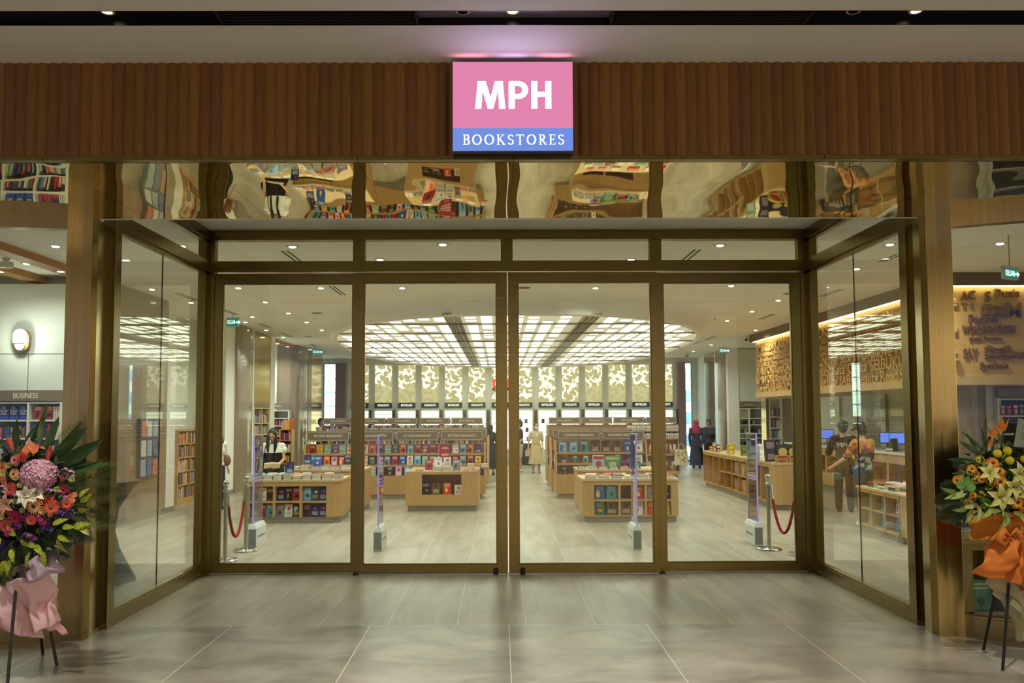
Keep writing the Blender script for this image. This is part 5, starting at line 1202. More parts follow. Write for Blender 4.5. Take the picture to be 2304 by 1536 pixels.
def gate(px, py, lab, mir=1):
    p = fl(px, py); g = empty('security_gate', lab, 'security gate', (p.x, p.y, 0))
    L = .42
    M().box(-.012, .012, .02, L - .02, .2, 1.54).build('acrylic_panel', ACRYL, g)
    M().box(-.010, .010, 0, .012, .2, 1.55).build('lit_edge', VIO, g); M().box(-.008, .008, L - .012, L, .2, 1.55).box(-.008, .008, .012, L - .012, 1.538, 1.55).build('panel_rim', mat('rim_pale', (206, 202, 220), .3), g)
    M().box(-.014, .014, .02, L - .02, .90, .905).box(-.014, .014, .02, L - .02, .94, .945).build('antenna_bar', VIO, g)
    b = M().add([(-.06, -.02, 0), (.06, -.02, 0), (.06, L + .02, 0), (-.06, L + .02, 0), (-.06, -.02, .26), (.06, -.02, .26), (.06, L + .02, .26), (-.06, L + .02, .26), (-.035, -.0, .32), (.035, 0, .32), (.035, L, .32), (-.035, L, .32)],
                [(0, 3, 2, 1), (0, 1, 5, 4), (1, 2, 6, 5), (2, 3, 7, 6), (3, 0, 4, 7), (4, 5, 9, 8), (5, 6, 10, 9), (6, 7, 11, 10), (7, 4, 8, 11), (8, 9, 10, 11)])
    b.build('base', GATEW, g, bevel=.006); M().box(-.0605, .0605, .05, L - .05, .13, .16).box(-.05, .05, -.022, -.02, .02, .25).build('inlay', GATEG, g)
gate(568, 1232, 'clear security gate with violet edge beside the rope stanchions on the woman\'s side'); gate(850, 1240, 'clear security gate standing before the block table on the fiction side')
gate(1434, 1236, 'clear security gate standing before the children\'s cubby table'); gate(1707, 1228, 'clear security gate beside the rope stanchion before the long counter')
g = empty('cocktail_table', 'tall round table in a stretched black cloth behind the glass side wall', 'table', (xat(240, 8.95), 8.95 + .0, 0))
M().lathe([(.36, 0), (.34, .02), (.17, .35), (.12, .55), (.16, .80), (.30, 1.0), (.36, 1.07), (.37, 1.085)], 8).build('stretch_cover', mat('black_spandex', (24, 24, 28), .5), g)
M().lathe([(.37, 1.085), (.37, 1.10)], 32).build('table_top', mat('table_top_dark', (60, 48, 42), .4), g)
for k, (px, Y) in enumerate(((1176, 28.9), (1108, 28.9))):
    g = empty('draped_table', 'black cloth-covered table before the back wall, %s' % ('on the masked woman\'s side of the aisle' if k == 0 else 'behind the fiction stands'), 'table', (xat(px, Y), Y, 0))
    M().box(-.35, .35, 0, .6, .74, .76).build('table_top', BLACK, g)
    m = M(); n = 40; per = [(-.36 + .72 * i / 10, -.01) for i in range(10)] + [(.36, -.01 + .62 * i / 10) for i in range(10)] + [(.36 - .72 * i / 10, .61) for i in range(10)] + [(-.36, .61 - .62 * i / 10) for i in range(10)]
    vs = [(x, y, .765) for x, y in per] + [(x + .015 * math.sin(i * 2.1), y + .015 * math.cos(i * 2.1), .01) for i, (x, y) in enumerate(per)]
    m.add(vs, [(i, (i + 1) % n, n + (i + 1) % n, n + i) for i in range(n)] + [tuple(range(n))], smooth=False); m.build('cloth', BLACK, g)
# tote bag on the gift stand
pt_ = at(1533, 1028, YG4 - .08)
g = empty('tote_bag', 'cream cloth tote bag with black calligraphy hanging from the gift stand', 'bag', (pt_.x, YG4 - .05, pt_.z))
m = M(); n = 8; vs = []
for j in range(n + 1):
    for i in range(n + 1):
        u, v = i / n - .5, j / n - .5; w = .34 + .08 * (.5 - v); vs.append((u * w, -.03 - .03 * math.cos(u * PI) - .01 * math.sin(9 * u + 5 * v), v * .44))
fs = [(j * (n + 1) + i, j * (n + 1) + i + 1, (j + 1) * (n + 1) + i + 1, (j + 1) * (n + 1) + i) for j in range(n) for i in range(n)]
m.add(vs, fs, smooth=True); m.add([(a, .005, c) for a, b, c in vs], [f[::-1] for f in fs], smooth=True); m.build('cloth_body', mat('canvas_cream', (220, 206, 166), .8), g)
for s in (-1, 1): M().tube([(-.09, -.03 * s - .03, .21), (-.07, -.01, .33), (0, 0, .38), (.07, -.01, .33), (.09, -.03 * s - .03, .21)], .009, 6).build('strap', MATS['canvas_cream'], g)
m = M(); random.seed(3)
for q in range(26):
    x, z, a = random.uniform(-.13, .13), random.uniform(-.17, .17), random.uniform(0, 6)
    pts = [(x + .028 * math.cos(a + t * .5) * (1 - t * .06), -.068, z + .02 * math.sin(a + t * .55)) for t in range(7)]
    m.tube(pts, [.002, .004, .005, .005, .004, .003, .001], 4)
m.build('calligraphy', BLACK, g)

# ================================================================ PEOPLE
SKIN = mat('skin_warm', (206, 156, 124), .55); SKIN2 = mat('skin_tan', (176, 124, 92), .55); HAIRB = mat('hair_black', (24, 18, 16), .45, noise_amt=.3, nscale=40, stretch=(6, 6, .6)); HAIRD = mat('hair_dark_brown', (52, 30, 24), .45, noise_amt=.3, nscale=40, stretch=(6, 6, .6))
def remesh(o, v, sm=4):
    r_ = o.modifiers.new('remesh', 'REMESH'); r_.mode = 'VOXEL'; r_.voxel_size = v; r_.use_smooth_shade = True
    s_ = o.modifiers.new('smooth', 'SMOOTH'); s_.factor = .5; s_.iterations = sm; return o
def chain(m, pts, rads, n=10):
    pts = [Vector(p) for p in pts]; m.tube(pts, rads, n)
    for p, r_ in zip(pts, rads): m.ball(p, r_ * .99, n=n)
def mirror(p): return (-p[0], p[1], p[2])
def person(label, loc, rz, H=1.62, arms=None, legs=None, head=(0, 0), skin=SKIN, top=None, sleeve=.5, bottom=None, hem=.1, skirt=None, hair=HAIRB, hlen=.0, cap=None, scarf=None, shoes=None, vox=.011, group=None, extra=None, build=1.0):
    k = H / 1.62; g = empty('person', label, 'person', loc, rz, group); g.scale = (k, k, k)
    A = arms or {}; Lg = legs or {}
    armL = A.get('L', [(.175, .0, 1.31), (.215, .02, 1.05), (.20, -.08, .83)]); armR = A.get('R', [(-.175, .0, 1.31), (-.215, .02, 1.05), (-.20, -.08, .83)])
    legL = Lg.get('L', [(.085, 0, .84), (.095, -.02, .46), (.10, .02, .075)]); legR = Lg.get('R', [(-.085, 0, .84), (-.095, -.02, .46), (-.10, .02, .075)])
    pitch, yaw = head
    HT = Matrix.Translation((0, -.005 - .02 * (pitch > 10), 1.40)) @ Matrix.Rotation(R(yaw), 4, 'Z') @ Matrix.Rotation(R(pitch), 4, 'X')
    m = M()
    m.ball((0, 0, .125), (.072, .088, .105), n=16, T=HT).ball((0, -.028, .065), (.052, .060, .062), n=12, T=HT)           # cranium and jaw
    m.ball((0, -.088, .098), (.011, .017, .020), n=8, T=HT).ball((0, -.080, .062), (.022, .012, .008), n=8, T=HT)          # nose and mouth
    for s in (-1, 1): m.ball((s * .073, .004, .105), (.010, .018, .026), n=8, T=HT)                                        # ears
    chain(m, [(0, .0, 1.30), (0, -.005, 1.37), tuple(HT @ Vector((0, .01, .05)))], [.055, .046, .044])
    chain(m, [(-.13, 0, 1.30), (0, 0, 1.315), (.13, 0, 1.30)], [.055, .06, .055])
    m.ball((0, .0, 1.18), (.145 * build, .098 * build, .16), n=16).ball((0, 0, 1.02), (.118 * build, .085 * build, .14), n=16).ball((0, .005, .87), (.150 * build, .105 * build, .12), n=16)
    for a in (armL, armR):
        chain(m, a, [.048, .036, .024]); sh, el, wr = [Vector(p) for p in a]; d = (wr - el).normalized()
        side = d.cross(Vector((0, 0, 1)) if abs(d.z) < .9 else Vector((0, 1, 0))).normalized(); nrm = side.cross(d)
        pc = wr + d * .045; m.tube([wr, wr + d * .03, wr + d * .075], [.022, .030, .028], 10)
        for q in range(4):
            b0 = wr + d * .07 + side * (.024 - .016 * q); L = (.062, .07, .066, .052)[q]
            m.tube([b0, b0 + d * L * .55 + nrm * .006, b0 + d * L + nrm * .022], [.0095, .009, .0075], 6)
        sg_ = 1 if a is armR else -1
        t0 = wr + d * .02 + side * .024 * 1; m.tube([t0, t0 + d * .03 + side * .022, t0 + d * .055 + side * .026 + nrm * .01], [.011, .010, .008], 6)
    for a in (legL, legR):
        chain(m, a, [.082 * build, .055, .038]); an = Vector(a[2]); fw = Vector(Lg.get('toe', (0, -1, 0)))
        m.ball(an + fw * .06 + Vector((0, 0, -.035)), (.040, .11 if abs(fw.y) > .5 else .05, .038) if abs(fw.y) > .5 else (.11, .040, .038), n=12)
    remesh(m.build('body', skin, g), vox)
    e = M()
    for s in (-1, 1): e.ball((s * .028, -.079, .118), (.011, .006, .006), n=8, T=HT)
    e.build('eyes', BLACK, g)
    e = M()
    for s in (-1, 1): e.box(s * .014, s * .042, -.086, -.078, .136, .141, T=HT)
    e.build('eyebrows', hair, g); M().ball((0, -.089, .062), (.019, .006, .006), n=8, T=HT).build('lips', mat('lips', (170, 84, 78), .5), g)
    if hair and not scarf:
        h = M(); h.ball((0, .016, .150), (.082, .092, .092), n=16, T=HT).ball((0, .035, .10), (.078, .075, .09), n=14, T=HT)
        if hlen:
            for s in (-1, 1):
                c0 = HT @ Vector((s * .066, .0, .13)); 
                chain(h, [c0, c0 + Vector((s * .012, -.03, -.12)), c0 + Vector((s * .006, -.055, -.12 - hlen * .5)), c0 + Vector((-s * .006, -.06, -.12 - hlen))], [.030, .034, .034, .016])
            chain(h, [HT @ Vector((0, .05, .12)), (0, .085, 1.36), (0, .10, 1.36 - hlen)], [.06, .07, .04])
        remesh(h.build('hair', hair, g), .010)
    if cap:
        c = M(); c.lathe([(.094, .12), (.097, .16), (.088, .20), (.055, .232), (.01, .242)], 20, T=HT @ Matrix.Translation((0, .01, 0)))
        c.add([(x * .085, y, .138 + z) for x, y, z in ((-1, -.05, 0), (-.8, -.12, -.01), (0, -.155, -.014), (.8, -.12, -.01), (1, -.05, 0), (1, -.05, .012), (.8, -.12, .0), (0, -.155, -.004), (-.8, -.12, .0), (-1, -.05, .012))], [(0, 1, 2, 3, 4), (5, 6, 7, 8, 9), (0, 9, 8, 1), (1, 8, 7, 2), (2, 7, 6, 3), (3, 6, 5, 4)], T=HT); c.build('cap', cap, g)
    if scarf:
        c = M(); c.ball((0, .012, .13), (.098, .108, .118), n=18, T=HT).ball((0, .04, .03), (.09, .08, .09), n=12, T=HT)
        chain(c, [(-.11, .0, 1.33), (0, .03, 1.36), (.11, .0, 1.33)], [.07, .085, .07]); c.ball((0, .06, 1.25), (.15, .07, .13), n=14)
        remesh(c.build('headscarf', scarf, g), .012)
    if top:
        t = M(); w = .018
        t.ball((0, 0, 1.18), (.145 * build + w, .098 * build + w, .165), n=18).ball((0, 0, 1.02), (.122 * build + w, .088 * build + w, .15), n=18).ball((0, .005, .90), (.148 * build + w, .105 * build + w, .11), n=18)
        chain(t, [(-.13, 0, 1.295), (0, 0, 1.30), (.13, 0, 1.295)], [.068, .068, .068])
        for a in (armL, armR):
            sh, el, wr = [Vector(p) for p in a]
            if sleeve <= .5: pts = [sh, sh.lerp(el, sleeve * 2)]; rr = [.066, .062]
            else: pts = [sh, el, el.lerp(wr, (sleeve - .5) * 2)]; rr = [.066, .054, .042]
            chain(t, pts, rr)
        remesh(t.build('top', top, g), .012, 3)
    if bottom:
        b = M(); b.ball((0, .005, .87), (.158 * build + .012, .112 * build + .012, .12), n=18)
        for a in (legL, legR):
            hp, kn, an = [Vector(p) for p in a]; f = 1 - hem; pts = [hp, kn] + ([kn.lerp(an, (f - .5) * 2)] if f > .5 else []); rr = [.098 * build, .076, .062][:len(pts)]
            if f <= .5: pts = [hp, hp.lerp(kn, f * 2)]; rr = [.10, .088]
            chain(b, pts, rr)
        remesh(b.build('trousers', bottom, g), .012, 3)
    if skirt:
        mm_, hemz, rx_, ry_ = skirt; n = 36; prof = [(1.0, .135, .100), (.92, .165, .125), (.75, rx_ * .8, ry_ * .85), (hemz, rx_, ry_)]; vs = []; fs = []
        for j, (z, a, b_) in enumerate(prof):
            for i in range(n):
                t = 2 * PI * i / n; r_ = 1 + .05 * (j / 3) * math.sin(t * 7) ; vs.append((a * r_ * math.cos(t), b_ * r_ * math.sin(t), z))
        for j in range(3):
            for i in range(n): fs.append((j * n + i, (j + 1) * n + i, (j + 1) * n + (i + 1) % n, j * n + (i + 1) % n))
        s_ = M().add(vs, fs, smooth=True).build('skirt', mm_, g)
    if shoes:
        for a in (legL, legR):
            an = Vector(a[2]); fw = Vector(Lg.get('toe', (0, -1, 0))); m = M()
            lat = (.048, .125, .045) if abs(fw.y) > .5 else (.125, .048, .045)
            m.ball(an + fw * .055 + Vector((0, 0, -.030)), lat, n=14).ball(an + Vector((0, 0, -.02)), (.05, .05, .05), n=10)
            lo = min(v.z for v in m.v)
            remesh(m.build('shoe', shoes, g), .010, 2)
    return g, HT
NAVYD = mat('cloth_black', (24, 22, 26), .8); WHC = mat('cloth_white', (226, 222, 210), .8); BEIGE = mat('cloth_beige', (206, 188, 142), .8, noise_amt=.10, nscale=9)
OLIVE = mat('cloth_dark_green', (38, 44, 38), .8); REDC = mat('cloth_red_scarf', (170, 26, 40), .7, noise_amt=.15, nscale=14); GREYC = mat('cloth_light_blue', (176, 190, 210), .8); DENIM = mat('denim', (58, 68, 84), .8)
# long-haired woman reading at the first table
YPw = YA + 1.30; xw = xat(616, YPw)
g, HT = person('young woman with long dark hair, white puff blouse and black dress, looking down at books', (xw, YPw, 0), 0, 1.56, head=(26, 0), hair=HAIRB, hlen=.22, vox=.009,
       arms={'L': [(.165, .0, 1.30), (.215, -.03, 1.05), (.14, -.26, .93)], 'R': [(-.165, .0, 1.30), (-.225, .0, 1.05), (-.19, -.17, .86)]},
       top=WHC, sleeve=.2, skirt=(NAVYD, .42, .26, .21), shoes=BLACK)
M().lathe([(.150, .94), (.158, 1.02), (.166, 1.12), (.168, 1.19), (.150, 1.21)], 28, T=Matrix.Diagonal((1.06, .80, 1, 1))).build('dress_bodice', NAVYD, g)
c = M(); n = 40
for j in range(1): pass
vs = []; fs = []
for j, (z, a, b_) in enumerate(((1.345, .075, .070), (1.31, .15, .105), (1.255, .20, .135), (1.20, .225, .148))):
    for i in range(n): 
        t = 2 * PI * i / n; r_ = 1 + .05 * (j / 3) * math.sin(t * 9); vs.append((a * r_ * math.cos(t), b_ * r_ * math.sin(t) * 1.0, z - (.03 * abs(math.sin(t)) if j == 3 else 0)))
for j in range(3):
    for i in range(n): fs.append((j * n + i, (j + 1) * n + i, (j + 1) * n + (i + 1) % n, j * n + (i + 1) % n))
c.add(vs, fs, smooth=True); c.build('ruffled_collar', WHC, g)
for s in (-1, 1): M().ball((s * .205, -.005, 1.22), (.07, .075, .075), n=14).build('puff_sleeve', WHC, g)
M().tube([(-.082, .01, 1.575), (-.05, -.012, 1.625), (0, -.02, 1.64), (.05, -.012, 1.625), (.082, .01, 1.575)], .012, 8).build('hairband', BLACK, g)
M().tube([(-.12, -.09, 1.30), (-.15, -.11, 1.15), (-.18, -.05, .98)], .009, 6).build('bag_strap', BLACK, g); M().ball((-.24, .03, .92), (.07, .11, .12), n=14).build('shoulder_bag', NAVYD, g)
ob = empty('open_book', 'open book held by the long-haired woman over the stacked paperbacks', 'book', (xw + .08, YPw - .38, .86), R(20))
M().prism([(-.14, 0), (0, .012), (.14, 0), (.14, .02), (0, .03), (-.14, .02)], 0, .2, T=Matrix.Rotation(R(62), 4, 'X')).build('pages', PAGES, ob)
# masked woman in the aisle
Yq = 25.0
g, HT = person('woman in a white face mask and long beige pinafore walking down the aisle', (xat(1206, Yq), Yq, 0), R(8), 1.54, head=(2, 0), hair=HAIRD, vox=.012, arms={'L': [(.165, 0, 1.31), (.21, .02, 1.06), (.20, -.1, .86)], 'R': [(-.165, 0, 1.31), (-.24, .0, 1.06), (-.27, -.05, .83)]},
       top=mat('cloth_print', (206, 196, 170), .8, noise_amt=.3, nscale=16), sleeve=.42, skirt=(BEIGE, .30, .25, .19), shoes=mat('shoe_grey', (170, 160, 150), .6))
M().ball((0, -.068, .068), (.056, .045, .042), n=14, T=HT).build('face_mask', mat('mask_white', (232, 232, 230), .6), g)
M().box(-.115, .115, -.13, -.10, .95, 1.20).build('pinafore_bib', BEIGE, g)
for s in (-1, 1): M().tube([(s * .09, -.12, 1.2), (s * .09, -.05, 1.36), (s * .09, .08, 1.3)], .016, 6).build('pinafore_strap', BEIGE, g)
hb = empty('shopping_bag', 'small pink paper bag in the hand of the masked woman', 'bag', (xat(1206, Yq) - .27, Yq - .07, .52))
M().box(-.07, .07, -.035, .035, 0, .2).build('paper_bag', mat('bag_pink', (210, 168, 158), .6), hb); M().tube([(-.04, 0, .2), (-.03, 0, .26), (.03, 0, .26), (.04, 0, .2)], .004, 5).build('handle', mat('bag_pink', (0, 0, 0)), hb)
# person half hidden behind the centre stile
person('person in dark shirt and pale shorts half hidden behind the centre door stile', (xat(1169, 25.4), 25.4, 0), R(-80), 1.62, top=mat('cloth_navy', (34, 36, 52), .8), sleeve=.4, bottom=mat('cloth_sand', (200, 186, 160), .8), hem=.55, shoes=WHC, vox=.013)
person('person in a long black coat standing at the aisle end of the fiction stands', (xat(1103, 24.2), 24.2, 0), R(170), 1.5, top=NAVYD, sleeve=.95, skirt=(NAVYD, .2, .2, .17), scarf=NAVYD, shoes=BLACK, vox=.014)
# pair near the far window
person('person with a red headscarf and long dark robe beside the far window, seen from behind', (xat(1566, 26.9), 26.9, 0), R(172), 1.60, top=mat('cloth_dark_blue', (26, 28, 44), .8), sleeve=.95, skirt=(mat('robe_dark', (24, 26, 32), .8), .10, .24, .19), scarf=REDC, shoes=BLACK, vox=.013, skin=SKIN2)
g, HT = person('man in a dark green jacket turning his head beside the red headscarf', (xat(1590, 26.6) + .04, 26.5, 0), R(-150), 1.64, head=(4, 60), hair=HAIRB, top=OLIVE, sleeve=.95, bottom=NAVYD, hem=0.02, shoes=mat('shoe_white', (220, 220, 216), .6), vox=.013, skin=SKIN2, build=1.08)
# man photographing with a phone
g, HT = person('man in a pale shirt raising a phone near the far window', (xat(722, 26.5), 26.5, 0), R(70), 1.70, head=(0, 0), hair=HAIRB, top=GREYC, sleeve=.5, bottom=NAVYD, hem=.02, shoes=BLACK, vox=.014, skin=SKIN2, arms={'L': [(.17, 0, 1.31), (.20, -.16, 1.12), (.10, -.36, 1.34)], 'R': [(-.17, 0, 1.31), (-.19, -.16, 1.10), (-.08, -.34, 1.36)]})
ph = empty('mobile_phone', 'dark mobile phone held up by the man in the pale shirt', 'phone', (xat(722, 26.5) + .36 * 1.05, 26.45, 1.47), R(70)); M().box(-.075, .075, 0, .009, 0, .075).build('phone_body', BLACK, ph, bevel=.002)
person('dark-haired person showing only head above the far fiction sign boards', (xat(782, 27.2), 27.2, 0), R(160), 1.62, hair=HAIRD, top=NAVYD, sleeve=.9, bottom=NAVYD, hem=.02, shoes=BLACK, vox=.014)
person('person in a dark cap showing only head above the fiction sign boards', (xat(823, 21.6), 21.25, 0), R(180), 1.46, hair=HAIRB, cap=BLACK, top=NAVYD, sleeve=.9, bottom=NAVYD, hem=.02, shoes=BLACK, vox=.014)
# customers at the cashier side, seen through the glass side wall
Ym = yE1 + .42; xm = xat(1940, Ym)
CAMO = mat('shirt_patchwork', (150, 84, 40), .8); _nt = CAMO.node_tree; _b = _nt.nodes['Principled BSDF']
_t = _nt.nodes.new('ShaderNodeTexCoord'); _s = _nt.nodes.new('ShaderNodeSeparateXYZ'); _n = _nt.nodes.new('ShaderNodeTexVoronoi'); _n.inputs['Scale'].default_value = 7
_r = _nt.nodes.new('ShaderNodeValToRGB'); _r.color_ramp.interpolation = 'CONSTANT'; _a = _nt.nodes.new('ShaderNodeMath'); _a.operation = 'MULTIPLY_ADD'; _a.inputs[1].default_value = .35
_q = _nt.nodes.new('ShaderNodeSeparateColor')
els = _r.color_ramp.elements; els[0].position = 0; els[0].color = lin((34, 44, 48)); els[1].position = .45; els[1].color = lin((150, 150, 140))
for p_, c_ in ((.62, (40, 52, 44)), (.78, (160, 60, 30)), (.9, (190, 130, 50)), (1.1, (150, 44, 30))):
    if p_ <= 1: e_ = els.new(p_); e_.color = lin(c_)
_nt.links.new(_t.outputs['Generated'], _s.inputs[0]); _nt.links.new(_t.outputs['Generated'], _n.inputs['Vector']); _nt.links.new(_n.outputs['Color'], _q.inputs[0])
_nt.links.new(_q.outputs[0], _a.inputs[0]); _nt.links.new(_s.outputs[2], _a.inputs[2]); _nt.links.new(_a.outputs[0], _r.inputs[0]); _nt.links.new(_r.outputs[0], _b.inputs['Base Color'])
g, HT = person('man in a black cap and patchwork shirt leaning over the book table, seen from behind', (xm, Ym, 0), R(205), 1.66, head=(12, 0), hair=HAIRB, cap=BLACK, top=CAMO, sleeve=.46, bottom=DENIM, hem=.02, shoes=mat('shoe_cream', (206, 200, 180), .6), vox=.010, build=1.06,
       arms={'L': [(.17, 0, 1.31), (.26, -.10, 1.08), (.34, -.30, .93)], 'R': [(-.17, 0, 1.31), (-.23, -.06, 1.06), (-.20, -.26, .90)]}, legs={'L': [(.085, 0, .84), (.10, -.02, .46), (.14, .12, .075)], 'R': [(-.085, 0, .84), (-.09, -.06, .46), (-.10, -.06, .075)]})
M().lathe([(.028, 0), (.028, .02)], 12, T=Matrix.Translation((.32, -.27, .945))).build('wristwatch', BLACK, g)
Yv = 14.9
g, HT = person('shop worker in black lettered shirt and cap, back turned, beyond the capped man', (xat(1896, Yv), Yv, 0), R(160), 1.66, head=(8, 0), hair=HAIRB, cap=mat('cap_dark', (30, 34, 40), .6), top=mat('shirt_black', (30, 28, 28), .8), sleeve=.5, bottom=mat('trousers_brown_black', (46, 36, 30), .8), hem=.02, shoes=BLACK, vox=.011,
       arms={'L': [(.17, 0, 1.31), (.25, -.04, 1.06), (.22, -.24, .98)], 'R': [(-.17, 0, 1.31), (-.25, -.10, 1.12), (-.14, -.24, 1.32)]})
text('MPH', .11, mat('shirt_print', (226, 224, 220), .6), g, (0, .128, 1.20), rz=R(180), depth=.001)
Yx = 13.3
person('person in a pale blue shirt seen in the gap before the brass pier', (xat(2082, Yx), Yx, 0), R(100), 1.62, hair=HAIRB, top=GREYC, sleeve=.5, bottom=NAVYD, hem=.02, shoes=BLACK, vox=.012, arms={'L': [(.17, 0, 1.31), (.2, -.1, 1.08), (.12, -.3, 1.0)]})
Yz = 15.6
g, HT = person('person in white top with tan shoulder bag, cut off by the door jamb', (xat(490, Yz), Yz, 0), R(60), 1.56, hair=HAIRB, hlen=.1, top=WHC, sleeve=.4, bottom=NAVYD, hem=.02, shoes=NAVYD, vox=.012)
M().ball((.20, -.04, .98), (.05, .13, .12), n=14).build('shoulder_bag', mat('bag_tan', (150, 92, 60), .5), g)

# ================================================================ FLOWER STANDS
random.seed(11)
def petal(m, L, w, z0, curl, ang, mi=0, tilt=0.0, n=5, tip=.25, T=None, cup=0.0):
    vs = []; fs = []
    for j in range(n + 1):
        t = j / n; ww = w * math.sin(PI * (.12 + .88 * t) ** .8) * .5 if j < n else w * tip * .25; r_ = L * (.08 + .92 * t); z = z0 + curl * t * t * L + tilt * t * L
        for s in (-1, 0, 1): vs.append((r_, s * ww, z + (cup * ww if s else 0)))
    for j in range(n):
        for q in range(2): fs.append((j * 3 + q, (j + 1) * 3 + q, (j + 1) * 3 + q + 1, j * 3 + q + 1))
    TT = Matrix.Rotation(ang, 4, 'Z'); m.add(vs, fs, mi, (T @ TT) if T else TT, True)
FM = lambda n, c, r=.55, na=.12: mat('petal_' + n, c, r, noise_amt=na, nscale=30)
def gerbera(n, c, cc, r=.048):
    m = M()
    for k in range(20): petal(m, r, r * .24, .004, -.10, 2 * PI * k / 20 + random.uniform(-.05, .05), 0, .12, tip=1.6)
    for k in range(16): petal(m, r * .72, r * .2, .010, .1, 2 * PI * (k + .5) / 16, 0, .22, tip=1.6)
    m.lathe([(.0, .020), (r * .2, .017), (r * .28, .008)], 14, 1); m.lathe([(r * .28, .016), (r * .36, .010)], 14, 2)
    m.tube([(0, 0, .0), (0, 0, -.09)], .004, 5, 3)
    return m.data('gerbera', [FM(n, c), FM(n + 'core', cc), FM(n + 'ring', tuple(int(x * .7) for x in c)), LEAFM])
LEAFM = mat('leaf_green', (52, 84, 34), .4, noise_amt=.2, nscale=12); LEAFD = mat('leaf_dark', (38, 70, 32), .35, noise_amt=.2, nscale=12, coat=.2); PALM = mat('palm_green', (84, 106, 40), .45, noise_amt=.15, nscale=10)
CROT = mat('croton_leaf', (150, 160, 36), .4, noise_amt=.75, nscale=55); VARI = mat('variegated_leaf', (146, 166, 84), .4, noise_amt=.5, nscale=40)
def leafd(name, L, w, m_, curl=-.25, n=9, fold=.25):
    m = M(); vs = []; fs = []
    for j in range(n + 1):
        t = j / n; ww = w * .5 * math.sin(PI * t ** .8) ** .8 if 0 < j < n else .001; z = curl * t * t * L
        for s in (-1, 0, 1): vs.append((s * ww, L * t, z + (fold * ww if s else 0)))
    for j in range(n):
        for q in range(2): fs.append((j * 3 + q, j * 3 + q + 1, (j + 1) * 3 + q + 1, (j + 1) * 3 + q))
    return m.add(vs, fs, smooth=True).data(name, [m_])
def frond(L, w, m_, k=22):
    m = M(); P = [Vector((0, L * t / 12, -.35 * L * (t / 12) ** 2)) for t in range(13)]; m.tube(P, [.004 - .0025 * t / 12 for t in range(13)], 5)
    for q in range(k):
        t = .12 + .88 * q / k; b = Vector((0, L * t, -.35 * L * t * t)); ll = w * math.sin(PI * (.15 + .8 * t))
        for s in (-1, 1):
            d = Vector((s * .75, .65, -.25)).normalized(); e = b + d * ll; md = b + d * ll * .5 + Vector((0, 0, .01)); u = Vector((0, .006, .004))
            m.add([b - u, b + u, md + u * 1.3, e, md - u * 1.3], [(0, 1, 2, 3, 4)])
    return m.data('palm_frond', [m_])
def lily(n, c, c2):
    m = M()
    for k in range(6): petal(m, .082, .042, .0, -.55, 2 * PI * k / 6, 0, .75 if k % 2 else .65, n=7, cup=.35)
    for k in range(6):
        a = 2 * PI * (k + .5) / 6; m.tube([(0, 0, 0), (.018 * math.cos(a), .018 * math.sin(a), .05)], .0014, 4, 1); m.ball((.018 * math.cos(a), .018 * math.sin(a), .052), (.003, .003, .006), 2, 6)
    m.tube([(0, 0, 0), (0, 0, -.08)], .004, 5, 1); return m.data('lily', [FM(n, c), FM(n + 'st', c2), mat('anther', (96, 50, 24), .7)])
def anthurium(n, c, c2):
    m = M(); pts = []; N = 28
    for i in range(N):
        t = 2 * PI * i / N; x = 16 * math.sin(t) ** 3; y = 13 * math.cos(t) - 5 * math.cos(2 * t) - 2 * math.cos(3 * t) - math.cos(4 * t); pts.append((x / 17 * .05, y / 17 * .05))
    vs = [(0, 0, .0)] + [(x, y, .006 + 1.6 * (x * x + y * y)) for x, y in pts] ; m.add(vs, [(0, 1 + i, 1 + (i + 1) % N) for i in range(N)], smooth=True)
    m.tube([(0, .012, .004), (0, .002, .03), (0, -.014, .05)], [.005, .005, .003], 8, 1); m.tube([(0, .01, 0), (0, .01, -.08)], .003, 5, 2); return m.data('anthurium', [mat('spathe_' + n, c, .22, noise_amt=.08, nscale=12, coat=.5), FM(n + 'sp', c2), LEAFM])
def hydrangea(c):
    m = M()
    for k in range(330):
        z = 1 - 1.75 * (k + .5) / 330; a = k * 2.39996; r_ = math.sqrt(max(0, 1 - z * z)); d = Vector((r_ * math.cos(a), r_ * math.sin(a), z)); p = d * (.105 + random.uniform(-.008, .008)); p.x *= 1.08
        T = Matrix.Translation(p) @ d.to_track_quat('Z', 'Y').to_matrix().to_4x4() @ Matrix.Rotation(random.uniform(0, 6), 4, 'Z') @ Matrix.Rotation(random.uniform(-.4, .4), 4, 'X')
        for q in range(4): petal(m, .014, .014, 0, .25, PI / 2 * q, 0, .1, n=2, tip=1.5, T=T)
    m.ball((0, 0, 0), (.103, .095, .095), 1, 14); return m.data('hydrangea', [FM('hydr', c, .6, .18), FM('hydrin', tuple(int(x * .7) for x in c))])
def rosebud(n, c, r=.02):
    m = M()
    for L in range(3):
        for k in range(5 + L): petal(m, r * (.5 + .28 * L), r * (.9 + .2 * L), 0, 1.2 - .5 * L, 2 * PI * (k + L * .4) / (5 + L), 0, .9 - .35 * L, n=4, tip=2, cup=.2)
    m.ball((0, 0, r * .3), (r * .5, r * .5, r * .55), 0, 8); m.tube([(0, 0, 0), (0, 0, -.07)], .003, 5, 1); return m.data('rose', [FM(n, c), LEAFM])
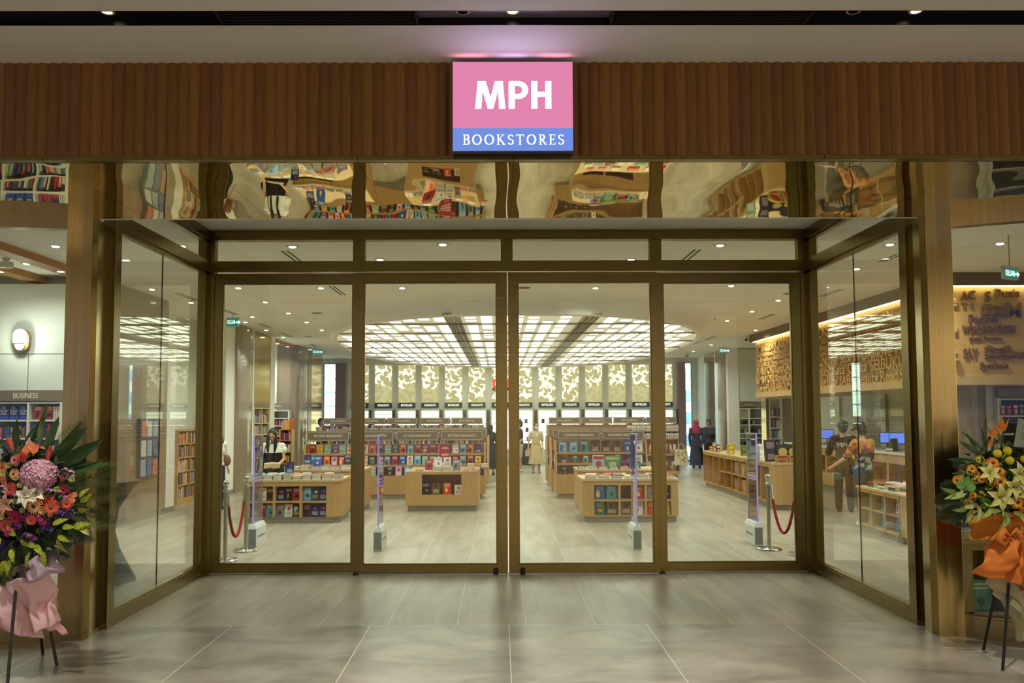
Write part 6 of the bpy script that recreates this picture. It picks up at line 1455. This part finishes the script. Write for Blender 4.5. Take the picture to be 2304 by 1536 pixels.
def cluster(n, c, k=14, r=.036, s=.013):
    m = M()
    for q in range(k):
        d = Vector((random.uniform(-1, 1), random.uniform(-1, 1), random.uniform(.1, 1))).normalized(); p = d * r * random.uniform(.7, 1)
        T = Matrix.Translation(p) @ d.to_track_quat('Z', 'Y').to_matrix().to_4x4()
        for u in range(5): petal(m, s, s * .8, 0, .2, 2 * PI * u / 5, 0, .25, n=2, tip=1.5, T=T)
    m.ball((0, 0, 0), r * .55, 1, 8); return m.data('orchid_spray', [FM(n, c), LEAFM])
def ginger(n, c):
    m = M()
    for L in range(7):
        for k in range(6): petal(m, .022 - .002 * L, .016, .011 * L, 1.4, 2 * PI * (k + L * .5) / 6, 0, 1.2, n=3, tip=1.2, cup=.3)
    m.tube([(0, 0, .07), (0, 0, -.10)], [.008, .005], 6, 1); return m.data('ginger_flower', [mat('ginger_' + n, c, .3), LEAFM])
def place(g, data, name, p, tilt=(0, 0), s=1.0, spin=None, lab=None):
    """flower heads look towards local +Z: turn that axis to face out of the bouquet (-Y) plus a tilt"""
    o = bpy.data.objects.new(name, data); COL.objects.link(o); o.parent = g
    q = Matrix.Rotation(R(tilt[0]), 4, 'Z') @ Matrix.Rotation(R(90 + tilt[1]), 4, 'X') @ Matrix.Rotation(random.uniform(0, 6) if spin is None else spin, 4, 'Z')
    loc = Vector(p) - g.location; o.matrix_local = Matrix.Translation(loc) @ q @ Matrix.Diagonal((s, s, s, 1)); 
    if lab: o['label'] = lab
    return o
def blade(g, data, name, p, ang, lean=0, s=1.0, roll=0):
    """leaves run along local +Y: ang is the direction in the bouquet plane (0 = up, + towards the viewer's right side), lean towards the viewer"""
    o = bpy.data.objects.new(name, data); COL.objects.link(o); o.parent = g
    q = Matrix.Rotation(R(ang), 4, 'Y') @ Matrix.Rotation(R(90 + lean), 4, 'X') @ Matrix.Rotation(R(roll), 4, 'Y')
    o.matrix_local = Matrix.Translation(Vector(p) - g.location) @ q @ Matrix.Diagonal((s, s, s, 1)); return o
def sheet(g, name, mat_, corners, loc, folds=7, depth=.05, n=26, seed=0, taper=None, rot=(0, 0, 0), thick=.0008):
    """crumpled wrapping paper: corners TL, TR, BR, BL in the bouquet plane (x, z), pleated and bent"""
    rd = random.Random(seed); m = M(); vs = []; TL, TR, BR, BL = [Vector(c) for c in corners]
    ph = [rd.uniform(0, 6) for _ in range(6)]
    for j in range(n + 1):
        v = j / n
        for i in range(n + 1):
            u = i / n; a = TL.lerp(TR, u); b = BL.lerp(BR, u); p = a.lerp(b, v)
            y = depth * (abs(math.sin(u * folds * PI / 2 + ph[0] + v * 1.3)) - .5) * (.35 + .65 * v) + depth * .5 * math.sin(v * 5 + ph[1] + u * 3) - .12 * math.sin(u * PI) * (1 - v * .3)
            y += depth * .35 * (noise.noise(Vector((u * 5 + ph[2], v * 5, ph[3]))))
            vs.append((p.x + .012 * math.sin(v * 11 + ph[4]) , y, p.y + .010 * math.sin(u * 13 + ph[5])))
    fs = [(j * (n + 1) + i, (j + 1) * (n + 1) + i, (j + 1) * (n + 1) + i + 1, j * (n + 1) + i + 1) for j in range(n) for i in range(n)]
    o = m.add(vs, fs, smooth=True).build(name, mat_, g); o.location = Vector(loc) - g.location; o.rotation_euler = rot
    so_ = o.modifiers.new('thick', 'SOLIDIFY'); so_.thickness = thick; return o
def paper(n, c, rough=.6):
    m = mat('paper_' + n, c, rough); b = m.node_tree.nodes['Principled BSDF']; nt_ = m.node_tree
    t_ = nt_.nodes.new('ShaderNodeBsdfTranslucent'); t_.inputs[0].default_value = lin(c); mx = nt_.nodes.new('ShaderNodeMixShader'); mx.inputs[0].default_value = .35
    o_ = nt_.nodes['Material Output']; nt_.links.new(b.outputs[0], mx.inputs[1]); nt_.links.new(t_.outputs[0], mx.inputs[2]); nt_.links.new(mx.outputs[0], o_.inputs[0]); return m
def greens(g, c, rx_, rz_, dep, k, mats, seed):
    rd = random.Random(seed); m = M()
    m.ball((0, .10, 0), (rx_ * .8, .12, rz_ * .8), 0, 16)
    for q in range(k):
        a = rd.uniform(0, 2 * PI); r_ = math.sqrt(rd.random()); x, z = rx_ * r_ * math.cos(a), rz_ * r_ * math.sin(a); y = -dep * math.sqrt(max(0, 1 - r_ * r_)) + .03
        T = Matrix.Translation((x, y, z)) @ Matrix.Rotation(rd.uniform(-.8, .8), 4, 'Z') @ Matrix.Rotation(R(90) + rd.uniform(-.9, .6), 4, 'X') @ Matrix.Rotation(rd.uniform(0, 6.3), 4, 'Z')
        L, w = rd.uniform(.05, .10), rd.uniform(.018, .032)
        petal(m, L, w, 0, -.5, 0, rd.randrange(1, len(mats)), .3, n=4, tip=.3, T=T)
    o = m.build('foliage', mats, g); o.location = Vector(c) - g.location; return o
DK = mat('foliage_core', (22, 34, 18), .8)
def easel(g, feet, top):
    for f in feet: M().tube([Vector(f) - g.location, Vector(top) - g.location], [.0125, .0125], 4, smooth=False).build('leg', BLACK, g)
# ---------- pink and purple stand
Yf = 5.72; PF = lambda px, py, d=0: at(px, py, Yf - d)
c0 = PF(50, 1125); g = empty('flower_stand', 'tall pink, coral and purple congratulation bouquet on a black easel, wrapped in pink paper', 'flower stand', (c0.x, Yf, 0))
easel(g, ((at(15, 1565, 5.42).x, 5.42, 0), (fl(128, 1497).x, fl(128, 1497).y, 0), (c0.x - .12, 6.25, 0)), (c0.x - .02, Yf + .06, 1.3))
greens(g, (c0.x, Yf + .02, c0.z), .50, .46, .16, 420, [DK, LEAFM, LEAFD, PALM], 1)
GB = {'coral': gerbera('coral', (226, 92, 80), (96, 84, 40)), 'peach': gerbera('peach', (232, 164, 112), (52, 30, 24)), 'magenta': gerbera('magenta', (168, 26, 74), (46, 20, 26)), 'pinkg': gerbera('pinkg', (214, 120, 116), (70, 20, 28)), 'red': gerbera('redg', (176, 24, 30), (40, 14, 16)), 'orange': gerbera('orangeg', (232, 130, 80), (70, 40, 20))}
for px, py, kd, s in ((170, 1150, 'coral', 0), (117, 1137, 0, 0),): pass
for px, py, kd, s, tl in ((117, 1141, 'coral', 1.12, (8, 0)), (150, 1132, 'coral', .88, (24, 0)), (79, 1137, 'peach', 1.25, (0, 6)), (26, 1099, 'coral', .98, (-14, 0)), (36, 1035, 'pinkg', .85, (-10, -14)), (71, 1169, 'coral', .78, (4, 10)),
                          (14, 1181, 'coral', 1.05, (-12, 8)), (37, 1163, 'magenta', .98, (-4, 12)), (143, 1101, 'magenta', .8, (20, 0)), (8, 1052, 'orange', .85, (-20, -8)), (33, 1066, 'peach', .8, (-8, -8)), (50, 1029, 'red', .8, (0, -26)), (-30, 1120, 'coral', 1.1, (-24, 0)), (-50, 1180, 'magenta', 1.0, (-30, 8)), (-40, 1060, 'orange', 1, (-24, -10))):
    place(g, GB[kd], 'gerbera', PF(px, py, .20 if 20 < px < 130 else .16), tl, s, lab={'coral': 'coral pink gerbera', 'peach': 'peach gerbera with dark eye', 'magenta': 'magenta gerbera', 'pinkg': 'dusty pink gerbera', 'red': 'red gerbera', 'orange': 'orange gerbera'}[kd])
HY = hydrangea((206, 158, 178)); place(g, HY, 'hydrangea', PF(88, 1068, .15), (6, -12), .98, 0, 'large pale lilac hydrangea head')
LW = lily('white', (232, 226, 206), (150, 170, 90)); LP = lily('pinkl', (214, 160, 150), (150, 160, 90))
place(g, LW, 'lily', PF(62, 1116, .21), (-8, -10), 1.05, lab='white lily'); place(g, LW, 'lily', PF(82, 1110, .19), (14, -24), .9, lab='white lily'); place(g, LP, 'lily', PF(14, 1133, .19), (-10, 0), .95, lab='pink lily'); place(g, LP, 'lily', PF(-20, 1150, .19), (-20, 0), .95, lab='pink lily')
AN = anthurium('orange', (214, 92, 34), (226, 180, 90)); AP = anthurium('salmon', (232, 120, 84), (230, 200, 110))
for px, py, d, s, tl, sp in ((70, 1008, AP, 1.25, (0, -10), 3.3), (8, 1078, AN, 1.15, (-20, 0), 2.6), (12, 1146, AN, 1.1, (-10, 24), 3.0), (104, 1121, AN, .95, (12, -20), 3.6), (161, 1118, AP, .85, (40, 0), 4.4)):
    place(g, d, 'anthurium', PF(px, py, .15), tl, s, sp)
RC = rosebud('creamr', (222, 214, 150)); RG = rosebud('palegreen', (190, 200, 120), .018); RP = rosebud('lilacr', (190, 140, 180))
for px, py, d in ((37, 1074, RC), (47, 1091, RC), (3, 1162, RC), (52, 1108, RG), (6, 1065, RC), (128, 1100, RG), (20, 1046, RG), (46, 1112, RC), (35, 1127, RG), (52, 1147, RG), (162, 1078, RG), (98, 1150, RC), (116, 1156, RC), (66, 1095, RC)):
    place(g, d, 'rose', PF(px, py, .19), (random.uniform(-20, 20), random.uniform(-15, 15)), 1.0)
OP = cluster('violet', (140, 60, 150)); OD = cluster('deep_violet', (74, 40, 130)); OL = cluster('lilac', (186, 140, 180), 18, .04, .012); OM = cluster('magentac', (170, 50, 110))
for px, py, d in ((100, 1172, OM), (64, 1208, OP), (37, 1180, OP), (55, 1160, OP), (143, 1156, OD), (160, 1156, OD), (125, 1162, OD), (108, 1190, OD), (147, 1065, OL), (110, 1107, OL), (136, 1118, OL), (43, 1132, OL), (5, 1105, OL), (72, 1210, OP), (24, 1195, OM), (-20, 1205, OP), (96, 1165, OM), (158, 1068, OL), (38, 1118, OL)):
    place(g, d, 'orchid_spray', PF(px, py, .17), (random.uniform(-20, 20), random.uniform(-10, 20)), random.uniform(.85, 1.15))
GI = ginger('pink', (214, 92, 90))
for px, py, a in ((30, 1000, -25), (106, 1022, 12), (136, 1072, 30)): blade_o = place(g, GI, 'ginger_flower', PF(px, py, .12), (0, -80), 1.1, 0); blade_o.matrix_local = Matrix.Translation(PF(px, py + 14, .12) - g.location) @ Matrix.Rotation(R(a), 4, 'Y') @ Matrix.Diagonal((1.1, 1.1, 1.1, 1))
BL1 = leafd('broad_leaf', .30, .075, LEAFD, -.1); BL2 = leafd('broad_leaf', .34, .05, LEAFM, -.3); BLC = leafd('croton_leaf', .12, .05, CROT, -.4); BLV = leafd('croton_leaf', .13, .045, VARI, -.4)
for px, py, a, ln, s, rl in ((36, 1010, -6, -6, .72, 10), (104, 1015, 14, -4, .85, 0), (62, 1005, 34, 0, .95, 60), (48, 1010, 28, -6, 1.0, -50), (112, 1035, 50, 4, 1.15, 30), (125, 1050, 62, 6, 1.28, 20), (140, 1060, 78, 0, 1.05, -30), (-10, 1010, -20, 0, 1.0, 10), (88, 1000, 5, 0, .6, 40)):
    blade(g, BL1 if rl != 60 else BL2, 'broad_leaf', PF(px, py, .05), a, ln, s, rl)
blade(g, BL2, 'broad_leaf', PF(158, 1052, .06), 88, -8, .72, 70)
FR = frond(.42, .16, PALM); FRD = frond(.36, .17, LEAFD)
for px, py, a, ln, s, d in ((120, 1020, 30, -4, .62, FR), (150, 1090, 68, 6, .78, FR), (155, 1110, 88, 10, .80, FR), (140, 1140, 108, 14, .85, FR), (110, 1180, 150, 22, .72, FRD), (90, 1195, 176, 22, .72, FRD), (30, 1215, 190, 24, .70, FR), (50, 1215, 165, 24, .62, FR), (0, 1215, 205, 20, .7, FR), (150, 1175, 128, 14, .6, FRD)):
    blade(g, d, 'palm_frond', PF(px, py, .10), a, ln, s)
for q, (px, py, a) in enumerate(((36, 1205, -50), (45, 1212, 130), (62, 1222, 100), (70, 1240, 200), (98, 1240, 170), (25, 1235, 150), (12, 1260, 200), (130, 1205, 110), (118, 1180, 60), (140, 1186, 80), (170, 1184, 100), (180, 1130, 60), (178, 1118, 40), (164, 1186, 70), (2, 1210, 200), (78, 1225, 120), (24, 1258, 190), (128, 1212, 150), (175, 1146, 95), (180, 1186, 110))):
    blade(g, BLC, 'croton_leaf', PF(px, py, .20), a, random.uniform(10, 40), random.uniform(.7, 1.0), random.uniform(-40, 40))
PU = paper('deep_purple', (64, 34, 110)); LI = paper('lilac', (214, 190, 214)); PK = paper('pink', (240, 206, 212)); PK2 = paper('rose', (236, 184, 200))
w = lambda px, py: (PF(px, py).x - c0.x, PF(px, py).z - c0.z)
ctr = (c0.x, Yf - .02, c0.z)
sheet(g, 'purple_paper', PU, (w(-90, 1180), w(90, 1220), w(48, 1300), w(-40, 1345)), ctr, 5, .06, seed=1)
sheet(g, 'lilac_paper', LI, (w(40, 1285), w(142, 1225), w(154, 1280), w(62, 1312)), (c0.x, Yf - .06, c0.z), 4, .05, seed=2)
sheet(g, 'lilac_paper', LI, (w(-60, 1260), w(50, 1285), w(62, 1312), w(-50, 1330)), (c0.x, Yf - .03, c0.z), 4, .05, seed=9)
sheet(g, 'pink_paper', PK, (w(20, 1300), w(118, 1285), w(140, 1395), w(66, 1432)), (c0.x, Yf - .02, c0.z), 5, .06, seed=3)
sheet(g, 'pink_paper', PK, (w(-60, 1310), w(50, 1300), w(106, 1436), w(-10, 1390)), (c0.x, Yf - .05, c0.z), 5, .05, seed=4)
sheet(g, 'pink_paper', PK2, (w(60, 1310), w(110, 1330), w(152, 1424), w(100, 1400)), (c0.x, Yf + .02, c0.z), 3, .05, seed=5)
sheet(g, 'pink_paper', PK2, (w(-80, 1320), w(10, 1330), w(14, 1418), w(-60, 1400)), (c0.x, Yf + .0, c0.z), 3, .05, seed=6)
cd1 = M().prism([w(-24, 930), w(4, 938), w(24, 1030), w(-24, 1044)], 0, .003, T=Matrix.Rotation(R(90), 4, 'X')).build('greeting_card', mat('card_grey', (176, 172, 160), .6), g); cd1.location = Vector((c0.x, Yf - .10, c0.z)) - g.location
# ---------- orange and yellow stand
Yf = 5.95; c0 = PF(2290, 1085); g = empty('flower_stand', 'tall yellow, orange and green congratulation bouquet on a black easel, wrapped in orange paper', 'flower stand', (c0.x, Yf, 0))
p1, p2 = fl(2213, 1462), fl(2256, 1508)
easel(g, ((p1.x, p1.y, 0), (p2.x, p2.y, 0), (c0.x + .3, 6.3, 0)), (c0.x + .02, Yf + .06, 1.25))
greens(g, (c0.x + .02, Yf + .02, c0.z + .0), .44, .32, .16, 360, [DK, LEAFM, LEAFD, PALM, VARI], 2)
GY = gerbera('goldenr', (236, 172, 50), (60, 36, 14)); GO = gerbera('amber', (226, 140, 36), (40, 26, 10)); LG = lily('limel', (206, 206, 120), (150, 160, 60)); PP = M().ball((0, 0, .01), (.031, .031, .024), 0, 16).tube([(0, 0, 0), (0, 0, -.08)], .003, 5, 1).data('pompon_flower', [mat('pompon_yellow', (214, 196, 40), .8, noise_amt=.15, nscale=120, bump=.002), LEAFM])
for px, py, d, s, tl in ((2233, 1042, GO, .95, (-6, -20)), (2247, 1061, GO, .95, (-4, -34)), (2248, 1083, GY, 1.12, (-4, -4)), (2287, 1128, GY, 1.1, (6, 10)), (2187, 1055, GY, .72, (-30, -10)), (2155, 1080, GY, .8, (-60, 0)), (2189, 1114, GY, .55, (-20, 0)), (2208, 1078, GO, .6, (-16, 0)), (2302, 1150, GO, .9, (6, 20)), (2196, 1066, GO, .6, (-20, -10)), (2330, 1090, GY, 1, (14, 0))):
    place(g, d, 'gerbera', PF(px, py, .18 if px > 2200 else .12), tl, s, lab='golden yellow gerbera' if d is GY else 'amber gerbera')
for px, py, s in ((2243, 1020, 1), (2265, 1014, 1), (2270, 1036, 1), (2303, 1033, .9), (2320, 1020, .9)): place(g, PP, 'pompon_flower', PF(px, py, .16), (random.uniform(-10, 10), -10), s)
for px, py, s, tl in ((2250, 1118, 1.25, (-4, 4)), (2293, 1066, 1.15, (6, -6)), (2226, 1064, .95, (-14, -14)), (2280, 1095, 1.1, (4, 0)), (2310, 1110, 1.0, (10, 0))): place(g, LG, 'lily', PF(px, py, .19), tl, s, lab='pale lime lily')
AG = anthurium('green', (84, 140, 50), (190, 200, 80))
for px, py, s, tl, sp in ((2174, 1088, 1.35, (-24, 0), 2.9), (2218, 1130, 1.05, (-8, 28), 1.6)): place(g, AG, 'anthurium', PF(px, py, .15), tl, s, sp)
SP2 = cluster('yellowc', (196, 186, 60), 16, .034, .010)
for px, py in ((2205, 1035), (2212, 1078), (2196, 1078), (2222, 1095), (2200, 1045), (2214, 1055), (2182, 1062), (2264, 1100), (2206, 1112)): place(g, SP2, 'orchid_spray', PF(px, py, .14), (random.uniform(-20, 20), 0), random.uniform(.7, 1), lab='small yellow filler blossom')
for px, py, a, ln, s, rl in ((2210, 1015, -35, 0, .55, 20), (2214, 1012, 8, 0, .5, 20), (2216, 1008, 30, 0, .48, -20), (2206, 1025, -52, 0, .6, 10), (2200, 1040, -80, 0, .75, 60), (2240, 1000, -10, 0, .45, 40), (2200, 1020, -20, 0, .5, 0), (2270, 1065, 12, 0, .42, 30)):
    blade(g, BL2 if s < .6 else BL1, 'broad_leaf', PF(px, py, .06), a, ln, s, rl)
BS = M()
for k, (a, L) in enumerate(((-42, .085), (-12, .12), (22, .10), (-62, .07), (2, .08), (-26, .10))): petal(BS, L, .020, 0, .05, R(90 - a), 0, .2 * (k % 2), n=5, tip=.2)
BS.tube([(0, 0, 0), (-.02, -.1, 0)], .007, 6, 1)
bsd = BS.data('bird_of_paradise', [mat('strelitzia', (240, 130, 30), .4), mat('strelitzia_stem', (60, 70, 40), .5)])
for px, py, s in ((2258, 972, 1.1), (2238, 985, .9), (2232, 1004, .6)): place(g, bsd, 'bird_of_paradise', PF(px, py, .08), (0, 0), s, 0, 'orange bird of paradise bloom')
FG = frond(.30, .14, LEAFD)
for px, py, a, ln, s in ((2180, 1120, -100, 6, .75), (2176, 1130, -120, 10, .75), (2190, 1135, -140, 12, .65), (2185, 1105, -80, 4, .65), (2190, 1060, -60, 2, .5)): blade(g, FG, 'palm_frond', PF(px, py, .08), a, ln, s)
for q, (px, py, a) in enumerate(((2180, 1140, -110), (2192, 1138, -90), (2204, 1140, -160), (2150, 1105, -90), (2236, 1145, -120), (2256, 1148, 160), (2280, 1150, 120), (2262, 1150, 170), (2296, 1160, 150), (2170, 1110, -100), (2186, 1148, -150), (2222, 1146, 100), (2270, 1155, -150))):
    blade(g, BLV, 'variegated_leaf', PF(px, py, .19), a, random.uniform(10, 40), random.uniform(.7, 1.05), random.uniform(-40, 40))
OR1 = paper('orange', (242, 150, 62)); OR2 = paper('amber', (222, 148, 48)); CRM = paper('cream', (206, 200, 160))
w = lambda px, py: (PF(px, py).x - c0.x, PF(px, py).z - c0.z)
for k, (nm, m_, cr_, dy, fo, dp) in enumerate((('amber_paper', OR2, ((2164, 1158), (2300, 1140), (2290, 1215), (2172, 1210)), -.07, 5, .07), ('amber_paper', OR2, ((2225, 1150), (2360, 1150), (2350, 1260), (2252, 1205)), -.04, 5, .06),
        ('orange_paper', OR1, ((2222, 1205), (2262, 1198), (2290, 1300), (2170, 1288)), -.08, 3, .06), ('orange_paper', OR1, ((2246, 1200), (2300, 1205), (2300, 1330), (2228, 1290)), -.10, 6, .08), ('orange_paper', OR1, ((2270, 1205), (2380, 1200), (2390, 1360), (2268, 1300)), -.06, 5, .07),
        ('cream_paper', CRM, ((2214, 1290), (2300, 1300), (2330, 1420), (2224, 1330)), -.02, 4, .05), ('cream_paper', CRM, ((2240, 1300), (2380, 1300), (2380, 1400), (2290, 1440)), .0, 4, .05))):
    sheet(g, nm, m_, [w(*q) for q in cr_], (c0.x, Yf + dy, c0.z), fo, dp, seed=20 + k)
bow = M()
for s, px_ in ((-1, 2246), (1, 2300)):
    bow.tube([PF(2272, 1205, .16) - g.location, PF((2272 + px_) / 2, 1192, .2) - g.location, PF(px_, 1212, .18) - g.location, PF((2272 + px_) / 2, 1225, .17) - g.location, PF(2272, 1207, .16) - g.location], [.008, .022, .026, .02, .008], 8)
bow.build('paper_bow', OR1, g)
cdm = M().prism([w(2267, 940), w(2345, 960), w(2345, 1010), w(2257, 1003)], 0, .003, T=Matrix.Rotation(R(90), 4, 'X')).build('greeting_card', mat('card_green_grey', (150, 160, 140), .6), g); cdm.location = Vector((c0.x, Yf - .12, c0.z)) - g.location
m = M()
for k, (y_, a, b_) in enumerate(((954, 2290, 2310), (960, 2276, 2330), (966, 2284, 2330), (974, 2276, 2330), (980, 2274, 2330), (985, 2276, 2326), (993, 2282, 2300), (999, 2276, 2310))):
    for q in range(int((b_ - a) / 6)):
        p_, q_ = w(a + q * 6, y_), w(a + q * 6 + 4.2, y_ + 1.6 + (a * 0)); m.box(p_[0], q_[0], -.0035 - .0008, -.0034, q_[1], p_[1])
m.build('handwriting', mat('card_ink', (60, 66, 60), .6), cdm)
# remaining books too small or too many to stand alone
so = STUFF.build('books', CM); tag(so, 'masses of small distant book spines filling the shelves behind the nearer stands', 'books', kind='stuff')
print('BOOKS', NB[0])
